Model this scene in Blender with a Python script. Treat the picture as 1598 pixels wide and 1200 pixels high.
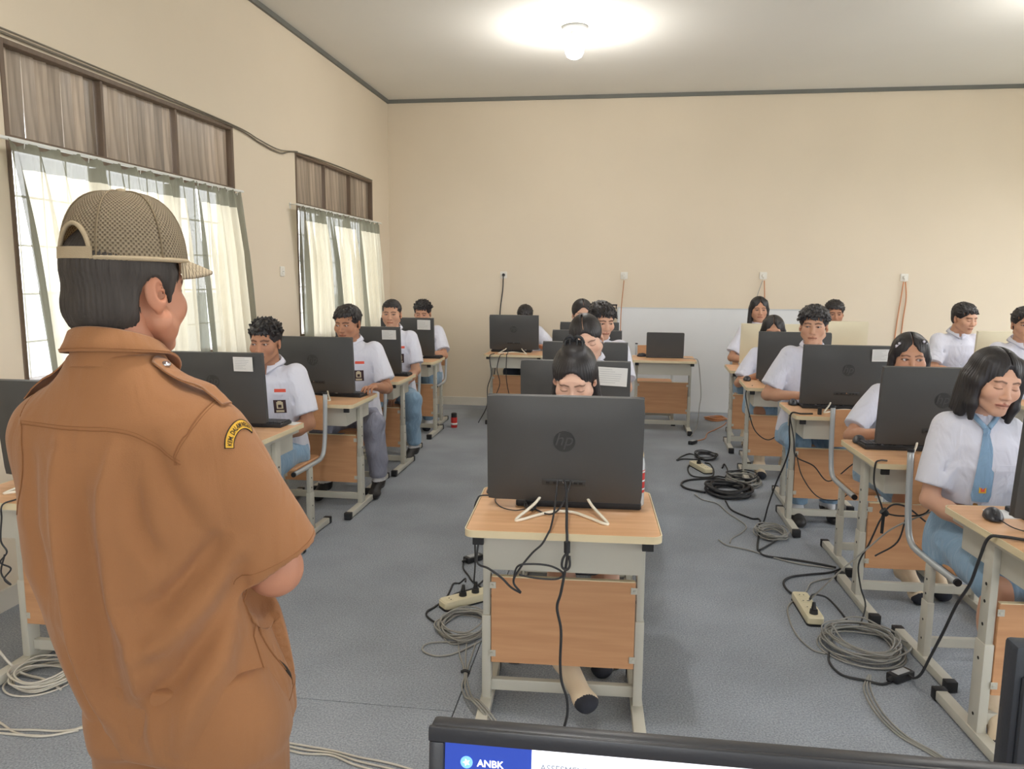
import bpy, bmesh, math, random
import numpy as np
from mathutils import Vector, Matrix, Euler
from mathutils.bvhtree import BVHTree

for _o in list(bpy.data.objects):
    bpy.data.objects.remove(_o)
SC = bpy.context.scene
COL = SC.collection
PI = math.pi
rad = math.radians
random.seed(4)
RNG = np.random.default_rng(7)


def lin(c):
    out = []
    for v in c[:3]:
        v = v / 255.0
        out.append(v / 12.92 if v <= 0.04045 else ((v + 0.055) / 1.055) ** 2.4)
    return tuple(out)


# ------------------------------------------------------------------ camera
cam_d = bpy.data.cameras.new('camera')
cam = bpy.data.objects.new('camera', cam_d)
COL.objects.link(cam)
SC.camera = cam
YAW, PITCH, ROLL = rad(8.06), rad(7.9), rad(0.45)
_f = Vector((-math.sin(YAW) * math.cos(PITCH), math.cos(YAW) * math.cos(PITCH), -math.sin(PITCH)))
_r = Vector((math.cos(YAW), math.sin(YAW), 0))
_u = _r.cross(_f)
_r2 = math.cos(ROLL) * _r + math.sin(ROLL) * _u
_u2 = -math.sin(ROLL) * _r + math.cos(ROLL) * _u
_m = Matrix((( _r2.x, _u2.x, -_f.x, 0.0), (_r2.y, _u2.y, -_f.y, 0.0), (_r2.z, _u2.z, -_f.z, 1.55), (0, 0, 0, 1)))
cam.matrix_world = _m
cam_d.sensor_fit = 'HORIZONTAL'
cam_d.sensor_width = 36.0
cam_d.lens = 36.0 * 1200.0 / 1598.0
cam_d.clip_start = 0.05
cam_d.clip_end = 200

# ------------------------------------------------------------------ world, lamps, exposure
world = bpy.data.worlds.new('sky')
SC.world = world
world.use_nodes = True
_nt = world.node_tree
_bg = _nt.nodes['Background']
_tc = _nt.nodes.new('ShaderNodeTexCoord')
_sep = _nt.nodes.new('ShaderNodeSeparateXYZ')
_rmp = _nt.nodes.new('ShaderNodeValToRGB')
_nt.links.new(_tc.outputs['Generated'], _sep.inputs[0])
_nt.links.new(_sep.outputs['Z'], _rmp.inputs[0])
_rmp.color_ramp.elements[0].position = 0.0
_rmp.color_ramp.elements[0].color = (0.93, 0.95, 0.97, 1)
_rmp.color_ramp.elements[1].position = 0.5
_rmp.color_ramp.elements[1].color = (0.88, 0.94, 1.0, 1)
_nt.links.new(_rmp.outputs[0], _bg.inputs['Color'])
_bg.inputs['Strength'].default_value = 5.0


def lamp_light(name, loc, power, size, col=(1.0, 0.985, 0.96)):
    ld = bpy.data.lights.new(name, 'POINT')
    ld.energy = power
    ld.shadow_soft_size = size
    ld.color = col
    lo = bpy.data.objects.new(name, ld)
    lo.location = loc
    COL.objects.link(lo)
    return lo


SC.view_settings.view_transform = 'Standard'
SC.view_settings.look = 'None'
SC.view_settings.gamma = 1.0
SC.view_settings.exposure = 0.30
SC.view_settings.use_curve_mapping = False
SC.cycles.use_denoising = True
SC.cycles.max_bounces = 8
SC.cycles.diffuse_bounces = 5
SC.cycles.transparent_max_bounces = 12
SC.cycles.sample_clamp_indirect = 6.0


# ------------------------------------------------------------------ materials
def mat(name, rgb, rough=0.6, var=0.05, scale=6.0, bump=0.0, bscale=150.0, metal=0.0, spec=0.4, stretch=None, emit=0.0, attr=None, sheen=0.0, rgb2=None):
    m = bpy.data.materials.new(name)
    m.use_nodes = True
    nt = m.node_tree
    N, L = nt.nodes, nt.links
    b = N['Principled BSDF']
    b.inputs['Roughness'].default_value = rough
    b.inputs['Metallic'].default_value = metal
    b.inputs['Specular IOR Level'].default_value = spec
    if sheen:
        b.inputs['Sheen Weight'].default_value = sheen
    c = lin(rgb)
    tc = N.new('ShaderNodeTexCoord')
    mp = N.new('ShaderNodeMapping')
    L.new(tc.outputs['Object'], mp.inputs[0])
    if stretch:
        mp.inputs['Scale'].default_value = stretch
    nz = N.new('ShaderNodeTexNoise')
    nz.inputs['Scale'].default_value = scale
    nz.inputs['Detail'].default_value = 6
    L.new(mp.outputs[0], nz.inputs['Vector'])
    rp = N.new('ShaderNodeValToRGB')
    L.new(nz.outputs['Fac'], rp.inputs[0])
    c2 = lin(rgb2) if rgb2 else tuple(v * (1 + var) for v in c)
    rp.color_ramp.elements[0].position = 0.3
    rp.color_ramp.elements[1].position = 0.7
    rp.color_ramp.elements[0].color = tuple(v * (1 - var) for v in c) + (1,)
    rp.color_ramp.elements[1].color = tuple(min(v, 1) for v in c2) + (1,)
    out = rp.outputs[0]
    if attr:
        at = N.new('ShaderNodeVertexColor')
        at.layer_name = attr
        mx = N.new('ShaderNodeMix')
        mx.data_type = 'RGBA'
        mx.blend_type = 'MULTIPLY'
        mx.inputs[0].default_value = 1.0
        L.new(at.outputs[0], mx.inputs[6])
        L.new(out, mx.inputs[7])
        out = mx.outputs[2]
    L.new(out, b.inputs['Base Color'])
    if emit:
        L.new(out, b.inputs['Emission Color'])
        b.inputs['Emission Strength'].default_value = emit
    if bump:
        n2 = N.new('ShaderNodeTexNoise')
        n2.inputs['Scale'].default_value = bscale
        n2.inputs['Detail'].default_value = 3
        L.new(mp.outputs[0], n2.inputs['Vector'])
        bp = N.new('ShaderNodeBump')
        bp.inputs['Strength'].default_value = bump
        bp.inputs['Distance'].default_value = 0.004
        L.new(n2.outputs['Fac'], bp.inputs['Height'])
        L.new(bp.outputs[0], b.inputs['Normal'])
    return m


M = {}
M['wall'] = mat('cream_wall_paint', (220, 206, 184), 0.8, 0.02, 1.2, 0.05, 60)
M['ceiling'] = mat('ceiling_paint', (234, 231, 223), 0.85, 0.02, 0.8)
M['trim'] = mat('grey_ceiling_trim', (112, 112, 106), 0.6, 0.05)
M['base'] = mat('white_baseboard', (214, 208, 196), 0.5, 0.04)
M['concrete'] = mat('concrete_floor', (88, 90, 92), 0.9, 0.1)
M['winwood'] = mat('dark_window_wood', (104, 86, 70), 0.5, 0.15, 5, 0.1, 60, stretch=(6, 6, 0.6))
M['slat'] = mat('varnished_slat_wood', (156, 139, 122), 0.36, 0.25, 5, 0.15, 40, stretch=(8, 8, 0.5), rgb2=(190, 172, 152))
M['rod'] = mat('white_curtain_rail', (222, 222, 216), 0.35, 0.02)
M['steel'] = mat('powder_coated_steel', (196, 193, 181), 0.38, 0.03, 3)
M['tube'] = mat('silver_steel_tube', (188, 192, 194), 0.3, 0.03, 3, metal=0.25)
M['blackpl'] = mat('black_rubber_plastic', (40, 40, 42), 0.55, 0.08)
M['hole'] = mat('dark_hole', (38, 38, 38), 0.8, 0.0)
M['top'] = mat('beech_tabletop', (220, 170, 126), 0.42, 0.07, 3.0, stretch=(1, 14, 14), rgb2=(228, 182, 140))
M['edge'] = mat('cream_edge_band', (224, 208, 172), 0.45, 0.03)
M['panel'] = mat('beech_panel', (202, 150, 108), 0.45, 0.05, 3.0, stretch=(1, 14, 14), rgb2=(210, 160, 118))
M['seat'] = mat('chair_wood', (206, 152, 108), 0.42, 0.06, 3.0, stretch=(1, 12, 12), rgb2=(214, 162, 118))
M['monblack'] = mat('black_monitor_plastic', (70, 70, 70), 0.5, 0.04, 4, 0.08, 400, spec=0.45)
M['monedge'] = mat('black_monitor_rim', (78, 80, 84), 0.3, 0.03)
M['moncream'] = mat('cream_monitor_plastic', (218, 208, 180), 0.45, 0.02)
M['wire'] = mat('cream_wire', (236, 229, 212), 0.4, 0.02)
M['emblem'] = mat('dark_gloss_emblem', (57, 57, 57), 0.3, 0.02)
M['screen'] = mat('lit_screen', (205, 215, 232), 0.3, 0.02, emit=0.9)
M['paper'] = mat('paper', (226, 226, 224), 0.8, 0.02)
M['ink'] = mat('grey_print', (176, 178, 182), 0.8, 0.05)
M['key'] = mat('black_keys', (58, 58, 60), 0.5, 0.05)
M['mouse'] = mat('black_mouse_plastic', (50, 50, 54), 0.35, 0.05)
M['cablek'] = mat('black_cable', (48, 48, 50), 0.5, 0.05)
M['cableg'] = mat('grey_network_cable', (152, 150, 144), 0.5, 0.06)
M['cablew'] = mat('white_cable', (206, 200, 188), 0.5, 0.05)
M['cableo'] = mat('orange_cable', (196, 134, 92), 0.5, 0.06)
M['strip'] = mat('cream_power_strip', (226, 216, 184), 0.4, 0.03)
M['socket'] = mat('white_socket', (226, 222, 212), 0.35, 0.02)
M['board'] = mat('whiteboard_surface', (221, 222, 222), 0.35, 0.01)
M['alu'] = mat('aluminium_frame', (196, 198, 198), 0.35, 0.02, metal=0.5)
M['adapter'] = mat('black_adapter', (44, 44, 46), 0.35, 0.06)
M['labelwhite'] = mat('adapter_label', (170, 172, 174), 0.5, 0.1, 60)
M['shirtw'] = mat('white_school_shirt', (216, 216, 226), 0.85, 0.02, 6, 0.12, 500, sheen=0.2)
M['collar'] = mat('white_collar', (220, 220, 230), 0.85, 0.02, 6, 0.1, 500)
M['blue'] = mat('grey_blue_cloth', (134, 164, 190), 0.9, 0.06, 8, 0.15, 400, sheen=0.2)
M['grey'] = mat('grey_lilac_cloth', (148, 150, 166), 0.9, 0.06, 8, 0.15, 400)
M['navy'] = mat('dark_slate_cloth', (62, 70, 84), 0.9, 0.06, 8)
M['sock'] = mat('cream_sock', (222, 204, 178), 0.9, 0.04, 10, 0.2, 400)
M['sockw'] = mat('white_sock', (214, 214, 216), 0.9, 0.04, 10, 0.2, 400)
M['socktip'] = mat('black_sock_toe', (46, 48, 56), 0.9, 0.06, 10, 0.2, 400)
M['shoe'] = mat('black_shoe', (44, 42, 42), 0.5, 0.08)
M['hair'] = mat('black_hair', (40, 36, 36), 0.46, 0.25, 30, 0.35, 90, stretch=(1, 1, 0.15), spec=0.45)
M['hairt'] = mat('greying_black_hair', (70, 64, 60), 0.6, 0.2, 60, 0.5, 180, stretch=(1, 1, 0.12), spec=0.3)
M['skin'] = mat('skin', (255, 255, 255), 0.5, 0.03, 40, 0.06, 300, spec=0.35, attr='Col')
M['eye'] = mat('eye', (255, 255, 255), 0.15, 0.0, attr='Col', spec=0.5)
M['khaki'] = mat('brown_uniform_cloth', (158, 109, 70), 0.85, 0.06, 2.5, 0.18, 420, sheen=0.15)
M['seam'] = mat('brown_seam_thread', (144, 97, 60), 0.85, 0.04)
M['badgebrown'] = mat('dark_brown_badge', (66, 46, 48), 0.7, 0.04)
M['badgecream'] = mat('cream_badge_thread', (206, 192, 160), 0.7, 0.05)
M['red'] = mat('red_plastic', (196, 52, 48), 0.45, 0.05)
M['redcloth'] = mat('red_flag_cloth', (222, 92, 72), 0.8, 0.04)
M['yellow'] = mat('yellow_patch_cloth', (228, 178, 62), 0.8, 0.04)
M['patchblack'] = mat('black_patch_thread', (52, 42, 32), 0.8, 0.04)
M['metal'] = mat('polished_metal', (200, 200, 204), 0.2, 0.02, metal=0.9)
M['gold'] = mat('gold_buckle', (190, 144, 84), 0.3, 0.05, metal=0.7)
M['belt'] = mat('black_belt', (42, 40, 42), 0.4, 0.06)
M['bottle'] = mat('clear_plastic_bottle', (206, 210, 212), 0.15, 0.02)
M['bluescreen'] = mat('screen_blue_panel', (40, 66, 160), 0.4, 0.02, emit=0.55)
M['whitescreen'] = mat('screen_white_panel', (232, 236, 246), 0.4, 0.01, emit=0.85)
M['textwhite'] = mat('screen_white_text', (250, 250, 255), 0.4, 0.0, emit=1.0)
M['textgrey'] = mat('screen_grey_text', (140, 146, 160), 0.4, 0.0, emit=0.5)
M['icon'] = mat('screen_icon_blue', (120, 180, 240), 0.4, 0.0, emit=0.7)
M['fgblack'] = mat('near_monitor_bezel', (52, 53, 58), 0.35, 0.04, 8, 0.05, 300)
M['fgtower'] = mat('near_tower_shell', (46, 52, 62), 0.45, 0.05, 6, 0.08, 200)
M['bulb'] = mat('lit_bulb', (255, 250, 244), 0.3, 0.0, emit=14.0)
M['lampbase'] = mat('white_lamp_base', (196, 198, 196), 0.4, 0.02)
M['clipw'] = mat('pearl_hair_clip', (206, 200, 210), 0.3, 0.03)
M['ground'] = mat('outside_ground', (168, 168, 158), 0.9, 0.08)


def slat_mat():
    """each board its own tone: brightness varies with the object's random number"""
    m = M['slat']
    nt = m.node_tree
    N, L = nt.nodes, nt.links
    b = N['Principled BSDF']
    src = b.inputs['Base Color'].links[0].from_socket
    oi = N.new('ShaderNodeObjectInfo')
    mr = N.new('ShaderNodeMapRange')
    mr.inputs[3].default_value = 0.62
    mr.inputs[4].default_value = 1.12
    L.new(oi.outputs['Random'], mr.inputs[0])
    mx = N.new('ShaderNodeMix')
    mx.data_type = 'RGBA'
    mx.blend_type = 'MULTIPLY'
    mx.inputs[0].default_value = 1
    L.new(src, mx.inputs[6])
    L.new(mr.outputs[0], mx.inputs[7])
    L.new(mx.outputs[2], b.inputs['Base Color'])


slat_mat()


def carpet_mat():
    m = mat('grey_felt_carpet', (144, 149, 157), 0.95, 0.18, 150, 0.35, 260, spec=0.15, rgb2=(178, 184, 192))
    nt = m.node_tree
    N, L = nt.nodes, nt.links
    b = N['Principled BSDF']
    src = b.inputs['Base Color'].links[0].from_socket
    tc = N.new('ShaderNodeTexCoord')
    nz = N.new('ShaderNodeTexNoise')
    nz.inputs['Scale'].default_value = 1.6
    nz.inputs['Detail'].default_value = 5
    L.new(tc.outputs['Object'], nz.inputs['Vector'])
    rp = N.new('ShaderNodeValToRGB')
    rp.color_ramp.elements[0].position = 0.35
    rp.color_ramp.elements[0].color = (0.84, 0.84, 0.84, 1)
    rp.color_ramp.elements[1].position = 0.65
    rp.color_ramp.elements[1].color = (1.05, 1.05, 1.05, 1)
    L.new(nz.outputs['Fac'], rp.inputs[0])
    mx = N.new('ShaderNodeMix')
    mx.data_type = 'RGBA'
    mx.blend_type = 'MULTIPLY'
    mx.inputs[0].default_value = 1
    L.new(src, mx.inputs[6])
    L.new(rp.outputs[0], mx.inputs[7])
    L.new(mx.outputs[2], b.inputs['Base Color'])
    return m


M['carpet'] = carpet_mat()


def cloth_sheer(name, rgb, transl, transp):
    m = bpy.data.materials.new(name)
    m.use_nodes = True
    nt = m.node_tree
    N, L = nt.nodes, nt.links
    for n in list(N):
        N.remove(n)
    out = N.new('ShaderNodeOutputMaterial')
    dif = N.new('ShaderNodeBsdfDiffuse')
    trl = N.new('ShaderNodeBsdfTranslucent')
    tra = N.new('ShaderNodeBsdfTransparent')
    tc = N.new('ShaderNodeTexCoord')
    mp = N.new('ShaderNodeMapping')
    mp.inputs['Scale'].default_value = (1, 60, 4)
    L.new(tc.outputs['Object'], mp.inputs[0])
    nz = N.new('ShaderNodeTexNoise')
    nz.inputs['Scale'].default_value = 3
    nz.inputs['Detail'].default_value = 4
    L.new(mp.outputs[0], nz.inputs['Vector'])
    rp = N.new('ShaderNodeValToRGB')
    c = lin(rgb)
    rp.color_ramp.elements[0].color = tuple(v * 0.9 for v in c) + (1,)
    rp.color_ramp.elements[1].color = tuple(min(1, v * 1.05) for v in c) + (1,)
    L.new(nz.outputs['Fac'], rp.inputs[0])
    L.new(rp.outputs[0], dif.inputs[0])
    L.new(rp.outputs[0], trl.inputs[0])
    m1 = N.new('ShaderNodeMixShader')
    m1.inputs[0].default_value = transl
    L.new(dif.outputs[0], m1.inputs[1])
    L.new(trl.outputs[0], m1.inputs[2])
    m2 = N.new('ShaderNodeMixShader')
    m2.inputs[0].default_value = transp
    L.new(m1.outputs[0], m2.inputs[1])
    L.new(tra.outputs[0], m2.inputs[2])
    L.new(m2.outputs[0], out.inputs[0])
    return m


M['sheer'] = cloth_sheer('cream_sheer_curtain', (220, 212, 192), 0.58, 0.11)
M['sheergrey'] = cloth_sheer('grey_green_curtain_border', (136, 134, 118), 0.42, 0.10)


def glass_mat():
    m = bpy.data.materials.new('window_glass')
    m.use_nodes = True
    nt = m.node_tree
    N, L = nt.nodes, nt.links
    b = N['Principled BSDF']
    out = N['Material Output']
    b.inputs['Base Color'].default_value = (0.8, 0.9, 0.95, 1)
    b.inputs['Roughness'].default_value = 0.05
    tra = N.new('ShaderNodeBsdfTransparent')
    mx = N.new('ShaderNodeMixShader')
    mx.inputs[0].default_value = 0.9
    L.new(b.outputs[0], mx.inputs[1])
    L.new(tra.outputs[0], mx.inputs[2])
    L.new(mx.outputs[0], out.inputs[0])
    return m


M['glass'] = glass_mat()


def capmesh_mat():
    """knitted mesh fabric: staggered dark holes laid out on the uv of the cap (in metres)"""
    m = bpy.data.materials.new('khaki_mesh_fabric')
    m.use_nodes = True
    nt = m.node_tree
    N, L = nt.nodes, nt.links
    b = N['Principled BSDF']
    b.inputs['Roughness'].default_value = 0.85
    uv = N.new('ShaderNodeUVMap')
    sep = N.new('ShaderNodeSeparateXYZ')
    L.new(uv.outputs[0], sep.inputs[0])

    def math_(op, a, bb=None):
        n = N.new('ShaderNodeMath')
        n.operation = op
        for i, v in enumerate((a, bb)):
            if v is None:
                continue
            if isinstance(v, (int, float)):
                n.inputs[i].default_value = v
            else:
                L.new(v, n.inputs[i])
        return n.outputs[0]
    k = 2 * PI / 0.0056
    p = math_('SINE', math_('MULTIPLY', math_('ADD', sep.outputs[0], sep.outputs[1]), k / 1.414))
    q = math_('SINE', math_('MULTIPLY', math_('SUBTRACT', sep.outputs[0], sep.outputs[1]), k / 1.414))
    h = math_('ADD', p, q)
    rp = N.new('ShaderNodeValToRGB')
    e = rp.color_ramp.elements
    e[0].position = 0.30
    e[0].color = lin((198, 180, 152)) + (1,)
    e[1].position = 0.62
    e[1].color = lin((140, 124, 102)) + (1,)
    s = math_('MULTIPLY', math_('ADD', h, 1.0), 0.333)
    L.new(s, rp.inputs[0])
    L.new(rp.outputs[0], b.inputs['Base Color'])
    bp = N.new('ShaderNodeBump')
    bp.inputs['Strength'].default_value = 0.7
    bp.inputs['Distance'].default_value = 0.002
    bp.invert = True
    L.new(s, bp.inputs['Height'])
    L.new(bp.outputs[0], b.inputs['Normal'])
    return m


M['capmesh'] = capmesh_mat()
M['capcloth'] = mat('khaki_cap_cloth', (178, 160, 132), 0.85, 0.06, 20, 0.3, 500)
M['capdark'] = mat('khaki_cap_strap_band', (142, 125, 100), 0.85, 0.06, 20, 0.3, 500)



def folds(m, scale, dist, strength, stretch):
    """soft creases of worn cloth, as a second relief layer"""
    nt = m.node_tree
    N, L = nt.nodes, nt.links
    b = N['Principled BSDF']
    tc = N.new('ShaderNodeTexCoord')
    mp = N.new('ShaderNodeMapping')
    mp.inputs['Scale'].default_value = stretch
    mp.inputs['Rotation'].default_value = (0.3, 0.5, 0.2)
    L.new(tc.outputs['Object'], mp.inputs[0])
    nz = N.new('ShaderNodeTexNoise')
    nz.inputs['Scale'].default_value = scale
    nz.inputs['Detail'].default_value = 2.5
    nz.inputs['Distortion'].default_value = 0.8
    L.new(mp.outputs[0], nz.inputs['Vector'])
    bp = N.new('ShaderNodeBump')
    bp.inputs['Strength'].default_value = strength
    bp.inputs['Distance'].default_value = dist
    L.new(nz.outputs['Fac'], bp.inputs['Height'])
    if b.inputs['Normal'].links:
        L.new(b.inputs['Normal'].links[0].from_socket, bp.inputs['Normal'])
    L.new(bp.outputs[0], b.inputs['Normal'])


folds(M['shirtw'], 9.0, 0.03, 0.55, (1.6, 1.6, 0.7))
folds(M['blue'], 12.0, 0.03, 0.6, (1.4, 1.4, 0.8))
folds(M['grey'], 12.0, 0.03, 0.6, (1.4, 1.4, 0.8))
folds(M['khaki'], 6.0, 0.03, 0.35, (1.8, 1.8, 0.6))


# ------------------------------------------------------------------ object helpers
def link(name, me, m=None, parent=None):
    o = bpy.data.objects.new(name, me)
    COL.objects.link(o)
    if m is not None:
        for mm in (m if isinstance(m, (list, tuple)) else [m]):
            me.materials.append(mm)
    if parent is not None:
        o.parent = parent
    return o


def obj(name, bm, m, parent=None, smooth=False, angle=None):
    me = bpy.data.meshes.new(name)
    bm.normal_update()
    bm.to_mesh(me)
    bm.free()
    if smooth:
        me.shade_smooth()
    if angle is not None:
        me.shade_smooth()
        me.set_sharp_from_angle(angle=rad(angle))
    return link(name, me, m, parent)


def npmesh(name, V, F, m=None, parent=None, smooth=True, cols=None, matidx=None, corner_uv=None):
    me = bpy.data.meshes.new(name)
    me.from_pydata(np.asarray(V, dtype=float).tolist(), [], F.tolist() if isinstance(F, np.ndarray) else F)
    if smooth:
        me.shade_smooth()
    if cols is not None:
        a = me.color_attributes.new('Col', 'FLOAT_COLOR', 'POINT')
        a.data.foreach_set('color', np.concatenate([cols, np.ones((len(cols), 1))], 1).astype(np.float32).ravel())
    if matidx is not None:
        me.polygons.foreach_set('material_index', np.asarray(matidx, dtype=np.int32))
    return link(name, me, m, parent)


def thing(name, label, cat, loc=(0, 0, 0), rz=0.0, group=None):
    o = bpy.data.objects.new(name, None)
    o.empty_display_size = 0.1
    COL.objects.link(o)
    o.location = loc
    o.rotation_euler = (0, 0, rz)
    tag(o, label, cat, group)
    return o


def tag(o, label, cat, group=None):
    o['label'] = label
    o['category'] = cat
    if group:
        o['group'] = group
    return o


def struct(o):
    o['kind'] = 'structure'
    return o


def dup(root, loc, rz, label, group=None):
    r = root.copy()
    COL.objects.link(r)
    r.location = loc
    r.rotation_euler = (0, 0, rz)
    r['label'] = label
    if group:
        r['group'] = group
    for ch in list(root.children):
        c = ch.copy()
        COL.objects.link(c)
        c.parent = r
        for g in ch.children:
            d = g.copy()
            COL.objects.link(d)
            d.parent = c
    return r


def add_box(bm, c, s, rot=None, mi=0, bevel=0.0):
    mtx = Matrix.Translation(c)
    if rot is not None:
        mtx = mtx @ (rot if isinstance(rot, Matrix) else Euler(rot).to_matrix().to_4x4())
    mtx = mtx @ Matrix.Diagonal((s[0], s[1], s[2], 1))
    r = bmesh.ops.create_cube(bm, size=1.0, matrix=mtx)
    fs = set()
    for v in r['verts']:
        fs.update(v.link_faces)
    for f in fs:
        f.material_index = mi
    if bevel:
        es = set()
        for f in fs:
            es.update(f.edges)
        rr = bmesh.ops.bevel(bm, geom=list(es), offset=bevel, segments=2, affect='EDGES', profile=0.5, material=-1)
    return bm


def box_bm(c, s, rot=None, bevel=0.0):
    bm = bmesh.new()
    return add_box(bm, c, s, rot, 0, bevel)


def add_cyl(bm, p0, p1, r0, r1=None, seg=14, mi=0, caps=True):
    p0, p1 = Vector(p0), Vector(p1)
    r1 = r0 if r1 is None else r1
    d = (p1 - p0)
    q = d.to_track_quat('Z', 'Y').to_matrix().to_4x4()
    mtx = Matrix.Translation((p0 + p1) / 2) @ q
    r = bmesh.ops.create_cone(bm, cap_ends=caps, segments=seg, radius1=r0, radius2=r1, depth=d.length, matrix=mtx)
    fs = set()
    for v in r['verts']:
        fs.update(v.link_faces)
    for f in fs:
        f.material_index = mi
    return bm


def add_lathe(bm, prof, seg=24, origin=(0, 0, 0), mi=0):
    rings = []
    for (r, z) in prof:
        rings.append([bm.verts.new((origin[0] + r * math.cos(2 * PI * i / seg), origin[1] + r * math.sin(2 * PI * i / seg), origin[2] + z)) for i in range(seg)])
    for a, b in zip(rings, rings[1:]):
        for i in range(seg):
            j = (i + 1) % seg
            f = bm.faces.new((a[i], a[j], b[j], b[i]))
            f.material_index = mi
    for ring, rev in ((rings[0], True), (rings[-1], False)):
        try:
            f = bm.faces.new(ring[::-1] if rev else ring)
            f.material_index = mi
        except ValueError:
            pass
    return bm


def spline(pts, n=8, closed=False):
    P = [np.array(p, float) for p in pts]
    if len(P) < 3 and not closed:
        return P
    out = []
    N = len(P)
    rng = range(N) if closed else range(N - 1)
    for i in rng:
        p1, p2 = P[i], P[(i + 1) % N]
        p0 = P[(i - 1) % N] if (closed or i > 0) else 2 * p1 - p2
        p3 = P[(i + 2) % N] if (closed or i + 2 < N) else 2 * p2 - p1
        for k in range(n):
            t = k / n
            out.append(0.5 * ((2 * p1) + (-p0 + p2) * t + (2 * p0 - 5 * p1 + 4 * p2 - p3) * t * t + (-p0 + 3 * p1 - 3 * p2 + p3) * t ** 3))
    if not closed:
        out.append(P[-1])
    return out


def add_tube(bm, pts, r, seg=8, closed=False, mi=0, flat=None):
    P = [Vector(tuple(p)) for p in pts]
    n = len(P)
    rings = []
    nrm = None
    for i in range(n):
        if closed:
            t = P[(i + 1) % n] - P[i - 1]
        else:
            t = P[min(i + 1, n - 1)] - P[max(i - 1, 0)]
        if t.length < 1e-9:
            t = Vector((0, 0, 1))
        t.normalize()
        if nrm is None:
            nrm = t.orthogonal().normalized() if flat is None else (Vector(flat) - Vector(flat).dot(t) * t).normalized()
        else:
            nrm = (nrm - nrm.dot(t) * t)
            if nrm.length < 1e-6:
                nrm = t.orthogonal()
            nrm.normalize()
        b = t.cross(nrm)
        rr = r(i / max(n - 1, 1)) if callable(r) else r
        rings.append([bm.verts.new(P[i] + rr * (math.cos(2 * PI * k / seg) * nrm + math.sin(2 * PI * k / seg) * b)) for k in range(seg)])
    m = n if closed else n - 1
    for i in range(m):
        a, c = rings[i], rings[(i + 1) % n]
        for k in range(seg):
            j = (k + 1) % seg
            f = bm.faces.new((a[k], a[j], c[j], c[k]))
            f.material_index = mi
            f.smooth = True
    if not closed:
        for ring, rev in ((rings[0], True), (rings[-1], False)):
            f = bm.faces.new(ring[::-1] if rev else ring)
            f.material_index = mi
    return bm


def tube_bm(pts, r, seg=8, closed=False, n=8):
    bm = bmesh.new()
    return add_tube(bm, spline(pts, n, closed), r, seg, closed)


def rounded_rect(w, d, r, seg=5):
    pts = []
    for (cx, cy, a0) in ((w / 2 - r, d / 2 - r, 0), (-w / 2 + r, d / 2 - r, 90), (-w / 2 + r, -d / 2 + r, 180), (w / 2 - r, -d / 2 + r, 270)):
        for i in range(seg + 1):
            a = rad(a0 + 90 * i / seg)
            pts.append((cx + r * math.cos(a), cy + r * math.sin(a)))
    return pts


def add_prism(bm, pts2, z0, z1, mi_side=0, mi_cap=0, mtx=None, ch=0.0):
    """extruded outline, optionally with a small chamfer at both ends"""
    mtx = mtx or Matrix.Identity(4)
    n = len(pts2)
    cx = sum(p[0] for p in pts2) / n
    cy = sum(p[1] for p in pts2) / n

    def ring(z, ins):
        vs = []
        for (x, y) in pts2:
            dx, dy = x - cx, y - cy
            l = math.hypot(dx, dy)
            k = (l - ins) / l if l > 0 else 1
            vs.append(bm.verts.new(mtx @ Vector((cx + dx * k, cy + dy * k, z))))
        return vs
    if ch:
        R = [ring(z0, ch), ring(z0 + ch, 0), ring(z1 - ch, 0), ring(z1, ch)]
    else:
        R = [ring(z0, 0), ring(z1, 0)]
    for a, b in zip(R, R[1:]):
        for i in range(n):
            j = (i + 1) % n
            f = bm.faces.new((a[i], a[j], b[j], b[i]))
            f.material_index = mi_side
    f = bm.faces.new(R[0][::-1]); f.material_index = mi_cap
    f = bm.faces.new(R[-1]); f.material_index = mi_cap
    return bm


def text_mesh(name, body, size, m, parent=None, shear=0.0, extrude=0.0, bold=0.0):
    cu = bpy.data.curves.new(name + '_curve', 'FONT')
    cu.body = body
    cu.size = size
    cu.shear = shear
    cu.extrude = extrude
    cu.offset = bold
    cu.resolution_u = 3
    tmp = bpy.data.objects.new('tmp_text', cu)
    COL.objects.link(tmp)
    dg = bpy.context.evaluated_depsgraph_get()
    me = bpy.data.meshes.new_from_object(tmp.evaluated_get(dg))
    bpy.data.objects.remove(tmp)
    bpy.data.curves.remove(cu)
    me.name = name
    return link(name, me, m, parent)

# ------------------------------------------------------------------ room shell
XL, YB, ZC, XR, YF = -2.81, 9.15, 3.615, 5.4, -3.0
WIN = [(3.27, 5.39), (6.46, 8.53)]
WZ0, WZ1, RODZ = 0.98, 2.61, 2.14


def wall_with_openings(name, x0, x1, opens, z0, z1):
    bm = bmesh.new()
    ys = [YF] + [v for o in opens for v in o] + [YB + 0.15]
    for i in range(0, len(ys), 2):
        a, b = ys[i], ys[i + 1]
        add_box(bm, ((x0 + x1) / 2, (a + b) / 2, ZC / 2), (x1 - x0, b - a, ZC))
    for a, b in opens:
        add_box(bm, ((x0 + x1) / 2, (a + b) / 2, z0 / 2), (x1 - x0, b - a, z0))
        add_box(bm, ((x0 + x1) / 2, (a + b) / 2, (z1 + ZC) / 2), (x1 - x0, b - a, ZC - z1))
    bmesh.ops.remove_doubles(bm, verts=bm.verts, dist=1e-5)
    return struct(obj(name, bm, M['wall']))


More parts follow.
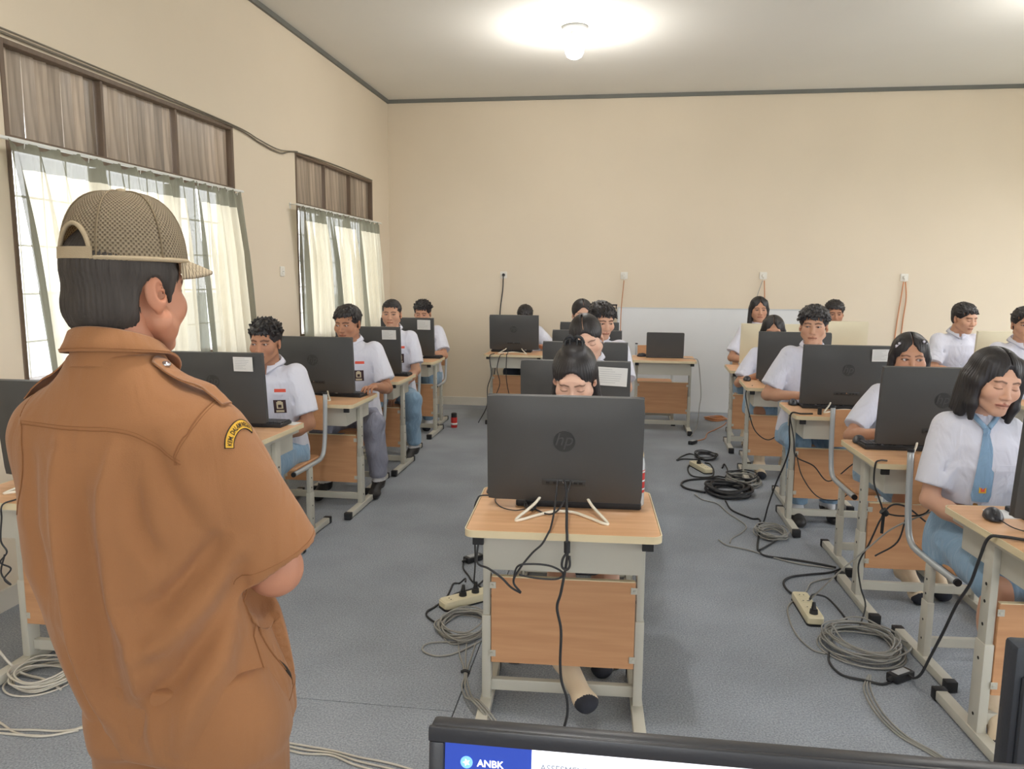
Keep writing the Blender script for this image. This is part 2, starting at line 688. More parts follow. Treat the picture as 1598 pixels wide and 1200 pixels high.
wall_with_openings('wall_left', XL - 0.15, XL, WIN, WZ0, WZ1)
wall_with_openings('wall_right', XR, XR + 0.15, [(-2.2, 1.8), (3.0, 5.4), (6.2, 8.5)], 0.9, 2.7)
bm = bmesh.new()
for (x0, x1, z0, z1) in ((XL, -1.6, 0, ZC), (-1.6, 0.6, 0, 0.9), (-1.6, 0.6, 2.7, ZC), (0.6, 1.6, 0, ZC), (1.6, 3.0, 2.4, ZC), (3.0, XR, 0, ZC)):
    add_box(bm, ((x0 + x1) / 2, YF - 0.075, (z0 + z1) / 2), (x1 - x0, 0.15, z1 - z0))
struct(obj('wall_front', bm, M['wall']))
struct(obj('wall_back', box_bm(((XL + XR) / 2, YB + 0.075, ZC / 2), (XR - XL, 0.15, ZC)), M['wall']))
struct(obj('ceiling', box_bm(((XL + XR) / 2, (YF + YB) / 2, ZC + 0.05), (XR - XL + 0.3, YB - YF + 0.3, 0.1)), M['ceiling']))
FLOOR = struct(obj('floor', box_bm(((XL + XR) / 2, (YF + YB) / 2, -0.057), (XR - XL + 0.3, YB - YF + 0.3, 0.1)), M['concrete']))
gr = obj('ground', box_bm((0, 3, -0.45), (160, 160, 0.1)), M['ground'])
struct(gr)
struct(obj('trim_1', box_bm((XL + 0.012, (YF + YB) / 2, ZC - 0.02), (0.024, YB - YF, 0.04)), M['trim']))
struct(obj('trim_2', box_bm(((XL + XR) / 2, YB - 0.012, ZC - 0.02), (XR - XL, 0.024, 0.04)), M['trim']))
struct(obj('baseboard_back', box_bm(((XL + XR) / 2, YB - 0.008, 0.05), (XR - XL, 0.016, 0.10)), M['base']))
struct(obj('baseboard_left', box_bm((XL + 0.008, (YF + YB) / 2, 0.05), (0.016, YB - YF, 0.10)), M['base']))


# carpet laid in strips on the floor; joints between the strips stay open
def carpet(x0, x1, y0, y1):
    bm = bmesh.new()
    g = 0.002
    nx, ny = 2, 2
    add_box(bm, ((x0 + x1) / 2, (y0 + y1) / 2, -0.0035), (x1 - x0 - 2 * g, y1 - y0 - 2 * g, 0.007), bevel=0.0015)
    return obj('carpet_strip', bm, M['carpet'], FLOOR)


carpet(XL, -0.56, 2.53, YB)
carpet(-0.56, XR, YF, YB)
carpet(XL, -0.56, YF, 2.53)


# windows of the left wall: frame, mullions, tall vertical slats above the rail, panes and a bar grille below
def window(idx, y0, y1):
    w = bpy.data.objects.new('window_%d' % idx, None)
    COL.objects.link(w)
    w.location = (XL, (y0 + y1) / 2, WZ0)
    struct(w)
    W = y1 - y0
    Hh = WZ1 - WZ0
    zt = RODZ + 0.02 - WZ0

    def part(name, bm, m, **k):
        return obj(name, bm, m, w, **k)
    fr = bmesh.new()
    for s in (-1, 1):
        add_box(fr, (-0.05, s * (W / 2 - 0.014), Hh / 2), (0.11, 0.028, Hh), bevel=0.004)
    for z, t in ((0.03, 0.06), (zt, 0.05), (Hh - 0.013, 0.026)):
        add_box(fr, (-0.05, 0, z), (0.108, W - 0.056, t), bevel=0.004)
    part('window_frame', fr, M['winwood'])
    for i in (1, 2):
        m = bmesh.new()
        yy = -W / 2 + W * i / 3
        add_box(m, (-0.05, yy, (zt + Hh) / 2), (0.09, 0.022, Hh - zt - 0.05), bevel=0.003)
        part('vent_mullion', m, M['winwood'])
        m = bmesh.new()
        add_box(m, (-0.06, yy, zt / 2), (0.07, 0.05, zt - 0.07), bevel=0.003)
        part('window_mullion', m, M['winwood'])
    sb = box_bm((0, 0, 0), (0.010, 0.074, Hh - zt - 0.05), bevel=0.003)
    me = None
    for bay in range(3):
        ya = -W / 2 + W * bay / 3 + 0.012
        yb = -W / 2 + W * (bay + 1) / 3 - 0.012
        n = 8
        for k in range(n):
            yy = ya + (yb - ya) * (k + 0.5) / n
            if me is None:
                o = part('slat', sb, M['slat'])
                me = o.data
            else:
                o = link('slat', me, None, w)
            o.location = (-0.05 + random.uniform(-0.003, 0.003), yy, (zt + Hh - 0.0) / 2)
            o.rotation_euler = (random.uniform(-0.008, 0.008), 0, rad(-9 + random.uniform(-9, 9)))
    for bay in range(3):
        yc = -W / 2 + W * (bay + 0.5) / 3
        p = part('window_pane', box_bm((-0.075, yc, zt / 2 + 0.01), (0.005, W / 3 - 0.05, zt - 0.1)), M['glass'])
    for k in range(1, 5):
        g = bmesh.new()
        add_box(g, (-0.105, 0, zt * k / 5), (0.008, W - 0.02, 0.010))
        part('grille_bar', g, M['base'])
    for k in range(1, 12):
        g = bmesh.new()
        add_cyl(g, (-0.115, -W / 2 + W * k / 12, 0.03), (-0.115, -W / 2 + W * k / 12, zt - 0.02), 0.004, seg=8)
        part('grille_bar', g, M['base'])
    part('window_sill', box_bm((0.012, 0, -0.015), (0.16, W + 0.06, 0.03), bevel=0.004), M['winwood'])
    return w


window(1, *WIN[0])
window(2, *WIN[1])


def curtain(name, label, yt0, yt1, yb0, yb1, z0, x, folds, seed, inner=()):
    """one hanging panel: top edge spans yt0..yt1 on the rail, bottom edge yb0..yb1; border cloth along head and sides"""
    rng = random.Random(seed)
    nu, nv = max(60, folds * 14), 46
    zt = RODZ - 0.005
    V, F, mi = [], [], []
    ph = [rng.uniform(0, 6.28) for _ in range(4)]
    for j in range(nv + 1):
        v = j / nv
        for i in range(nu + 1):
            u = i / nu
            e = v ** 0.8
            y = (yt0 + (yt1 - yt0) * u) * (1 - e) + (yb0 + (yb1 - yb0) * u) * e
            a = 0.014 + 0.024 * min(1, v * 3)
            w = math.sin(2 * PI * folds * u + ph[0] + 0.6 * math.sin(3 * v + ph[1])) + 0.45 * math.sin(2 * PI * folds * 2.3 * u + ph[2] + v)
            y += 0.012 * math.cos(2 * PI * folds * u + ph[3]) * min(1, v * 4)
            V.append((x + a * w * 0.8 + 0.035 * v * math.sin(2 * u + ph[1]), y, zt + (z0 - zt) * v + (0.012 * math.sin(2 * PI * folds * u + ph[0]) if v == 0 else 0)))
    W = abs(yt1 - yt0)
    for j in range(nv):
        for i in range(nu):
            k = j * (nu + 1) + i
            F.append((k, k + 1, k + nu + 2, k + nu + 1))
            u = (i + 0.5) / nu
            b = (u * W < 0.085) or ((1 - u) * W < 0.085) or (j / nv) < 0.085 or any(abs(u - q) * W < 0.05 for q in inner)
            mi.append(1 if b else 0)
    t = thing(name, label, 'curtain', (x, (yt0 + yt1) / 2, z0), 0, None)
    c = np.array(t.location)
    o = npmesh('cloth', np.array(V) - c, F, [M['sheer'], M['sheergrey']], t, matidx=mi)
    # small hooks that carry the panel
    hk = bmesh.new()
    for i in range(7):
        yy = yt0 + (yt1 - yt0) * (i + 0.5) / 7
        add_tube(hk, [(0, yy - c[1], zt - c[2] - 0.02), (0.004, yy - c[1], zt - c[2] + 0.004), (0, yy - c[1], zt - c[2] + 0.012)], 0.0022, 6)
    obj('curtain_hook', hk, M['rod'], t)
    return t


XCU = XL + 0.085
curtain('curtain', 'wide cream sheer curtain with grey border behind the man in the cap', 3.17, 4.68, 3.36, 4.82, 0.86, XCU, 10, 3)
curtain('curtain', 'narrow cream curtain hanging at the far side of the nearer window', 4.70, 5.30, 4.85, 5.42, 0.86, XCU, 5, 8)
curtain('curtain', 'left cream curtain of the far window with grey border', 6.31, 6.98, 6.48, 7.24, 0.86, XCU, 6, 12)
curtain('curtain', 'right cream curtain of the far window, nearest the room corner', 7.00, 8.52, 7.27, 8.60, 0.86, XCU, 10, 15, inner=(0.5,))


def rail(label, y0, y1):
    t = thing('curtain_rail', label, 'curtain rail', (XL, (y0 + y1) / 2, RODZ), 0, None)
    L_ = (y1 - y0) / 2
    obj('rail', box_bm((0.085, 0, 0.008), (0.022, 2 * L_, 0.014), bevel=0.003), M['rod'], t)
    for s in (-1, 0, 1):
        b = bmesh.new()
        add_box(b, (0.0435, s * (L_ - 0.06), 0.012), (0.083, 0.018, 0.004))
        add_box(b, (0.003, s * (L_ - 0.06), 0.002), (0.006, 0.022, 0.05))
        obj('rail_bracket', b, M['rod'], t)
    return t


rail('white curtain rail across the nearer window behind the capped man', 3.12, 5.34)
rail('white curtain rail across the far window by the corner', 6.27, 8.56)

# wires clipped along the window heads and slack between the windows
WX = XL + 0.012
bm = bmesh.new()
add_tube(bm, spline([(WX, 2.9, 2.63), (WX, 3.5, 2.625), (WX, 4.4, 2.622), (WX, 5.41, 2.608), (WX, 5.8, 2.565), (WX, 6.15, 2.545), (WX, 6.47, 2.60), (WX, 7.4, 2.622), (WX, 8.5, 2.615)], 8), 0.006, 6)
add_tube(bm, spline([(WX + .01, 2.9, 2.642), (WX + .01, 3.5, 2.64), (WX + .01, 4.4, 2.632), (WX + .01, 5.41, 2.615), (WX + .01, 5.75, 2.585), (WX + .01, 6.1, 2.565), (WX + .01, 6.47, 2.606)], 8), 0.005, 6)
w = obj('wall_wire', bm, mat('grey_wall_wire', (120, 112, 98), 0.6))
tag(w, 'grey wires clipped over both windows, sagging between them', 'cable')

# ceiling lamps
def ceiling_lamp(label, x, y, power):
    t = thing('ceiling_lamp', label, 'lamp', (x, y, ZC), 0, None)
    b = bmesh.new()
    add_lathe(b, [(0.108, 0.0), (0.11, -0.012), (0.095, -0.026), (0.05, -0.036)], 32)
    obj('lamp_plate', b, M['lampbase'], t, smooth=True)
    b = bmesh.new()
    add_lathe(b, [(0.034, -0.03), (0.034, -0.075), (0.028, -0.082)], 20)
    obj('lamp_holder', b, M['lampbase'], t, angle=40)
    b = bmesh.new()
    add_lathe(b, [(0.026, -0.08), (0.045, -0.10), (0.075, -0.12), (0.082, -0.16), (0.078, -0.20), (0.06, -0.235), (0.03, -0.252), (0.004, -0.256)], 28)
    bo = obj('bulb', b, M['bulb'], t, smooth=True)
    lamp_light('bulb_light', (x, y, ZC - 0.31), power, 0.085).parent = None
    return t


ceiling_lamp('lit bulb on a round white ceiling plate', -0.45, 6.73, 42)
ceiling_lamp('lit bulb on the ceiling plate out of the frame overhead', -0.45, 1.6, 60)
ceiling_lamp('lit bulb whose glow shows at the upper right corner of the ceiling', 3.36, 6.05, 42)

# whiteboard standing on the floor against the back wall
t = thing('whiteboard', 'large blank whiteboard leaning on the back wall, standing on the floor', 'whiteboard', (0.99, YB - 0.03, 0))
obj('writing_surface', box_bm((0, 0, 0.61), (2.06, 0.014, 1.20)), M['board'], t)
fr = bmesh.new()
for s in (-1, 1):
    add_box(fr, (s * 1.036, 0, 0.61), (0.014, 0.022, 1.22))
    add_box(fr, (0, 0, 0.61 + s * 0.604), (2.06, 0.022, 0.012))
obj('board_frame', fr, M['alu'], t)
b = bmesh.new()
add_box(b, (0, 0, 0.0), (0.06, 0.02, 0.016), bevel=0.003)
add_box(b, (-0.025, 0, -0.03), (0.014, 0.02, 0.07), bevel=0.003)
add_box(b, (0.02, 0.008, -0.02), (0.012, 0.006, 0.05), bevel=0.002)
o = obj('board_hook', b, M['blackpl'])
o.location = (-0.085, YB - 0.055, 1.245)
tag(o, 'small black hook clamp at the upper left corner of the whiteboard', 'hook')


def socket(label, x, y, z, side, plug):
    t = thing('wall_socket', label, 'socket', (x, y, z), 0 if side == 'back' else rad(90))
    b = bmesh.new()
    add_prism(b, rounded_rect(0.082, 0.082, 0.01), 0, 0.011, mtx=Matrix.Rotation(rad(90), 4, 'X'), ch=0.003)
    obj('socket_plate', b, M['socket'], t, angle=35)
    b = bmesh.new()
    add_cyl(b, (0, -0.010, 0), (0, -0.014, 0), 0.024, 0.022, 24)
    obj('socket_ring', b, M['socket'], t, angle=35)
    b = bmesh.new()
    for s in (-1, 1):
        add_cyl(b, (s * 0.0095, -0.0135, 0), (s * 0.0095, -0.0155, 0), 0.003, seg=8)
    obj('socket_hole', b, M['hole'], t)
    if plug:
        b = bmesh.new()
        add_cyl(b, (0, -0.014, 0), (0, -0.04, 0), 0.019, 0.015, 16)
        add_tube(b, spline([(0, -0.03, -0.005), (0, -0.034, -0.025), (0, -0.025, -0.05)]), 0.006, 8)
        o = obj('plug', b, M[plug])
        o.location = (x, y, z)
        tag(o, 'plug in the ' + label.replace('white ', ''), 'plug')
    return t


socket('white wall socket above the monitor by the left end of the back wall', -1.406, YB, 1.583, 'back', 'blackpl')
socket('white wall socket above the left corner of the whiteboard', 0.015, YB, 1.586, 'back', 'socket')
socket('white wall socket above the long-haired girl on the back wall', 1.58, YB, 1.596, 'back', 'socket')
socket('white wall socket farthest right on the back wall', 3.093, YB, 1.587, 'back', 'socket')
socket('white wall socket between the two windows on the left wall', XL, 6.13, 1.588, 'left', None)


def cable(name, label, pts, r, m, n=8, cat='cable', seg=6, group=None):
    bm = bmesh.new()
    add_tube(bm, spline(pts, n), r, seg)
    o = obj(name, bm, M[m])
    return tag(o, label, cat, group)


yb = YB - 0.012
cable('cable', 'dark cord hanging from the leftmost socket of the back wall', [(-1.406, yb - .02, 1.535), (-1.415, yb, 1.4), (-1.44, yb, 1.2), (-1.46, yb, 0.9), (-1.5, yb, 0.5), (-1.55, yb - .02, 0.02)], 0.007, 'cablek')
cable('cable', 'pale cord hanging from the socket above the whiteboard corner', [(0.015, yb - .02, 1.53), (0.005, yb - .02, 1.4), (-0.01, yb - .07, 1.15), (-0.012, yb - .07, 0.7), (-0.02, yb - .07, 0.02)], 0.005, 'cableo')
cable('cable', 'orange cord from the socket above the long-haired girl', [(1.59, yb - .02, 1.54), (1.60, yb - .02, 1.4), (1.605, yb - .06, 1.15), (1.61, yb - .06, 0.6), (1.58, yb - .07, 0.02)], 0.006, 'cableo')
cable('cable', 'thin grey cord curving left from the socket above the long-haired girl', [(1.57, yb - .02, 1.54), (1.52, yb - .02, 1.36), (1.50, yb - .05, 1.2), (1.49, yb - .06, 0.9)], 0.0035, 'cableg')
cable('cable', 'left of two orange cords under the farthest right socket', [(3.08, yb - .02, 1.54), (3.07, yb - .005, 1.35), (3.05, yb, 1.1), (3.03, yb, 0.7), (3.0, yb - .02, 0.02)], 0.006, 'cableo')
cable('cable', 'right of two orange cords under the farthest right socket', [(3.10, yb - .02, 1.54), (3.125, yb - .005, 1.35), (3.11, yb, 1.1), (3.10, yb, 0.7), (3.1, yb - .02, 0.02)], 0.006, 'cableo')

# ------------------------------------------------------------------ desks, chairs, computers
DW, DD, DH = 0.63, 0.53, 0.75


def make_desk(label, loc, rz):
    t = thing('school_desk', label, 'desk', loc, rz, None)
    b = bmesh.new()
    add_prism(b, rounded_rect(DW - 0.008, DD - 0.008, 0.028), 0.726, DH, 0, 0, ch=0.003)
    obj('tabletop', b, M['top'], t, angle=35)
    b = bmesh.new()
    o_, i_ = rounded_rect(DW, DD, 0.032), rounded_rect(DW - 0.008, DD - 0.008, 0.028)
    for (z0, z1) in ((0.7265, 0.7495),):
        vo0 = [b.verts.new((x, y, z0)) for x, y in o_]; vo1 = [b.verts.new((x, y, z1)) for x, y in o_]
        vi0 = [b.verts.new((x, y, z0)) for x, y in i_]; vi1 = [b.verts.new((x, y, z1)) for x, y in i_]
        n = len(o_)
        for k in range(n):
            j = (k + 1) % n
            b.faces.new((vo0[k], vo0[j], vo1[j], vo1[k])); b.faces.new((vo1[k], vo1[j], vi1[j], vi1[k])); b.faces.new((vi0[k], vi0[j], vo0[j], vo0[k]))
    obj('edge_band', b, M['edge'], t, angle=35)
    for s in (-1, 1):
        x = s * (DW / 2 - 0.045)
        b = bmesh.new()
        add_box(b, (x, 0, 0.20), (0.032, 0.062, 0.32), bevel=0.003)
        add_box(b, (x, 0, 0.53), (0.026, 0.052, 0.36), bevel=0.003)
        leg = obj('leg', b, M['steel'], t, angle=40)
        b = bmesh.new()
        for z in (0.10, 0.30, 0.42, 0.50, 0.56):
            for q in (-1, 1):
                hx = 0.0161 if z < 0.36 else 0.0131
                add_cyl(b, (x + q * (hx - 0.002), 0, z), (x + q * (hx + 0.0004), 0, z), 0.006, seg=10)
        obj('bolt_hole', b, M['hole'], leg)['kind'] = 'stuff'
        obj('foot_rail', box_bm((x, 0, 0.028), (0.042, 0.49, 0.036), bevel=0.003), M['steel'], t, angle=40)
        for e in (-1, 1):
            obj('end_cap', box_bm((x, e * 0.255, 0.0265), (0.047, 0.036, 0.045), bevel=0.004), M['blackpl'], t, angle=40)
        obj('top_rail', box_bm((x, 0, 0.712), (0.032, 0.48, 0.026), bevel=0.002), M['steel'], t)
        obj('rail_cap', box_bm((x, -0.246, 0.711), (0.036, 0.014, 0.026), bevel=0.002), M['blackpl'], t)
    obj('crossbar', box_bm((0, 0.005, 0.085), (DW - 0.12, 0.026, 0.042), bevel=0.003), M['steel'], t)
    b = bmesh.new()
    tx, y0, y1, z0, z1 = 0.255, -0.215, 0.22, 0.605, 0.722
    add_box(b, (0, y0, (z0 + z1) / 2), (2 * tx, 0.003, z1 - z0))
    for s in (-1, 1):
        add_box(b, (s * tx, (y0 + y1) / 2, (z0 + z1) / 2), (0.003, y1 - y0, z1 - z0))
    add_box(b, (0, (y0 + y1) / 2, z0), (2 * tx, y1 - y0, 0.003))
    obj('book_tray', b, M['steel'], t)
    obj('modesty_panel', box_bm((0, -0.026, 0.345), (DW - 0.125, 0.016, 0.32), bevel=0.002), M['panel'], t)
    b = bmesh.new()
    add_box(b, (0, -0.026, 0.5065), (DW - 0.13, 0.017, 0.004))
    obj('panel_edge', b, M['edge'], t)
    for sx in (-1, 1):
        for z in (0.22, 0.475):
            b = bmesh.new()
            add_box(b, (sx * (DW / 2 - 0.068), -0.0355, z), (0.022, 0.003, 0.024), bevel=0.001)
            add_cyl(b, (sx * (DW / 2 - 0.066), -0.036, z), (sx * (DW / 2 - 0.066), -0.040, z), 0.006, 0.004, 10)
            obj('panel_bracket', b, M['steel'], t)
    return t


def make_chair(label, loc, rz):
    t = thing('school_chair', label, 'chair', loc, rz, None)
    b = bmesh.new()
    add_prism(b, rounded_rect(0.37, 0.38, 0.03), 0.435, 0.452, ch=0.004)
    obj('seat', b, M['seat'], t, angle=35)
    b = bmesh.new()
    nx, nz = 10, 5
    for off in (-0.007, 0.007):
        for j in range(nz + 1):
            for i in range(nx + 1):
                u = i / nx * 2 - 1
                z = 0.60 + 0.215 * j / nz
                b.verts.new((u * 0.187, 0.232 + 0.035 * (z - 0.6) + 0.028 * (1 - u * u) + off, z))
    b.verts.ensure_lookup_table()
    S = (nx + 1) * (nz + 1)
    for j in range(nz):
        for i in range(nx):
            k = j * (nx + 1) + i
            b.faces.new([b.verts[q] for q in (k, k + 1, k + nx + 2, k + nx + 1)])
            b.faces.new([b.verts[q + S] for q in (k, k + nx + 1, k + nx + 2, k + 1)])
    for i in range(nx):
        b.faces.new([b.verts[q] for q in (i, i + S, i + 1 + S, i + 1)])
        k = nz * (nx + 1) + i
        b.faces.new([b.verts[q] for q in (k, k + 1, k + 1 + S, k + S)])
    for j in range(nz):
        k = j * (nx + 1)
        b.faces.new([b.verts[q] for q in (k, k + nx + 1, k + nx + 1 + S, k + S)])
        k = j * (nx + 1) + nx
        b.faces.new([b.verts[q] for q in (k, k + S, k + nx + 1 + S, k + nx + 1)])
    obj('backrest', b, M['seat'], t, angle=50)
    for s in (-1, 1):
        x = s * 0.2
        path = [(x, -0.215, 0.430), (x, -0.1, 0.430), (x, 0.08, 0.432), (x, 0.155, 0.440), (x, 0.195, 0.47), (x, 0.215, 0.53), (x, 0.228, 0.62), (x, 0.242, 0.83)]
        b = bmesh.new()
        add_tube(b, spline(path, 5), 0.0135, 12)
        obj('side_tube', b, M['tube'], t)
        b = bmesh.new()
        add_cyl(b, (x, -0.212, 0.430), (x, -0.222, 0.430), 0.0145, seg=14)
        obj('tube_cap', b, M['blackpl'], t, angle=40)
        b = bmesh.new()
        add_cyl(b, (x, 0.2415, 0.826), (x, 0.243, 0.838), 0.0145, seg=14)
        obj('tube_cap', b, M['blackpl'], t, angle=40)
        b = bmesh.new()
        add_box(b, (x, -0.01, 0.15), (0.028, 0.056, 0.24), bevel=0.003)
        add_box(b, (x, -0.01, 0.34), (0.023, 0.047, 0.16), bevel=0.003)
        leg = obj('leg', b, M['steel'], t, angle=40)
        b = bmesh.new()
        for z in (0.11, 0.19, 0.30, 0.36):
            for q in (-1, 1):
                hx = 0.0141 if z < 0.27 else 0.0116
                add_cyl(b, (x + q * (hx - 0.002), -0.01, z), (x + q * (hx + 0.0004), -0.01, z), 0.005, seg=10)
        obj('bolt_hole', b, M['hole'], leg)['kind'] = 'stuff'
        obj('foot_rail', box_bm((x, 0, 0.026), (0.04, 0.44, 0.034), bevel=0.003), M['steel'], t, angle=40)
        for e in (-1, 1):
            obj('end_cap', box_bm((x, e * 0.23, 0.0245), (0.045, 0.034, 0.043), bevel=0.004), M['blackpl'], t, angle=40)
    obj('crossbar', box_bm((0, 0.0, 0.09), (0.38, 0.024, 0.04), bevel=0.003), M['steel'], t)
    b = bmesh.new()
    for y in (-0.1, 0.1):
        add_box(b, (0, y, 0.424), (0.39, 0.02, 0.012))
    obj('seat_bearer', b, M['steel'], t)
    return t


MW, MH = 0.532, 0.372


def make_monitor(label, loc, rz, shell='monblack', name='monitor', wire='edge', emblem=True, H=MH):
    """all-in-one screen on a bent-wire stand; local -Y is its back"""
    t = thing(name, label, 'monitor', loc, rz, None)
    tilt = Matrix.Translation((0, 0, 0.035)) @ Matrix.Rotation(rad(5.0), 4, 'X')
    b = bmesh.new()
    o_ = rounded_rect(MW, H, 0.010, 4)
    n = len(o_)

    def yb_(x, z):
        return -0.014 - 0.022 * max(0, (1 - (x / (MW / 2)) ** 4)) * max(0, (1 - ((z - H / 2) / (H / 2)) ** 4))
    gx, gz = 16, 12
    grid = {}
    for j in range(gz + 1):
        for i in range(gx + 1):
            x = (i / gx * 2 - 1) * MW / 2
            z = j / gz * H
            cx, cz = abs(x) > MW / 2 - 0.001, (z < 0.001 or z > H - 0.001)
            if cx and cz:
                x *= 0.988
                z = 0.003 if z < 0.1 else H - 0.003
            grid[i, j] = b.verts.new(tilt @ Vector((x, yb_(x, z), z)))
    for j in range(gz):
        for i in range(gx):
            b.faces.new((grid[i, j], grid[i + 1, j], grid[i + 1, j + 1], grid[i, j + 1]))
    rim = [grid[i, 0] for i in range(gx)] + [grid[gx, j] for j in range(gz)] + [grid[i, gz] for i in range(gx, 0, -1)] + [grid[0, j] for j in range(gz, 0, -1)]
    inv = tilt.inverted()
    rim2 = [b.verts.new(tilt @ ((inv @ v.co) + Vector((0, 0.010 + 0.014 + (-(inv @ v.co).y - 0.014), 0)))) for v in rim]
    for k in range(len(rim)):
        j = (k + 1) % len(rim)
        b.faces.new((rim[j], rim[k], rim2[k], rim2[j]))
    b.faces.new(rim2)
    obj('back_shell', b, M[shell], t, angle=30)
    b = bmesh.new()
    add_box(b, (0, 0.0145, H / 2), (MW - 0.001, 0.009, H - 0.001), bevel=0.003)
    bmesh.ops.transform(b, matrix=tilt, verts=b.verts)
    bz = obj('bezel', b, M['monedge'] if shell == 'monblack' else M[shell], t, angle=30)
    b = bmesh.new()
    add_box(b, (0, 0.0195, H / 2 + 0.018), (MW - 0.018, 0.002, H - 0.056))
    bmesh.ops.transform(b, matrix=tilt, verts=b.verts)
    obj('screen', b, M['screen'], t)
    if wire:
        pts = [(-0.075, 0.0, 0.055), (-0.1, -0.05, 0.03), (-0.15, -0.145, 0.0055), (-0.135, -0.152, 0.0055), (-0.09, -0.10, 0.0055), (-0.04, -0.055, 0.007), (0, -0.05, 0.009), (0.04, -0.055, 0.007), (0.09, -0.10, 0.0055), (0.135, -0.152, 0.0055), (0.15, -0.145, 0.0055), (0.1, -0.05, 0.03), (0.075, 0.0, 0.055)]
        b = bmesh.new()
        add_tube(b, spline(pts, 6), 0.0052, 8)
        pts = [(-0.07, 0.0, 0.055), (-0.11, 0.04, 0.03), (-0.165, 0.095, 0.0055), (-0.15, 0.105, 0.0055), (-0.09, 0.075, 0.0055), (0, 0.06, 0.0055), (0.09, 0.075, 0.0055), (0.15, 0.105, 0.0055), (0.165, 0.095, 0.0055), (0.11, 0.04, 0.03), (0.07, 0.0, 0.055)]
        add_tube(b, spline(pts, 6), 0.0052, 8)
        obj('wire_stand', b, M['wire'], t)
    if emblem:
        e = bmesh.new()
        add_prism(e, [(0.037 * math.cos(2 * PI * k / 36), 0.037 * math.sin(2 * PI * k / 36)) for k in range(36)], 0.0, 0.0015)
        bmesh.ops.transform(e, matrix=tilt @ Matrix.Translation((0, -0.0350, H * 0.60)) @ Matrix.Rotation(rad(90), 4, 'X'), verts=e.verts)
        eo = obj('emblem', e, M['emblem'], t, angle=30)
        tx = text_mesh('emblem_letters', 'hp', 0.062, M[shell], eo, shear=0.28, extrude=0.0008)
        xs = [v.co.x for v in tx.data.vertices]
        zs = [v.co.y for v in tx.data.vertices]
        tx.data.transform(tilt @ Matrix.Translation((0, -0.0368, H * 0.60)) @ Matrix.Rotation(rad(90), 4, 'X') @ Matrix.Translation((-(min(xs) + max(xs)) / 2, -(min(zs) + max(zs)) / 2, 0)))
    p = bmesh.new()
    add_box(p, (0, -0.0345, 0.075), (0.15, 0.004, 0.022), bevel=0.002)
    bmesh.ops.transform(p, matrix=tilt, verts=p.verts)
    po = obj('port_strip', p, M['emblem'] if shell == 'monblack' else M['labelwhite'], t, angle=30)
    p = bmesh.new()
    for x in (-0.055, -0.03, 0.022, 0.04, 0.058):
        add_box(p, (x, -0.037, 0.075), (0.012, 0.002, 0.007))
    bmesh.ops.transform(p, matrix=tilt, verts=p.verts)
    obj('port', p, M['hole'], po)
    p = bmesh.new()
    add_cyl(p, (0, -0.036, 0.079), (0, -0.039, 0.079), 0.004, seg=10)
    bmesh.ops.transform(p, matrix=tilt, verts=p.verts)
    obj('lock_stud', p, M['metal'], po)
    return t


def paper_on(mon, x, z, w, h, rot=0.0):
    """a printed sheet taped to the upper corner of a monitor's back"""
    tilt = Matrix.Translation((0, 0, 0.035)) @ Matrix.Rotation(rad(5.0), 4, 'X')
    y = -0.0385
    b = bmesh.new()
    add_box(b, (0, 0, 0), (w, 0.0008, h))
    m4 = tilt @ Matrix.Translation((x, y, z)) @ Matrix.Rotation(rot, 4, 'Y')
    bmesh.ops.transform(b, matrix=m4, verts=b.verts)
    s = obj('paper_sheet', b, M['paper'], mon)
    b = bmesh.new()
    rng = random.Random(int(x * 1e4) + int(w * 1e5))
    for k in range(7):
        l = w * rng.uniform(0.35, 0.75)
        add_box(b, (-w / 2 + 0.008 + l / 2, -0.0006, h / 2 - h * (k + 1) / 8.5), (l, 0.0004, 0.0016))
    bmesh.ops.transform(b, matrix=m4, verts=b.verts)
    obj('printed_line', b, M['ink'], s)
    s['label'] = 'white printed sheet taped to the upper corner'
    return s


def make_keyboard(label, loc, rz):
    t = thing('keyboard', label, 'keyboard', loc, rz)
    b = bmesh.new()
    add_prism(b, rounded_rect(0.44, 0.138, 0.008), 0.0, 0.017, ch=0.003)
    for v in b.verts:
        if v.co.z > 0.008:
            v.co.z += 0.05 * (v.co.y * -1 + 0.07) * (-1 if False else 0.6)
    obj('keyboard_base', b, M['blackpl'], t, angle=35)
    b = bmesh.new()

    def key(x, y, w, d=0.0155):
        z = 0.017 + 0.03 * (0.07 - y)
        add_box(b, (x, y, z + 0.003), (w, d, 0.007), (rad(-1.7), 0, 0))
    for r_ in range(6):
        y = 0.052 - r_ * 0.0192 + 0
        if r_ == 5:
            for x, w in ((0.2, .02), (.176, .02), (.152, .02), (0.085, 0.105), (0.015, .02), (-.008, .02), (-.03, .02)):
                key(x, -0.044, w)
            continue
        for k in range(15):
            key(0.205 - k * 0.0192, y, 0.0158)
    for r_ in range(5):
        for k in range(4):
            key(-0.205 + k * 0.0192, 0.033 - r_ * 0.0192, 0.0158)
        for k in range(3):
            if r_ in (0, 1, 4):
                key(-0.118 + k * 0.0192, 0.033 - r_ * 0.0192, 0.0158)
    k = obj('keys', b, M['key'], t)
    k['kind'] = 'stuff'
    return t


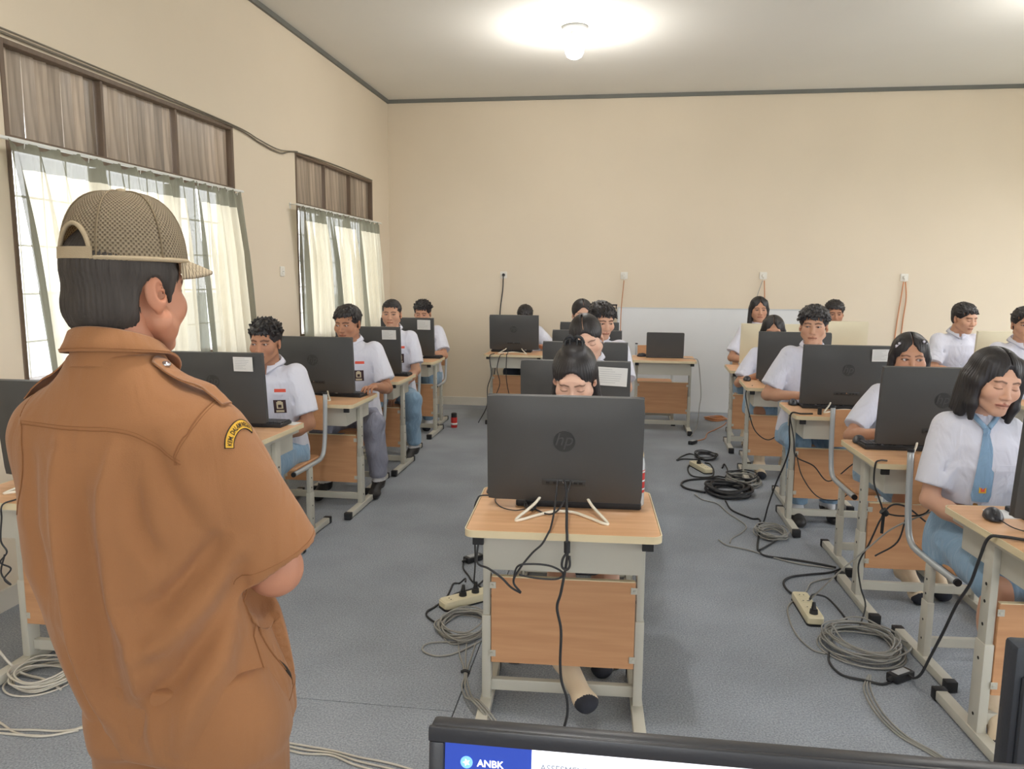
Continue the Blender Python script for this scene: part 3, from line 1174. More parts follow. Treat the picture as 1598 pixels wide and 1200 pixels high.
def make_mouse(label, loc, rz):
    t = thing('mouse', label, 'mouse', loc, rz)
    b = bmesh.new()
    bmesh.ops.create_uvsphere(b, u_segments=24, v_segments=14, radius=1.0)
    for v in b.verts:
        x, y, z = v.co
        hz = 0.034 * (1 - 0.35 * max(0, y)) if z > 0 else 0.004
        v.co = Vector((x * 0.031 * (1 + 0.12 * y * y * 0.5), y * 0.055, 0.006 + z * hz))
    obj('mouse_body', b, M['mouse'], t, smooth=True)
    b = bmesh.new()
    add_cyl(b, (-0.004, 0.03, 0.028), (0.004, 0.03, 0.028), 0.0085, seg=14)
    obj('scroll_wheel', b, M['key'], t, angle=40)
    b = bmesh.new()
    add_tube(b, [(0, 0.054, 0.013), (0, 0.02, 0.0345), (0, -0.008, 0.0395)], 0.0009, 5)
    obj('button_split', b, M['hole'], t)
    return t


def frac(rz, dx, dy, loc, z=0.0):
    c, s = math.cos(rz), math.sin(rz)
    return (loc[0] + c * dx - s * dy, loc[1] + s * dx + c * dy, z)


# id: (desk centre x, y, rotation deg, words for the place)
DESKS = {
    'L0': (-2.035, 2.61, 0, 'at the left edge half hidden by the capped man'),
    'L1': (-2.035, 3.72, -2, 'of the left column just beyond the capped man'),
    'L2': (-1.975, 4.84, 0, 'second from the capped man in the left column'),
    'L3': (-2.0, 5.94, 0, 'third from the capped man in the left column'),
    'L4': (-2.075, 7.34, 0, 'farthest of the left column'),
    'B0': (-1.115, 8.2, 0, 'alone at the back wall under the leftmost socket'),
    'C1': (-0.18, 2.605, 2.7, 'in the foreground at the centre'),
    'C2': (-0.20, 3.74, 1, 'second of the centre column'),
    'C3': (-0.21, 4.84, 0, 'third of the centre column'),
    'C4': (-0.25, 5.94, 0, 'fourth of the centre column'),
    'C5': (-0.28, 7.04, 0, 'last of the centre column'),
    'E': (0.432, 7.95, 0, 'unoccupied in front of the whiteboard'),
    'R1': (1.50, 2.65, 4.5, 'of the girl with the blue tie'),
    'R2': (1.437, 3.78, 1.7, 'of the girl with white hair clips'),
    'R3': (1.356, 4.96, 0, 'of the tousled boy in the right column'),
    'R4': (1.262, 6.13, -2, 'fourth from the front in the right column'),
    'R5': (1.285, 7.22, -2, 'farthest of the right column'),
    'S1': (2.09, 7.85, 0, 'by the back wall right of the whiteboard'),
    'S2': (3.07, 6.65, 0, 'of the boy looking down at a cream monitor'),
    'S3': (2.92, 5.40, 0, 'at the far right edge behind the tie girl'),
}
desk0 = chair0 = None
for k, (x, y, rz, wd) in DESKS.items():
    lab = 'beech-topped steel desk ' + wd
    if desk0 is None:
        desk0 = make_desk(lab, (x, y, 0), rad(rz))
    else:
        dup(desk0, (x, y, 0), rad(rz), lab)
CHAIRS = {k: 0.55 for k in DESKS}
CHAIRS['E'] = 0.50
for k, d in CHAIRS.items():
    x, y, rz, wd = DESKS[k]
    loc = frac(rad(rz), 0.0 if k != 'E' else -0.06, d, (x, y))
    lab = 'steel school chair at the desk ' + wd
    if chair0 is None:
        chair0 = make_chair(lab, loc, rad(rz))
    else:
        dup(chair0, loc, rad(rz), lab)

# monitor: (x, y, rotation deg)
MONS = {
    'C1': (-0.182, 2.60, 1.5, 'black monitor in the foreground at the centre, seen from behind'),
    'C2': (-0.216, 3.74, 0, 'black monitor with a paper sheet behind the centre girl with the claw clip'),
    'C3': (-0.222, 4.85, 0, 'black monitor in front of the boy in the centre column'),
    'C4': (-0.26, 5.95, 0, 'black monitor fourth in the centre column, partly hidden'),
    'C5': (-0.288, 7.05, 0, 'farthest black monitor of the centre column'),
    'B0': (-1.14, 8.20, 0, 'black monitor on the lone desk at the left of the back wall'),
    'L0': (-2.07, 2.60, 0, 'black monitor at the left edge beside the capped man'),
    'L1': (-2.09, 3.75, 0, 'black monitor with a paper sheet right behind the sleeve patch'),
    'L2': (-2.005, 4.85, 0, 'black monitor without a sheet in the left column'),
    'L3': (-2.005, 5.95, 0, 'black monitor with a paper sheet, third in the left column'),
    'L4': (-2.077, 7.35, 0, 'black monitor with a paper sheet, farthest in the left column'),
    'R1': (1.548, 2.66, 3, 'black monitor cut by the right edge, before the girl with the tie'),
    'R2': (1.475, 3.80, 1, 'black monitor before the girl with the white hair clips'),
    'R3': (1.385, 4.98, 0, 'black monitor with a paper sheet, before the tousled boy'),
    'R4': (1.315, 6.15, -1, 'black monitor before the girl peeping out, fourth in the right column'),
    'S3': (2.95, 5.38, 0, 'black monitor beyond the right edge of the frame'),
}
mon0 = None
MO = {}
for k, (x, y, rz, lab) in MONS.items():
    if mon0 is None:
        mon0 = make_monitor(lab, (x, y, DH), rad(rz))
        MO[k] = mon0
    else:
        MO[k] = dup(mon0, (x, y, DH), rad(rz), lab)
mc0 = make_monitor('cream monitor before the long-haired girl at the back', (1.345, 7.25, DH), rad(-1), 'moncream', emblem=False)
MO['R5'] = mc0
MO['S1'] = dup(mc0, (2.10, 7.90, DH), 0, 'cream monitor before the boy whose forehead shows at the back wall')
MO['S2'] = dup(mc0, (3.10, 6.68, DH + 0.0), 0, 'cream monitor nearest the right edge, beside the boy looking down')
paper_on(MO['L1'], 0.175, 0.32, 0.105, 0.075)
paper_on(MO['L3'], 0.185, 0.315, 0.115, 0.075)
paper_on(MO['L4'], 0.175, 0.31, 0.13, 0.095, 0.01)
paper_on(MO['C2'], 0.18, 0.305, 0.14, 0.09, 0.04)
paper_on(MO['R3'], 0.185, 0.32, 0.115, 0.075, -0.02)

# keyboards and mice
kb0 = ms0 = None
KB = {
    'C1': (-0.137, 2.695, 2.5), 'C2': (-0.2, 3.86, 0), 'C3': (-0.2, 4.97, 0), 'L1': (-1.995, 3.87, 0), 'L2': (-1.92, 4.955, -4), 'L3': (-1.92, 6.07, 0), 'L4': (-1.99, 7.47, 0),
    'R1': (1.58, 2.80, 4), 'R2': (1.385, 3.875, 1), 'R3': (1.36, 5.06, 0), 'R4': (1.32, 6.26, 0), 'B0': (-1.18, 8.30, 0), 'L0': (-2.03, 2.74, 0), 'S2': (3.1, 6.8, 0), 'R5': (1.36, 7.37, 0),
}
KW = {'C1': 'under the foreground monitor at the centre', 'C2': 'behind the second centre monitor', 'C3': 'behind the third centre monitor', 'L1': 'beside the first boy of the left column', 'L2': 'under the hand of the stout boy', 'L3': 'on the third desk of the left column', 'L4': 'on the farthest desk of the left column', 'R1': 'at the right edge before the girl with the tie', 'R2': 'before the girl with white hair clips', 'R3': 'before the tousled boy', 'R4': 'on the fourth desk of the right column', 'B0': 'on the lone desk at the back wall', 'L0': 'on the desk at the left edge', 'S2': 'behind the cream monitor at the right', 'R5': 'behind the cream monitor of the long-haired girl'}
for k, (x, y, rz) in KB.items():
    lab = 'black keyboard ' + KW[k]
    if kb0 is None:
        kb0 = make_keyboard(lab, (x, y, DH), rad(rz))
    else:
        dup(kb0, (x, y, DH), rad(rz), lab)
MS = {'C1': (-0.445, 2.78, 150), 'R1': (1.268, 2.735, 165), 'R2': (1.185, 3.955, 170), 'R3': (1.112, 5.12, 170), 'R4': (1.005, 6.30, 170), 'E': (0.22, 8.05, 90)}
MWD = {'C1': 'at the corner of the foreground desk', 'R1': 'on the desk of the girl with the tie', 'R2': 'at the desk corner before the girl with hair clips', 'R3': 'before the tousled boy', 'R4': 'on the fourth desk of the right column', 'E': 'beside the open laptop on the empty desk'}
for k, (x, y, rz) in MS.items():
    lab = 'black computer mouse ' + MWD[k]
    if ms0 is None:
        ms0 = make_mouse(lab, (x, y, DH), rad(rz))
    else:
        dup(ms0, (x, y, DH), rad(rz), lab)

# open laptop on the empty desk, lid back towards us
t = thing('laptop', 'open black laptop on the unoccupied desk before the whiteboard', 'laptop', (0.445, 7.95, DH), rad(-2))
b = bmesh.new()
add_prism(b, rounded_rect(0.375, 0.25, 0.012), 0.002, 0.02, mtx=Matrix.Translation((0, 0.12, 0)), ch=0.003)
obj('laptop_base', b, M['monblack'], t, angle=35)
b = bmesh.new()
add_prism(b, rounded_rect(0.375, 0.245, 0.012), 0.0, 0.009, mtx=Matrix.Translation((0, -0.012, 0.142)) @ Matrix.Rotation(rad(96), 4, 'X'), ch=0.002)
obj('laptop_lid', b, M['monblack'], t, angle=35)
obj('laptop_keys', box_bm((0, 0.11, 0.021), (0.32, 0.1, 0.002)), M['key'], t)

# water bottle at the foreground desk
t = thing('bottle', 'clear water bottle with a red label behind the foreground monitor', 'bottle', (0.066, 2.70, DH + 0.0))
b = bmesh.new()
add_lathe(b, [(0.001, 0.002), (0.027, 0.0), (0.030, 0.006), (0.030, 0.15), (0.027, 0.17), (0.013, 0.20), (0.0125, 0.21)], 24)
obj('bottle_body', b, M['bottle'], t, smooth=True)
b = bmesh.new()
add_lathe(b, [(0.0304, 0.05), (0.0306, 0.051), (0.0306, 0.13), (0.0304, 0.131)], 24)
lb = obj('bottle_label', b, M['red'], t, smooth=True)
b = bmesh.new()
for z in (0.06, 0.09, 0.122):
    add_lathe(b, [(0.0308, z), (0.0308, z + 0.006)], 24)
obj('label_band', b, M['paper'], lb, smooth=True)
b = bmesh.new()
add_lathe(b, [(0.0135, 0.205), (0.0145, 0.206), (0.0145, 0.222), (0.012, 0.224)], 20)
obj('bottle_cap', b, M['paper'], t, angle=40)

# red can by the farthest left desk
t = thing('drink_can', 'small red can with a black top on the carpet by the far left desk', 'can', (-1.70, 7.72, 0))
b = bmesh.new()
add_lathe(b, [(0.03, 0.0), (0.033, 0.005), (0.033, 0.10), (0.03, 0.108)], 20)
obj('can_body', b, M['red'], t, angle=40)
b = bmesh.new()
add_lathe(b, [(0.03, 0.108), (0.029, 0.15), (0.02, 0.155)], 20)
obj('can_top', b, M['blackpl'], t, angle=40)
b = bmesh.new()
add_lathe(b, [(0.0333, 0.03), (0.0334, 0.05)], 20)
obj('can_band', b, M['paper'], t, smooth=True)

# paper sheets lying on desks
for (x, y, rz, w_, d_, lab) in ((1.345, 2.80, 8, 0.12, 0.1, 'white paper sheet on the desk of the girl with the tie'), (-1.80, 3.93, -3, 0.13, 0.08, 'white paper sheet on the desk of the first boy of the left column')):
    b = box_bm((0, 0, 0.0008), (w_, d_, 0.0016))
    o = obj('paper_sheet', b, M['paper'])
    o.location = (x, y, DH)
    o.rotation_euler = (0, 0, rad(rz))
    tag(o, lab, 'paper')

# the photographer's own desk: screen facing us and a tower, in the foreground
t = thing('table', 'work table below the frame that carries the near screen', 'table', (0.30, 0.62, 0))
obj('tabletop', box_bm((0, 0, 0.735), (1.2, 0.55, 0.03), bevel=0.004), M['top'], t, angle=40)
for sx in (-1, 1):
    for sy in (-1, 1):
        obj('leg', box_bm((sx * 0.55, sy * 0.23, 0.36), (0.04, 0.04, 0.72), bevel=0.003), M['steel'], t)

# ------------------------------------------------------------------ near screen and dark upright monitor on the work table
t = thing('near_monitor', 'near black monitor with its lit blue and white screen along the bottom edge', 'monitor', (0.105, 0.645, DH), rad(0.6))
NT = Matrix.Translation((0, 0.02, 0.385)) @ Matrix.Rotation(rad(-6), 4, 'X')
b = bmesh.new()
add_box(b, (0, 0.0, -0.165), (0.544, 0.020, 0.33), bevel=0.004)
bmesh.ops.transform(b, matrix=NT, verts=b.verts)
obj('screen_housing', b, M['fgblack'], t, angle=35)
b = bmesh.new()
for (cx, cz, w_, h_) in ((0, -0.008, 0.546, 0.014), (0, -0.318, 0.546, 0.026), (-0.265, -0.165, 0.014, 0.30), (0.265, -0.165, 0.014, 0.30)):
    add_box(b, (cx, -0.011, cz), (w_, 0.006, h_), bevel=0.0015)
bmesh.ops.transform(b, matrix=NT, verts=b.verts)
obj('bezel', b, M['fgblack'], t, angle=35)


def on_screen(name, x0, x1, z0, z1, m, dy, parent):
    b = bmesh.new()
    add_box(b, ((x0 + x1) / 2, dy, (z0 + z1) / 2), (x1 - x0, 0.0004, abs(z1 - z0)))
    bmesh.ops.transform(b, matrix=NT, verts=b.verts)
    return obj(name, b, m, parent)


scr = on_screen('screen', -0.257, 0.257, -0.304, -0.016, M['whitescreen'], -0.0105, t)
on_screen('screen_side_panel', -0.2571, -0.176, -0.3041, -0.0158, M['bluescreen'], -0.0112, scr)


def screen_text(body, x, z, size, m, bold=0.0):
    o = text_mesh('screen_text', body, size, m, scr, bold=bold)
    o.data.transform(NT @ Matrix.Translation((x, -0.0118, z)) @ Matrix.Rotation(rad(90), 4, 'X'))
    return o


screen_text('ANBK', -0.2265, -0.0355, 0.0092, M['textwhite'], 0.0002)
screen_text('ASSESMENT NASIONAL BERBASIS KOMPUTER', -0.168, -0.0345, 0.0088, M['textgrey'], 0.0001)
b = bmesh.new()
add_prism(b, [(0.0058 * math.cos(2 * PI * k / 20), 0.0058 * math.sin(2 * PI * k / 20)) for k in range(20)], 0, 0.0004)
bmesh.ops.transform(b, matrix=NT @ Matrix.Translation((-0.2365, -0.0116, -0.0325)) @ Matrix.Rotation(rad(90), 4, 'X'), verts=b.verts)
obj('screen_icon', b, M['icon'], scr)
b = bmesh.new()
add_prism(b, [(0.0035 * (1 if k % 2 else 0.45) * math.cos(2 * PI * k / 10), 0.0035 * (1 if k % 2 else 0.45) * math.sin(2 * PI * k / 10)) for k in range(10)], 0, 0.0004)
bmesh.ops.transform(b, matrix=NT @ Matrix.Translation((-0.2365, -0.0121, -0.0325)) @ Matrix.Rotation(rad(90), 4, 'X'), verts=b.verts)
obj('screen_icon', b, M['textwhite'], scr)
b = bmesh.new()
add_box(b, (0, 0.05, 0.10), (0.05, 0.02, 0.2), bevel=0.004)
add_box(b, (0, 0.03, 0.006), (0.2, 0.16, 0.012), bevel=0.004)
obj('stand', b, M['fgblack'], t, angle=40)

t = thing('upright_monitor', 'dark blue-grey monitor standing at the lower right corner, back towards us', 'monitor', (0.7235, 0.905, DH), rad(1))
b = bmesh.new()
add_box(b, (0, 0, 0.220), (0.55, 0.030, 0.35), bevel=0.006)
obj('back_shell', b, M['fgtower'], t, angle=35)
b = bmesh.new()
add_box(b, (0, -0.018, 0.205), (0.536, 0.010, 0.31), bevel=0.003)
obj('back_cover', b, M['fgtower'], t, angle=35)
b = bmesh.new()
add_box(b, (0, 0.0165, 0.205), (0.53, 0.002, 0.32))
obj('screen', b, M['screen'], t)
b = bmesh.new()
add_box(b, (0, -0.02, 0.06), (0.06, 0.02, 0.11), bevel=0.004)
add_box(b, (0, 0.0, 0.006), (0.22, 0.15, 0.012), bevel=0.004)
obj('stand', b, M['fgtower'], t, angle=40)

# ------------------------------------------------------------------ power strips, adapters, cables
def power_strip(label, loc, rz, plugs):
    t = thing('power_strip', label, 'power strip', loc, rz)
    b = bmesh.new()
    add_prism(b, rounded_rect(0.30, 0.075, 0.016), 0.006, 0.042, ch=0.006)
    obj('strip_body', b, M['strip'], t, angle=40)
    b = bmesh.new()
    add_prism(b, rounded_rect(0.302, 0.077, 0.016), 0.0, 0.007)
    obj('strip_base', b, M['blackpl'], t, angle=40)
    for k in range(4):
        x = -0.105 + 0.07 * k
        b = bmesh.new()
        add_cyl(b, (x, 0, 0.0415), (x, 0, 0.043), 0.021, seg=20)
        so = obj('outlet', b, M['strip'], t, angle=40)
        b = bmesh.new()
        for s in (-1, 1):
            add_cyl(b, (x, s * 0.0095, 0.0425), (x, s * 0.0095, 0.0436), 0.0035, seg=8)
        obj('outlet_hole', b, M['hole'], so)
        if k in plugs:
            b = bmesh.new()
            add_cyl(b, (x, 0, 0.043), (x, 0, 0.062), 0.019, 0.017, 16)
            add_cyl(b, (x, 0, 0.062), (x + 0.004, 0.0, 0.095), 0.012, 0.007, 12)
            o = obj('plug', b, M['blackpl'], None, angle=40)
            o.location = loc
            o.rotation_euler = (0, 0, rz)
            tag(o, 'black plug in %s outlet of the %s' % (['first', 'second', 'third', 'fourth'][k], label.split(',')[0]), 'plug')
    return t


power_strip('cream power strip beside the foreground desk, left of its leg', (-0.69, 3.46, 0.001), rad(42), (1, 2))
power_strip('cream power strip near the right column desk feet', (0.90, 3.60, 0.001), rad(92), (0,))
power_strip('far cream power strip mid aisle', (0.675, 6.32, 0.001), rad(-70), (1,))


def adapter(label, loc, rz):
    t = thing('power_adapter', label, 'adapter', loc, rz)
    obj('adapter_body', box_bm((0, 0, 0.017), (0.108, 0.05, 0.032), bevel=0.006), M['adapter'], t, angle=40)
    obj('adapter_label', box_bm((0, 0, 0.0335), (0.07, 0.032, 0.0006)), M['labelwhite'], t)
    b = bmesh.new()
    add_cyl(b, (-0.053, 0, 0.017), (-0.075, 0, 0.015), 0.010, 0.006, 10)
    obj('adapter_plug', b, M['blackpl'], t, angle=40)
    return t


adapter('black laptop adapter with grey label beside the foreground desk', (-0.775, 4.0, 0.001), rad(50))
adapter('black adapter with grey label by the chair foot at the right', (1.12, 3.02, 0.001), rad(35))
adapter('small black adapter farthest up the aisle', (0.70, 7.33, 0.001), rad(60))


def coil(name, label, c, rx, ry, r, m, loops, seed, h=0.03, seg=5):
    rng = random.Random(seed)
    bm = bmesh.new()
    for k in range(loops):
        sx, sy = rng.uniform(0.72, 1.06), rng.uniform(0.7, 1.08)
        ox, oy = rng.uniform(-.12, .12) * rx, rng.uniform(-.12, .12) * ry
        a0 = rng.uniform(0, 6.28)
        z0 = r + h * k / loops
        pts = []
        for q in range(10):
            a = 2 * PI * q / 10
            j = 1 + rng.uniform(-.07, .07)
            pts.append((c[0] + ox + rx * sx * j * math.cos(a), c[1] + oy + ry * sy * j * math.sin(a), max(r, z0 + 0.008 * math.sin(a * 2 + a0))))
        add_tube(bm, spline(pts, 4, True), r, seg, True)
    o = obj(name, bm, M[m])
    return tag(o, label, 'cable coil')


coil('cable_coil', 'grey network cable coil beside the left leg of the foreground desk', (-0.66, 3.19), 0.125, 0.155, 0.0038, 'cableg', 11, 1)
coil('cable_coil', 'big tangled grey cable coil by the right column chair feet', (1.055, 3.27), 0.16, 0.17, 0.0038, 'cableg', 15, 2, 0.06)
coil('cable_coil', 'thick black extension cable coil lying in the aisle', (0.812, 5.63), 0.16, 0.19, 0.011, 'cablek', 7, 3, 0.05)
coil('cable_coil', 'grey and tangled coil behind the thick black coil', (0.95, 5.93), 0.13, 0.17, 0.006, 'cableg', 8, 4, 0.05)
coil('cable_coil', 'black loops lying over the tangled grey coil', (0.96, 5.97), 0.12, 0.15, 0.005, 'cablek', 4, 14, 0.08)
coil('cable_coil', 'small tidy grey cable coil near the aisle end of the third right desk', (0.944, 4.71), 0.09, 0.12, 0.0038, 'cableg', 10, 5, 0.045)
coil('cable_coil', 'white cable coil under the desk at the left edge', (-2.17, 2.50), 0.12, 0.12, 0.0038, 'cablew', 9, 6, 0.05)
coil('cable_coil', 'black cable heap at the far end of the aisle', (0.76, 6.78), 0.10, 0.16, 0.005, 'cablek', 5, 7, 0.03)
coil('cable_coil', 'orange cable heap at the foot of the whiteboard', (1.06, 8.66), 0.12, 0.1, 0.006, 'cableo', 5, 8, 0.03)


def floor_cable(label, pts, r, m, lift=None):
    P = []
    for k, p in enumerate(pts):
        P.append((p[0], p[1], p[2] if len(p) > 2 and p[2] > 0.0081 else r + 0.001))
    return cable('cable', label, P, r, m)


floor_cable('black lead looping from the right desks to the right power strip', [(1.252, 4.235), (1.142, 4.131), (1.022, 4.081), (0.915, 4.027), (0.863, 3.946), (0.862, 3.842), (0.90, 3.76)], 0.006, 'cablek')
floor_cable('long black cable running along the aisle from the thick coil', [(0.758, 5.41), (0.773, 5.19), (0.87, 5.029), (0.921, 4.981), (0.826, 4.508), (0.817, 4.393), (0.846, 4.325), (0.984, 4.292), (1.115, 4.244), (1.188, 4.205)], 0.006, 'cablek')
floor_cable('grey cable wandering across the aisle below the thick coil', [(0.559, 5.547), (0.602, 5.417), (0.694, 5.334), (0.739, 5.124), (0.814, 4.881), (0.777, 4.743), (0.694, 4.604), (0.67, 4.519)], 0.0042, 'cableg')
floor_cable('grey cable pair end running to the right chair feet', [(0.611, 4.566), (0.647, 4.478), (0.758, 4.415), (0.874, 4.316), (1.0, 4.234), (1.107, 4.211), (1.171, 4.19)], 0.0045, 'cableg')
floor_cable('black cable bending left of the thick coil', [(0.878, 5.962), (0.744, 6.02), (0.553, 5.938), (0.484, 5.816), (0.513, 5.684), (0.639, 5.597)], 0.008, 'cablek')
floor_cable('short black cable by the small grey coil', [(1.003, 4.68), (0.876, 4.493), (0.821, 4.416)], 0.006, 'cablek')
floor_cable('black lead from the right power strip into the tangled coil', [(0.90, 3.56, 0.085), (0.95, 3.70, 0.05), (1.022, 3.753, 0.02), (1.052, 3.68), (1.061, 3.535)], 0.005, 'cablek')
floor_cable('black lead curving under the tangled coil to the adapter', [(0.898, 3.199), (0.877, 3.104), (0.899, 3.011), (0.97, 2.981), (1.033, 2.96), (1.075, 2.985)], 0.005, 'cablek')
floor_cable('grey cable bowing left from the right power strip', [(1.138, 4.063), (1.009, 3.97), (0.943, 3.83), (0.83, 3.66), (0.80, 3.5), (0.80, 3.334), (0.834, 3.213), (0.881, 3.185)], 0.004, 'cableg')
for k, (d, wd) in enumerate(((0, 'middle'), (-0.012, 'left'), (0.014, 'right'))):
    floor_cable('%s strand of the three grey cables leaving the tangled coil' % wd, [(1.009 + d * .3, 3.028), (0.965 + d, 2.911), (0.958 + d, 2.753), (0.99 + d, 2.617), (1.05 + d, 2.533), (1.085 + d, 2.476), (1.16 + d, 2.36), (1.25, 2.2)], 0.0036, 'cableg')
floor_cable('black lead looping left of the power strip by the foreground desk', [(-0.71, 3.47, 0.10), (-0.738, 3.604, 0.06), (-0.782, 3.67), (-0.811, 3.659), (-0.809, 3.573), (-0.81, 3.474), (-0.838, 3.374), (-0.86, 3.321), (-0.85, 3.27), (-0.802, 3.215)], 0.0048, 'cablek')
floor_cable('black lead crossing in front of the power strip by the foreground desk', [(-0.66, 3.76), (-0.70, 3.62), (-0.765, 3.55), (-0.80, 3.47), (-0.79, 3.37)], 0.0045, 'cablek')
floor_cable('black lead from the laptop adapter by the foreground desk', [(-0.82, 3.95), (-0.80, 3.861), (-0.758, 3.78), (-0.721, 3.703), (-0.66, 3.63), (-0.62, 3.55)], 0.0045, 'cablek')
floor_cable('grey cable loop sticking out left under the foreground desk', [(-0.562, 3.065), (-0.597, 3.011), (-0.632, 2.962), (-0.674, 2.924), (-0.722, 2.911), (-0.772, 2.934), (-0.792, 2.967), (-0.784, 3.006), (-0.744, 3.029), (-0.651, 3.05), (-0.57, 3.105)], 0.004, 'cableg')
for k, (d, wd) in enumerate(((0.0, 'inner'), (0.013, 'outer right'), (-0.013, 'outer left'))):
    floor_cable('%s strand of the grey cables tied beside the foreground desk leg' % wd, [(-0.62 + d * 3, 3.06), (-0.60 + d * 2, 2.938), (-0.583 + d * .8, 2.853), (-0.567 + d * .3, 2.772), (-0.553 + d, 2.696), (-0.52 + d, 2.60, 0.02), (-0.48 + d, 2.52, 0.055), (-0.43 + d, 2.46, 0.05), (-0.36 + d, 2.40)], 0.0036, 'cableg')
o = obj('cable_tie', tube_bm([(-0.59, 2.80, 0.006), (-0.575, 2.80, 0.012), (-0.555, 2.80, 0.006)], 0.006, 8), M['blackpl'])
tag(o, 'black cable tie around the grey cables beside the foreground desk', 'cable tie')
floor_cable('pale cables on the carpet at the lower left corner', [(-2.3, 2.15), (-2.075, 2.155), (-1.957, 2.158), (-1.854, 2.178), (-1.777, 2.267), (-1.7, 2.35)], 0.004, 'cablew')
floor_cable('second pale cable on the carpet at the lower left corner', [(-2.3, 2.18), (-2.08, 2.175), (-1.95, 2.19), (-1.85, 2.20), (-1.75, 2.25)], 0.004, 'cablew')
floor_cable('third pale cable crossing at the lower left corner', [(-2.25, 2.26), (-2.1, 2.21), (-2.0, 2.165), (-1.9, 2.16), (-1.8, 2.21)], 0.004, 'cablew')
floor_cable('white cord dropping from the left desk into the white coil', [(-2.43, 2.42, 0.5), (-2.40, 2.44, 0.33), (-2.35, 2.47, 0.16), (-2.28, 2.50, 0.03), (-2.157, 2.491), (-2.047, 2.438)], 0.005, 'cablew')
for k, wd in enumerate(('upper', 'middle', 'lower')):
    floor_cable('%s of three pale cables on the carpet right of the capped man' % wd, [(-1.082, 2.255 - k * .016), (-0.991, 2.245 - k * .02), (-0.901, 2.235 - k * .012), (-0.806, 2.215 - k * .02), (-0.694, 2.199 - k * .025), (-0.58, 2.167 - k * .02)], 0.0036, 'cablew')
floor_cable('orange lead stretching along the carpet from the heap by the whiteboard', [(1.16, 8.5), (1.098, 8.297), (0.992, 8.064), (0.89, 7.843), (0.838, 7.579), (0.74, 7.44)], 0.005, 'cableo')
floor_cable('black lead arching left of the far power strip', [(0.501, 6.598), (0.556, 6.754), (0.632, 6.868), (0.684, 6.80), (0.68, 6.50, 0.06), (0.675, 6.36, 0.09)], 0.006, 'cablek')
floor_cable('black lead lying behind the far power strip', [(0.813, 6.701), (0.69, 6.655), (0.56, 6.656), (0.506, 6.589)], 0.006, 'cablek')
floor_cable('black lead circling the far power strip', [(0.628, 6.573), (0.575, 6.338), (0.575, 6.125), (0.623, 6.052), (0.735, 6.08), (0.775, 6.283), (0.771, 6.505), (0.732, 6.545)], 0.006, 'cablek')
floor_cable('short black lead curling right of the far power strip', [(0.719, 6.029), (0.786, 6.1), (0.854, 6.092), (0.892, 6.348), (0.889, 6.526), (0.856, 6.386)], 0.006, 'cablek')

# leads hanging at the foreground desk
cable('cable', 'black lead hanging from the left port of the foreground monitor', [(-0.203, 2.552, 0.866), (-0.203, 2.535, 0.84), (-0.203, 2.45, 0.79), (-0.206, 2.37, 0.762), (-0.212, 2.328, 0.752), (-0.23, 2.318, 0.72), (-0.26, 2.315, 0.69), (-0.299, 2.315, 0.636), (-0.318, 2.315, 0.592), (-0.294, 2.315, 0.558)], 0.0035, 'cablek')
cable('cable', 'black lead loop hanging before the grey tray of the foreground desk', [(-0.318, 2.312, 0.60), (-0.305, 2.312, 0.645), (-0.262, 2.312, 0.656), (-0.2, 2.312, 0.653), (-0.161, 2.312, 0.632), (-0.179, 2.312, 0.612), (-0.241, 2.312, 0.61), (-0.30, 2.312, 0.618)], 0.0032, 'cablek')
cable('cable', 'black lead slanting from the left leg of the foreground desk', [(-0.44, 2.36, 0.70), (-0.44, 2.34, 0.64), (-0.399, 2.318, 0.63), (-0.357, 2.316, 0.603), (-0.326, 2.316, 0.573), (-0.294, 2.316, 0.556)], 0.0035, 'cablek')
t = thing('monitor_cable', 'thick black cord with a ferrite hanging down the middle of the foreground desk', 'cable', (-0.15, 2.315, 0))
b = bmesh.new()
P = [(-0.18, 2.552, 0.868), (-0.172, 2.535, 0.85), (-0.162, 2.45, 0.80), (-0.156, 2.37, 0.765), (-0.151, 2.322, 0.752), (-0.150, 2.312, 0.72), (-0.149, 2.312, 0.68), (-0.166, 2.314, 0.57), (-0.178, 2.314, 0.516), (-0.164, 2.314, 0.441), (-0.165, 2.314, 0.332), (-0.159, 2.314, 0.267), (-0.142, 2.314, 0.213), (-0.139, 2.314, 0.158), (-0.152, 2.314, 0.094), (-0.16, 2.33, 0.02), (-0.12, 2.36, 0.006)]
add_tube(b, spline([(x + 0.15, y - 2.315, z) for x, y, z in P], 6), 0.0045, 8)
obj('cord', b, M['cablek'], t)
b = bmesh.new()
add_cyl(b, (0.0, -0.003, 0.735), (0.0005, -0.003, 0.700), 0.010, seg=14)
obj('ferrite', b, M['blackpl'], t, angle=40)
b = bmesh.new()
add_tube(b, spline([(0.0, -0.004, 0.70), (-0.012, -0.008, 0.68), (-0.014, -0.008, 0.655), (0.0, -0.008, 0.645), (0.01, -0.008, 0.66), (0.008, -0.004, 0.69)], 6), 0.004, 7)
obj('cord_knot', b, M['cablek'], t)
cable('cable', 'black lead from the right port of the foreground monitor to the left', [(-0.158, 2.552, 0.868), (-0.16, 2.535, 0.85), (-0.185, 2.50, 0.79), (-0.22, 2.50, 0.762), (-0.27, 2.56, 0.755), (-0.30, 2.62, 0.755)], 0.003, 'cablek')
cable('cable', 'thin mouse lead curving on the left of the foreground tabletop', [(-0.43, 2.735, 0.757), (-0.435, 2.66, 0.754), (-0.40, 2.58, 0.754), (-0.35, 2.55, 0.754), (-0.315, 2.57, 0.754)], 0.002, 'cablek')
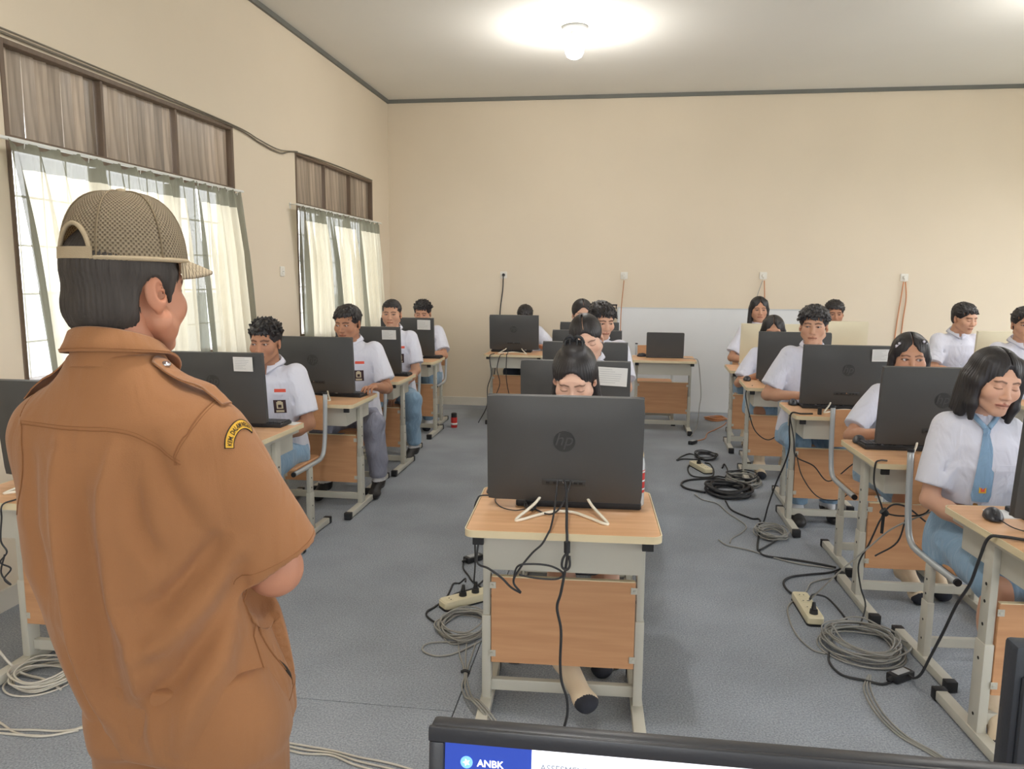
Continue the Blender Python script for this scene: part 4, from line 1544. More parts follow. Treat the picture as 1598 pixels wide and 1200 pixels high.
cable('cable', 'black lead from the foreground keyboard over the left desk edge', [(-0.38, 2.72, 0.757), (-0.43, 2.71, 0.755), (-0.49, 2.705, 0.756), (-0.506, 2.69, 0.745), (-0.512, 2.66, 0.70), (-0.50, 2.62, 0.55), (-0.505, 2.62, 0.45)], 0.003, 'cablek')
coil('cable_coil', 'small black lead bundle on the left of the foreground tabletop', (0, 0), 0.022, 0.05, 0.0022, 'cablek', 7, 9, 0.02).location = (-0.298, 2.60, DH)
cable('cable', 'black cord looping from the right edge monitor down to the adapter', [(1.56, 2.57, 0.80), (1.45, 2.47, 0.757), (1.32, 2.47, 0.757), (1.205, 2.52, 0.757), (1.175, 2.55, 0.74), (1.168, 2.58, 0.66), (1.165, 2.62, 0.56), (1.155, 2.68, 0.46), (1.145, 2.74, 0.33), (1.135, 2.80, 0.21), (1.14, 2.88, 0.10), (1.145, 2.96, 0.04), (1.15, 3.03, 0.02)], 0.0052, 'cablek')
cable('cable', 'mouse lead on the desk of the girl with the tie', [(1.268, 2.685, 0.762), (1.29, 2.62, 0.754), (1.36, 2.56, 0.754), (1.44, 2.57, 0.754)], 0.002, 'cablek')
t = thing('cable_bundle', 'bunch of black cables with a plug dangling at the hair-clip girl\'s desk leg', 'cable', (1.15, 3.5, 0))
b = bmesh.new()
for pts in ([(0.04, 0.06, 0.754), (0.0, 0.03, 0.76), (-0.02, 0.02, 0.745), (-0.02, 0.02, 0.66), (0.0, 0.01, 0.60), (0.02, 0.0, 0.53), (0.0, -0.01, 0.48), (-0.03, 0.0, 0.38), (-0.06, 0.02, 0.28), (-0.05, 0.0, 0.18), (-0.03, -0.02, 0.10), (-0.07, -0.08, 0.02)],
            [(0.02, 0.0, 0.53), (0.10, 0.0, 0.52), (0.20, 0.0, 0.54), (0.24, 0.05, 0.62), (0.18, 0.03, 0.66), (0.12, 0.0, 0.52), (0.09, 0, 0.40), (0.0, 0.0, 0.33)],
            [(0.02, 0.0, 0.53), (0.06, 0.0, 0.57), (0.12, 0.0, 0.56), (0.2, 0.0, 0.50)]):
    add_tube(b, spline(pts, 6), 0.004, 6)
obj('cable', b, M['cablek'], t)
b = bmesh.new()
add_cyl(b, (0.015, -0.01, 0.545), (0.035, -0.01, 0.525), 0.018, 0.012, 12)
add_cyl(b, (0.02, -0.01, 0.52), (0.018, -0.01, 0.44), 0.007, 0.007, 10)
obj('plug', b, M['blackpl'], t, angle=40)
cable('cable', 'grey cable rising from the tangled coil to the hair-clip girl\'s desk', [(0.90, 3.66, 0.01), (0.94, 3.60, 0.10), (1.02, 3.52, 0.25), (1.12, 3.48, 0.38), (1.22, 3.49, 0.47), (1.40, 3.50, 0.56)], 0.004, 'cableg')
cable('cable', 'black cord falling from the tousled boy\'s desk to the aisle', [(1.15, 4.76, 0.756), (1.08, 4.74, 0.757), (1.032, 4.78, 0.75), (1.025, 4.78, 0.66), (1.03, 4.77, 0.54), (1.01, 4.80, 0.42), (0.99, 4.9, 0.28), (0.96, 4.95, 0.12), (0.94, 4.96, 0.012), (0.90, 4.9, 0.008)], 0.0052, 'cablek')
cable('cable', 'thin black lead hanging in a wide loop at the tousled boy\'s desk', [(1.035, 4.84, 0.73), (1.05, 4.76, 0.60), (1.06, 4.72, 0.50), (1.16, 4.70, 0.45), (1.25, 4.70, 0.36), (1.36, 4.70, 0.45), (1.46, 4.70, 0.56), (1.48, 4.74, 0.72)], 0.0038, 'cablek')
cable('cable', 'lower thin lead hanging below the wide loop at the tousled boy\'s desk', [(1.06, 4.72, 0.52), (1.10, 4.70, 0.38), (1.20, 4.69, 0.26), (1.33, 4.69, 0.26), (1.42, 4.70, 0.38), (1.46, 4.72, 0.58), (1.47, 4.74, 0.70)], 0.0032, 'cablek')
o = obj('cable_clip', box_bm((1.19, 4.76, 0.772), (0.022, 0.02, 0.042), bevel=0.004), M['blackpl'])
tag(o, 'small black lead clip at the front of the tousled boy\'s desk', 'clip')
cable('cable', 'thin dark lead hanging in a loop at the fourth right desk', [(1.0, 6.0, 0.752), (0.945, 5.95, 0.70), (0.97, 5.9, 0.55), (1.02, 5.88, 0.42), (1.12, 5.88, 0.36), (1.22, 5.88, 0.45), (1.3, 5.9, 0.58)], 0.004, 'cablek')
cable('cable', 'grey lead hanging beside the right leg of the empty desk', [(0.62, 7.9, 0.758), (0.72, 7.86, 0.757), (0.765, 7.80, 0.74), (0.79, 7.76, 0.55), (0.80, 7.74, 0.40), (0.79, 7.74, 0.30), (0.77, 7.72, 0.1), (0.70, 7.6, 0.01)], 0.004, 'cableg')
t = thing('cable_bundle', 'thin leads hanging before the panel of the lone back wall desk', 'cable', (-1.12, 7.92, 0))
b = bmesh.new()
for pts in ([(-0.05, 0.1, 0.83), (-0.06, 0.06, 0.757), (-0.06, -0.01, 0.74), (-0.06, -0.01, 0.5), (-0.02, -0.01, 0.3), (0.02, 0, 0.2)], [(-0.10, 0.05, 0.757), (-0.13, -0.01, 0.74), (-0.16, -0.01, 0.6), (-0.13, -0.01, 0.45), (-0.18, -0.01, 0.3)], [(-0.2, 0.06, 0.757), (-0.24, -0.01, 0.73), (-0.22, -0.01, 0.55), (-0.26, -0.01, 0.4), (-0.27, 0, 0.2), (-0.36, 0, 0.02)]):
    add_tube(b, spline(pts, 6), 0.0045, 6)
obj('lead', b, M['cablek'], t)
t = thing('cable_bundle', 'black leads tangled at the tray of the desk at the left edge', 'cable', (-2.13, 2.33, 0))
b = bmesh.new()
add_tube(b, spline([(0.02, 0.2, 0.758), (0.02, 0.05, 0.757), (0.005, -0.002, 0.75), (0.0, -0.006, 0.70), (-0.01, -0.006, 0.62), (0.01, -0.006, 0.58), (-0.02, -0.006, 0.54), (0.02, -0.006, 0.52), (-0.01, -0.006, 0.48), (0.015, -0.006, 0.46), (-0.02, -0.006, 0.50), (0.0, -0.006, 0.57)], 6), 0.003, 6)
for k in range(4):
    add_tube(b, spline([(-0.06 + .02 * k, 0.15, 0.76), (0.0, 0.10 + .02 * k, 0.775), (0.06, 0.16, 0.76), (0.02, 0.2, 0.77), (-0.04, 0.18, 0.77)], 5, True), 0.0025, 6, True)
obj('lead', b, M['cablek'], t)

# ------------------------------------------------------------------ signed-distance modelling of bodies, clothes and hair
def A(*v):
    return np.array(v, dtype=np.float64)


class Field:
    def __init__(s, lo, hi, h):
        s.h = h
        s.lo = np.array(lo, float)
        s.n = np.maximum(np.ceil((np.array(hi, float) - s.lo) / h).astype(int) + 1, 4)
        s.D = np.full(tuple(s.n), 1.0, np.float32)
        s.ax = [(s.lo[k] + h * np.arange(s.n[k])).astype(np.float32) for k in range(3)]

    def _rng(s, lo, hi, m):
        out = []
        for k in range(3):
            a = int(max(0, math.floor((lo[k] - m - s.lo[k]) / s.h)))
            b = int(min(s.n[k], math.ceil((hi[k] + m - s.lo[k]) / s.h) + 1))
            if b - a < 1:
                return None
            out.append(slice(a, b))
        return tuple(out)

    def put(s, fn, lo, hi, k=0.0, mode='u'):
        r = s._rng(lo, hi, k + 3 * s.h)
        if r is None:
            return s
        X = s.ax[0][r[0]][:, None, None]
        Y = s.ax[1][r[1]][None, :, None]
        Z = s.ax[2][r[2]][None, None, :]
        d = fn(X, Y, Z)
        a = s.D[r]
        if mode == 'u':
            if k > 0:
                hh = np.maximum(k - np.abs(a - d), 0) / k
                s.D[r] = np.minimum(a, d) - hh * hh * k * 0.25
            else:
                s.D[r] = np.minimum(a, d)
        else:
            d = -d
            if k > 0:
                hh = np.maximum(k - np.abs(a - d), 0) / k
                s.D[r] = np.maximum(a, d) + hh * hh * k * 0.25
            else:
                s.D[r] = np.maximum(a, d)
        return s

    def cone(s, a, b, ra, rb, k=0.0, mode='u', flat=False):
        a, b = np.array(a, float), np.array(b, float)
        ba = b - a
        bb = max(float(ba @ ba), 1e-9)
        L = math.sqrt(bb)

        def fn(X, Y, Z):
            px, py, pz = X - a[0], Y - a[1], Z - a[2]
            t0 = (px * ba[0] + py * ba[1] + pz * ba[2]) / bb
            t = np.clip(t0, 0, 1)
            d = np.sqrt((px - ba[0] * t) ** 2 + (py - ba[1] * t) ** 2 + (pz - ba[2] * t) ** 2) - (ra + (rb - ra) * t)
            if flat:
                d = np.maximum(d, (t0 - 1) * L)
            return d
        R = max(ra, rb)
        return s.put(fn, np.minimum(a, b) - R, np.maximum(a, b) + R, k, mode)

    def ell(s, c, r, k=0.0, mode='u', R=None):
        c, r = np.array(c, float), np.array(r, float)

        def fn(X, Y, Z):
            x, y, z = X - c[0], Y - c[1], Z - c[2]
            if R is not None:
                x, y, z = (R[0][0] * x + R[1][0] * y + R[2][0] * z, R[0][1] * x + R[1][1] * y + R[2][1] * z, R[0][2] * x + R[1][2] * y + R[2][2] * z)
            k0 = np.sqrt((x / r[0]) ** 2 + (y / r[1]) ** 2 + (z / r[2]) ** 2)
            k1 = np.sqrt((x / r[0] ** 2) ** 2 + (y / r[1] ** 2) ** 2 + (z / r[2] ** 2) ** 2)
            return k0 * (k0 - 1) / np.maximum(k1, 1e-6)
        e = float(max(r)) if R is not None else r
        return s.put(fn, c - e, c + e, k, mode)

    def loft(s, tab, k=0.0, n=2.4, mode='u'):
        """stack of super-ellipses: rows z, cx, cy, rx, ry"""
        T = np.array(tab, float)
        lo = (np.min(T[:, 1] - T[:, 3]), np.min(T[:, 2] - T[:, 4]), T[0, 0])
        hi = (np.max(T[:, 1] + T[:, 3]), np.max(T[:, 2] + T[:, 4]), T[-1, 0])

        def fn(X, Y, Z):
            z = Z.ravel()
            cx, cy, rx, ry = [np.interp(z, T[:, 0], T[:, q]).astype(np.float32)[None, None, :] for q in (1, 2, 3, 4)]
            q = (np.abs((X - cx) / rx) ** n + np.abs((Y - cy) / ry) ** n) ** (1 / n)
            d = (q - 1) * np.minimum(rx, ry)
            return np.maximum(d, np.maximum(T[0, 0] - Z, Z - T[-1, 0]))
        return s.put(fn, lo, hi, k, mode)

    def cut(s, p, nrm, k=0.0):
        """drop everything on the side the normal points to"""
        p, nrm = np.array(p, float), np.array(nrm, float)
        nrm /= np.linalg.norm(nrm)
        d = (s.ax[0][:, None, None] - p[0]) * nrm[0] + (s.ax[1][None, :, None] - p[1]) * nrm[1] + (s.ax[2][None, None, :] - p[2]) * nrm[2]
        s.D = np.maximum(s.D, d.astype(np.float32))
        return s

    def mesh(s):
        D = s.D.copy()
        D[0], D[-1] = 1, 1
        D[:, 0], D[:, -1] = 1, 1
        D[:, :, 0], D[:, :, -1] = 1, 1
        S = D < 0
        c = np.zeros(tuple(q - 1 for q in D.shape), np.uint8)
        offs = [(i, j, k) for i in (0, 1) for j in (0, 1) for k in (0, 1)]
        nx, ny, nz = D.shape
        for i, j, k in offs:
            c += S[i:nx - 1 + i, j:ny - 1 + j, k:nz - 1 + k]
        act = (c > 0) & (c < 8)
        I = np.argwhere(act)
        idx = np.full(act.shape, -1, np.int32)
        idx[act] = np.arange(len(I), dtype=np.int32)
        v = [D[I[:, 0] + i, I[:, 1] + j, I[:, 2] + k] for i, j, k in offs]
        P = np.zeros((len(I), 3))
        cnt = np.zeros(len(I))
        for a in range(8):
            for b in range(a + 1, 8):
                if sum(abs(offs[a][q] - offs[b][q]) for q in range(3)) != 1:
                    continue
                m = (v[a] < 0) != (v[b] < 0)
                t = v[a][m] / (v[a][m] - v[b][m])
                oa, ob = np.array(offs[a], float), np.array(offs[b], float)
                P[m] += oa + t[:, None] * (ob - oa)
                cnt[m] += 1
        V = s.lo + s.h * (I + P / cnt[:, None])
        Q = []
        for axis in range(3):
            sl0 = [slice(1, -1)] * 3
            sl1 = [slice(1, -1)] * 3
            sl0[axis], sl1[axis] = slice(0, -1), slice(1, None)
            d = S[tuple(sl0)] != S[tuple(sl1)]
            E = np.argwhere(d)
            o = np.ones(3, int)
            o[axis] = 0
            E = E + o
            b, c_ = (axis + 1) % 3, (axis + 2) % 3
            inside = S[E[:, 0], E[:, 1], E[:, 2]]

            def cell(db, dc):
                X = E.copy()
                X[:, b] += db
                X[:, c_] += dc
                return idx[X[:, 0], X[:, 1], X[:, 2]]
            q = np.stack([cell(-1, -1), cell(0, -1), cell(0, 0), cell(-1, 0)], 1)
            q[~inside] = q[~inside][:, ::-1]
            Q.append(q)
        return V, np.concatenate(Q)


def vnormals(V, F):
    n = np.cross(V[F[:, 2]] - V[F[:, 0]], V[F[:, 3]] - V[F[:, 1]])
    N = np.zeros_like(V)
    for q in range(4):
        for a in range(3):
            N[:, a] += np.bincount(F[:, q], n[:, a], len(V))
    return N / np.maximum(np.linalg.norm(N, axis=1), 1e-12)[:, None]


def smooth(V, F, it=1, lam=0.5):
    e = np.concatenate([F[:, [0, 1]], F[:, [1, 2]], F[:, [2, 3]], F[:, [3, 0]]])
    for _ in range(it):
        S_ = np.zeros_like(V)
        c = np.bincount(np.concatenate([e[:, 0], e[:, 1]]), minlength=len(V)).astype(float)
        for a in range(3):
            S_[:, a] = np.bincount(e[:, 0], V[e[:, 1], a], len(V)) + np.bincount(e[:, 1], V[e[:, 0], a], len(V))
        V = V + lam * (S_ / c[:, None] - V)
    return V


def wrinkle(V, F, amp, seed, fx=28.0):
    g = np.random.default_rng(seed)
    N = vnormals(V, F)
    d = np.zeros(len(V))
    for _ in range(5):
        k = g.normal(0, 1, 3) * A(1.0, 1.0, 0.55)
        k = k / np.linalg.norm(k) * fx * g.uniform(0.5, 1.6)
        w = g.normal(0, 1, 3) * 7
        d += np.sin(V @ k + g.uniform(0, 6) + 1.3 * np.sin(V @ w + g.uniform(0, 6)))
    d = np.sign(d) * np.abs(d) ** 1.2
    return V + N * (amp * d / 2.5)[:, None]


def rotm(yaw=0, pitch=0, roll=0):
    m = Matrix.Rotation(rad(yaw), 3, 'Z') @ Matrix.Rotation(rad(pitch), 3, 'X') @ Matrix.Rotation(rad(roll), 3, 'Y')
    return np.array(m)


# ---- head: local origin at its centre, face towards -Y, chin at z = -.115, crown at z = .112
def seg_dist(V, a, b):
    a, b = np.array(a, float), np.array(b, float)
    ba = b - a
    t = np.clip((V - a) @ ba / (ba @ ba), 0, 1)
    return np.linalg.norm(V - a - t[:, None] * ba, axis=1)


HEADS = {}


def head_template(kind, h=0.003):
    """kind: (male, eyes, width, jaw)"""
    key = (kind, h)
    if key in HEADS:
        return HEADS[key]
    male, eyes, wd, jaw = kind
    f = Field((-0.105, -0.135, -0.16), (0.105, 0.135, 0.135), h)
    f.ell((0, 0.016, 0.034), (0.0735 * wd, 0.093, 0.079))
    f.ell((0, -0.025, -0.022), (0.0625 * wd, 0.064, 0.078), 0.03)
    for s in (-1, 1):
        f.cone((s * 0.052 * wd * jaw, -0.008, -0.056), (s * 0.016 * jaw, -0.066, -0.098), 0.021, 0.015, 0.022)
        f.ell((s * 0.041 * wd, -0.057, -0.028), (0.026, 0.024, 0.026), 0.02)
    f.ell((0, -0.070, -0.099), (0.019 * jaw, 0.014, 0.015), 0.016)
    f.ell((0, -0.068, -0.066), (0.030, 0.0205, 0.026), 0.02)
    f.cone((-0.032, -0.072, 0.022), (0.032, -0.072, 0.022), 0.014, 0.014, 0.02)
    for s in (-1, 1):
        f.ell((s * 0.0315, -0.0925, 0.001), (0.018, 0.011, 0.0115), 0.012, 'd')
    nl = 0.0105 if male else 0.0092
    f.cone((0, -0.083, 0.006), (0, -0.099, -0.031), 0.0065, nl, 0.011)
    f.ell((0, -0.1005, -0.036), (0.0105, 0.0095, 0.0085), 0.006)
    for s in (-1, 1):
        f.ell((s * 0.0125, -0.0905, -0.038), (0.0085, 0.0105, 0.0075), 0.006)
        f.ell((s * 0.0062, -0.0985, -0.0455), (0.0034, 0.0042, 0.003), 0.002, 'd')
        f.ell((s * 0.0315, -0.0735, 0.0), (0.0135, 0.0135, 0.0128), 0.004)
    # lips
    lipu = [(-0.022, -0.0815, -0.0665), (-0.009, -0.0885, -0.0632), (0, -0.0893, -0.0642), (0.009, -0.0885, -0.0632), (0.022, -0.0815, -0.0665)]
    for a, b in zip(lipu, lipu[1:]):
        f.cone(a, b, 0.0042, 0.0046, 0.005)
    lipl = [(-0.019, -0.082, -0.0705), (-0.007, -0.0872, -0.0735), (0.007, -0.0872, -0.0735), (0.019, -0.082, -0.0705)]
    for a, b in zip(lipl, lipl[1:]):
        f.cone(a, b, 0.0048, 0.0055, 0.005)
    mouth = [(-0.023, -0.086, -0.0682), (-0.008, -0.0935, -0.0682), (0.008, -0.0935, -0.0682), (0.023, -0.086, -0.0682)]
    for a, b in zip(mouth, mouth[1:]):
        f.cone(a, b, 0.0014, 0.0014, 0.003, 'd')
    f.cone((0, -0.0935, -0.050), (0, -0.0915, -0.059), 0.0022, 0.0028, 0.005, 'd')
    # ears
    for s in (-1, 1):
        Re = np.array(Matrix.Rotation(rad(s * 24), 3, 'Z') @ Matrix.Rotation(rad(-12), 3, 'X'))
        f.ell((s * 0.0765 * wd, 0.014, -0.008), (0.0075, 0.0185, 0.031), 0.006, 'u', Re)
        f.ell((s * 0.0850 * wd, 0.008, -0.003), (0.0088, 0.0105, 0.019), 0.003, 'd', Re)
        f.ell((s * 0.0800 * wd, 0.006, -0.010), (0.0070, 0.006, 0.009), 0.003, 'd', Re)
        f.ell((s * 0.0755 * wd, 0.006, -0.034), (0.0055, 0.008, 0.008), 0.005, 'u')
    # neck stump
    f.cone((0, 0.022, -0.03), (0, 0.045, -0.17), 0.052 if male else 0.046, 0.053 if male else 0.045, 0.02)
    # eyelid opening
    if eyes != 'closed':
        oz = {'open': 0.0044, 'narrow': 0.0031, 'wide': 0.0054}[eyes]
        for s in (-1, 1):
            Rl = np.array(Matrix.Rotation(rad(s * -5), 3, 'Y'))
            f.ell((s * 0.0318, -0.088, -0.0003), (0.0138, 0.012, oz), 0.0, 'd', Rl)
    V, F = f.mesh()
    V = smooth(V, F, 1, 0.25)
    x, y, z = V.T
    col = np.ones((len(V), 3))

    def blend(mask, c):
        m = np.clip(mask, 0, 1)[:, None]
        col[:] = col * (1 - m) + np.array(c) * m
    # warmer cheeks, nose and ears (skin tone differences)
    blend(0.35 * np.exp(-((np.abs(x) - 0.042) / 0.02) ** 2 - ((z + 0.03) / 0.022) ** 2) * (y < -0.04), (1.02, 0.86, 0.82))
    blend(0.25 * np.exp(-(x / 0.016) ** 2 - ((z + 0.036) / 0.012) ** 2) * (y < -0.085), (1.0, 0.84, 0.80))
    blend(0.3 * (np.abs(x) > 0.074 * wd) * (np.abs(z) < 0.05), (1.0, 0.85, 0.80))
    # lips
    dl = np.min([seg_dist(V, a, b) for a, b in list(zip(lipu, lipu[1:])) + list(zip(lipl, lipl[1:]))], axis=0)
    blend(np.clip((0.0068 - dl) / 0.0018, 0, 1) * (y < -0.078) * 0.85, (0.66, 0.40, 0.40) if not male else (0.76, 0.55, 0.50))
    dm = np.min([seg_dist(V, a, b) for a, b in zip(mouth, mouth[1:])], axis=0)
    blend(np.clip((0.0040 - dm) / 0.002, 0, 1) * 0.85, (0.34, 0.20, 0.19))
    # brows
    for s in (-1, 1):
        pts = [(s * 0.013, -0.09, 0.0185), (s * 0.03, -0.087, 0.0235), (s * 0.047, -0.073, 0.0185)]
        db = np.min([seg_dist(V[:, [0, 2]], (p[0], p[2]), (q[0], q[2])) for p, q in zip(pts, pts[1:])], axis=0)
        th = 0.0042 if male else 0.003
        blend(np.clip((th + 0.0016 - db) / 0.0024, 0, 1) * (y < -0.045) * 0.82, (0.16, 0.13, 0.12))
        # lash lines
        ex, ez = (x - s * 0.0318) / 0.0155, (z + 0.0003)
        if eyes == 'closed':
            lz = -0.0045 - 0.0022 * (1 - np.clip(ex, -1, 1) ** 2)
            blend(np.clip((0.0022 - np.abs(ez - lz)) / 0.0014, 0, 1) * (np.abs(ex) < 1.0) * (y < -0.06) * 0.85, (0.16, 0.11, 0.1))
            uz = 0.0062 - 0.004 * np.clip(ex, -1, 1) ** 2
            blend(np.clip((0.0015 - np.abs(ez - uz)) / 0.0014, 0, 1) * (np.abs(ex) < 1.0) * (y < -0.06) * 0.4, (0.45, 0.3, 0.27))
        else:
            q = np.sqrt((ex * 0.0155 / 0.0142) ** 2 + (ez / (oz + 0.0008)) ** 2)
            blend(np.clip((1.42 - q) / 0.2, 0, 1) * (y < -0.06) * (ez > -0.001) * 0.9, (0.14, 0.10, 0.09))
            blend(np.clip((1.3 - q) / 0.25, 0, 1) * (y < -0.06) * (ez <= -0.001) * 0.5, (0.35, 0.22, 0.2))
    blend(np.clip((0.0052 - np.minimum(np.linalg.norm(V - A(0.0062, -0.0985, -0.0455), axis=1), np.linalg.norm(V - A(-0.0062, -0.0985, -0.0455), axis=1))) / 0.002, 0, 1) * 0.8, (0.3, 0.17, 0.15))
    HEADS[key] = (V, F, col)
    return HEADS[key]


def eyeballs(gx=0.0, gz=0.0):
    """two eyeballs with iris and pupil coloured in; gaze offsets in radians"""
    bm = bmesh.new()
    bmesh.ops.create_uvsphere(bm, u_segments=24, v_segments=16, radius=1.0)
    v0 = np.array([v.co[:] for v in bm.verts])
    f0 = [[v.index for v in f.verts] for f in bm.faces]
    bm.free()
    Vs, Fs, Cs, n = [], [], [], 0
    # pole of the sphere towards the gaze so that iris rings are round
    g = A(math.sin(gx), -math.cos(gx) * math.cos(gz), math.sin(gz))
    q = np.array(Vector((0, 0, 1)).rotation_difference(Vector(g)).to_matrix())
    P = v0 @ q.T
    ang = np.arccos(np.clip(v0[:, 2], -1, 1))
    col = np.tile(A(0.56, 0.50, 0.47), (len(P), 1))
    col[ang < 0.62] = (0.10, 0.06, 0.045)
    col[ang < 0.27] = (0.015, 0.012, 0.012)
    for s in (-1, 1):
        Vs.append(P * 0.0122 + A(s * 0.0315, -0.0735, 0.0))
        Fs += [[i + n for i in f] for f in f0]
        Cs.append(col)
        n += len(P)
    return np.concatenate(Vs), Fs, np.concatenate(Cs)


HAIRS = {}


def parting(f):
    """narrow centre parting down to the scalp"""
    q = [(0, -0.070, 0.098), (0, -0.045, 0.115), (0, -0.01, 0.125), (0, 0.03, 0.126)]
    for a, b in zip(q, q[1:]):
        f.cone(a, b, 0.0042, 0.0036, 0.002, 'd')
        for dz in (0.006, 0.012, 0.018, 0.023):
            f.cone(A(*a) - A(0, -0.3 * dz, dz), A(*b) - A(0, 0, dz), 0.0034, 0.0030, 0.001, 'd')
        f.cone(A(*a) + A(0, -0.006, 0.008), A(*b) + A(0, 0, 0.009), 0.0050, 0.0044, 0.002, 'd')




def hair_template(style, wd=1.0):
    key = (style, wd)
    if key in HAIRS:
        return HAIRS[key]
    g = np.random.default_rng(hash_s(style))
    h = 0.0035
    f = Field((-0.15, -0.16, -0.31), (0.15, 0.17, 0.18), h)
    sk_c, sk_r = A(0, 0.016, 0.034), A(0.0735 * wd, 0.093, 0.079)
    boy = style in ('short', 'quiff', 'curly', 'buzz', 'fringe')
    t = {'short': 0.010, 'quiff': 0.011, 'curly': 0.013, 'buzz': 0.0055, 'fringe': 0.013}.get(style, 0.012)
    f.ell(sk_c + A(0, 0.002, 0.004), sk_r + t)
    if boy:
        f.ell((0, 0.045, -0.015), (0.066 * wd, 0.062, 0.062), 0.015)
        # face opening, temples, ears and nape left bare
        top = {'short': 0.102, 'quiff': 0.096, 'curly': 0.094, 'buzz': 0.112, 'fringe': 0.094}[style]
        f.ell((0, -0.112, -0.040), (0.060 * wd, 0.075, top), 0.010, 'd')
        for s in (-1, 1):
            f.ell((s * 0.088 * wd, -0.005, -0.038), (0.034, 0.042, 0.050), 0.008, 'd')
            f.ell((s * 0.058 * wd, -0.085, -0.045), (0.032, 0.05, 0.085), 0.010, 'd')
        f.cut((0, 0.06, -0.062), (0, -0.25, -1))
        if True:
            n = {'buzz': 240, 'short': 260, 'quiff': 280, 'curly': 300, 'fringe': 320}[style]
            for _ in range(n):
                a = g.uniform(0, 2 * PI)
                zz = g.uniform(0.02, 1.0) ** 0.8
                d = A(math.cos(a) * math.sqrt(1 - zz * zz), math.sin(a) * math.sqrt(1 - zz * zz), zz)
                p = sk_c + d * (sk_r + t - 0.005)
                if p[1] < -0.045 and p[2] < 0.066 or (p[1] < 0.02 and p[2] < 0.035):
                    continue
                nrm = d / sk_r
                nrm = nrm / np.linalg.norm(nrm)
                if style == 'curly':
                    fl = g.normal(0, 0.8, 3)
                    ln = g.uniform(0.008, 0.018)
                    lift = 0.5
                elif style == 'buzz':
                    fl = A(g.normal(0, 0.5), g.normal(-0.3, 0.5), 0.2)
                    ln = g.uniform(0.004, 0.008)
                    lift = 0.5
                elif style == 'quiff':
                    fl = A(g.normal(0.5, 0.3), -0.6 + g.normal(0, .25), 0.25)
                    ln = g.uniform(0.022, 0.042)
                    lift = 0.18
                elif style == 'fringe':
                    fl = A(g.normal(0, 0.3) + 0.9 * d[0], -1.0 + g.normal(0, .25), -0.3)
                    ln = g.uniform(0.020, 0.038)
                    lift = 0.25
                else:
                    fl = A(g.normal(0.3, 0.3) + 0.4 * d[0], -0.8 + g.normal(0, .25), -0.05)
                    ln = g.uniform(0.012, 0.026)
                    lift = 0.2
                fl = fl - (fl @ nrm) * nrm * 0.8
                dr = nrm * lift + fl * 0.7
                dr /= np.linalg.norm(dr)
                f.cone(p, p + dr * ln, 0.0088, 0.0035, 0.006)
            # uneven front hairline
            for k in range(22):
                xx = g.uniform(-0.058, 0.058) * wd
                yy = 0.016 - math.sqrt(max(0.0, 1 - (xx / (sk_r[0] + t)) ** 2)) * (sk_r[1] + t) * 0.95
                f.ell((xx, yy, 0.050 + g.uniform(-0.012, 0.008)), (g.uniform(.003, .006), 0.022, g.uniform(.008, .016)), 0.003, 'd')
            for k in range(16):
                xx = (k / 15 * 2 - 1) * 0.056 * wd
                yy = 0.016 - math.sqrt(max(0.0, 1 - (xx / (sk_r[0] + t)) ** 2)) * (sk_r[1] + t) * 0.93
                dz = {'fringe': 0.034, 'quiff': 0.018, 'short': 0.014, 'curly': 0.018, 'buzz': 0.008}[style] * g.uniform(0.5, 1.1)
                f.cone((xx, yy + 0.012, 0.078), (xx + g.uniform(-.006, .008), yy - 0.003, 0.068 - dz), 0.009, 0.0025, 0.004)
    else:
        if style == 'bob':
            for s in (-1, 1):
                f.cone((s * 0.055, -0.035, 0.075), (s * 0.079, -0.030, 0.0), 0.024, 0.019, 0.02)
                f.cone((s * 0.079, -0.030, 0.0), (s * 0.080, -0.034, -0.085), 0.019, 0.017, 0.02)
                f.cone((s * 0.080, -0.034, -0.085), (s * 0.072, -0.038, -0.140), 0.017, 0.011, 0.02)
                f.cone((s * 0.082, 0.01, 0.0), (s * 0.088, 0.012, -0.135), 0.026, 0.021, 0.03)
                f.cone((s * 0.07, 0.05, 0.0), (s * 0.072, 0.06, -0.13), 0.032, 0.028, 0.03)
            f.ell((0, 0.06, -0.06), (0.08, 0.055, 0.10), 0.03)
            f.ell((0, -0.112, -0.06), (0.057, 0.085, 0.100), 0.006, 'd')
            f.cone((0, -0.080, 0.086), (0, -0.105, -0.01), 0.008, 0.056, 0.006, 'd')
            f.ell((0, -0.10, -0.12), (0.058, 0.085, 0.12), 0.008, 'd')
            f.cut((0, 0, -0.150), (0, 0.12, -1))
            f.cone((0, -0.075, 0.108), (0, 0.03, 0.132), 0.004, 0.004, 0.006, 'd')
        elif style in ('long', 'clips'):
            for s in (-1, 1):
                f.cone((s * 0.052, -0.03, 0.075), (s * 0.077, -0.008, 0.0), 0.022, 0.017, 0.02)
                f.cone((s * 0.077, -0.006, 0.0), (s * 0.082, -0.004, -0.12), 0.018, 0.018, 0.02)
                f.cone((s * 0.082, -0.004, -0.12), (s * 0.085, 0.0, -0.25), 0.018, 0.013, 0.02)
                f.cone((s * 0.06, 0.05, 0.0), (s * 0.07, 0.065, -0.24), 0.03, 0.028, 0.03)
            f.ell((0, 0.065, -0.08), (0.078, 0.045, 0.15), 0.03)
            f.ell((0, -0.112, -0.045), (0.058, 0.085, 0.104), 0.006, 'd')
            f.cone((0, -0.074, 0.094), (0, -0.105, -0.01), 0.006, 0.060, 0.008, 'd')
            parting(f)
            f.ell((0, -0.10, -0.12), (0.06, 0.085, 0.13), 0.008, 'd')
            f.cut((0, 0, -0.262), (0, 0.1, -1))
        else:   # pulled back
            f.ell((0, 0.045, -0.01), (0.066, 0.064, 0.066), 0.015)
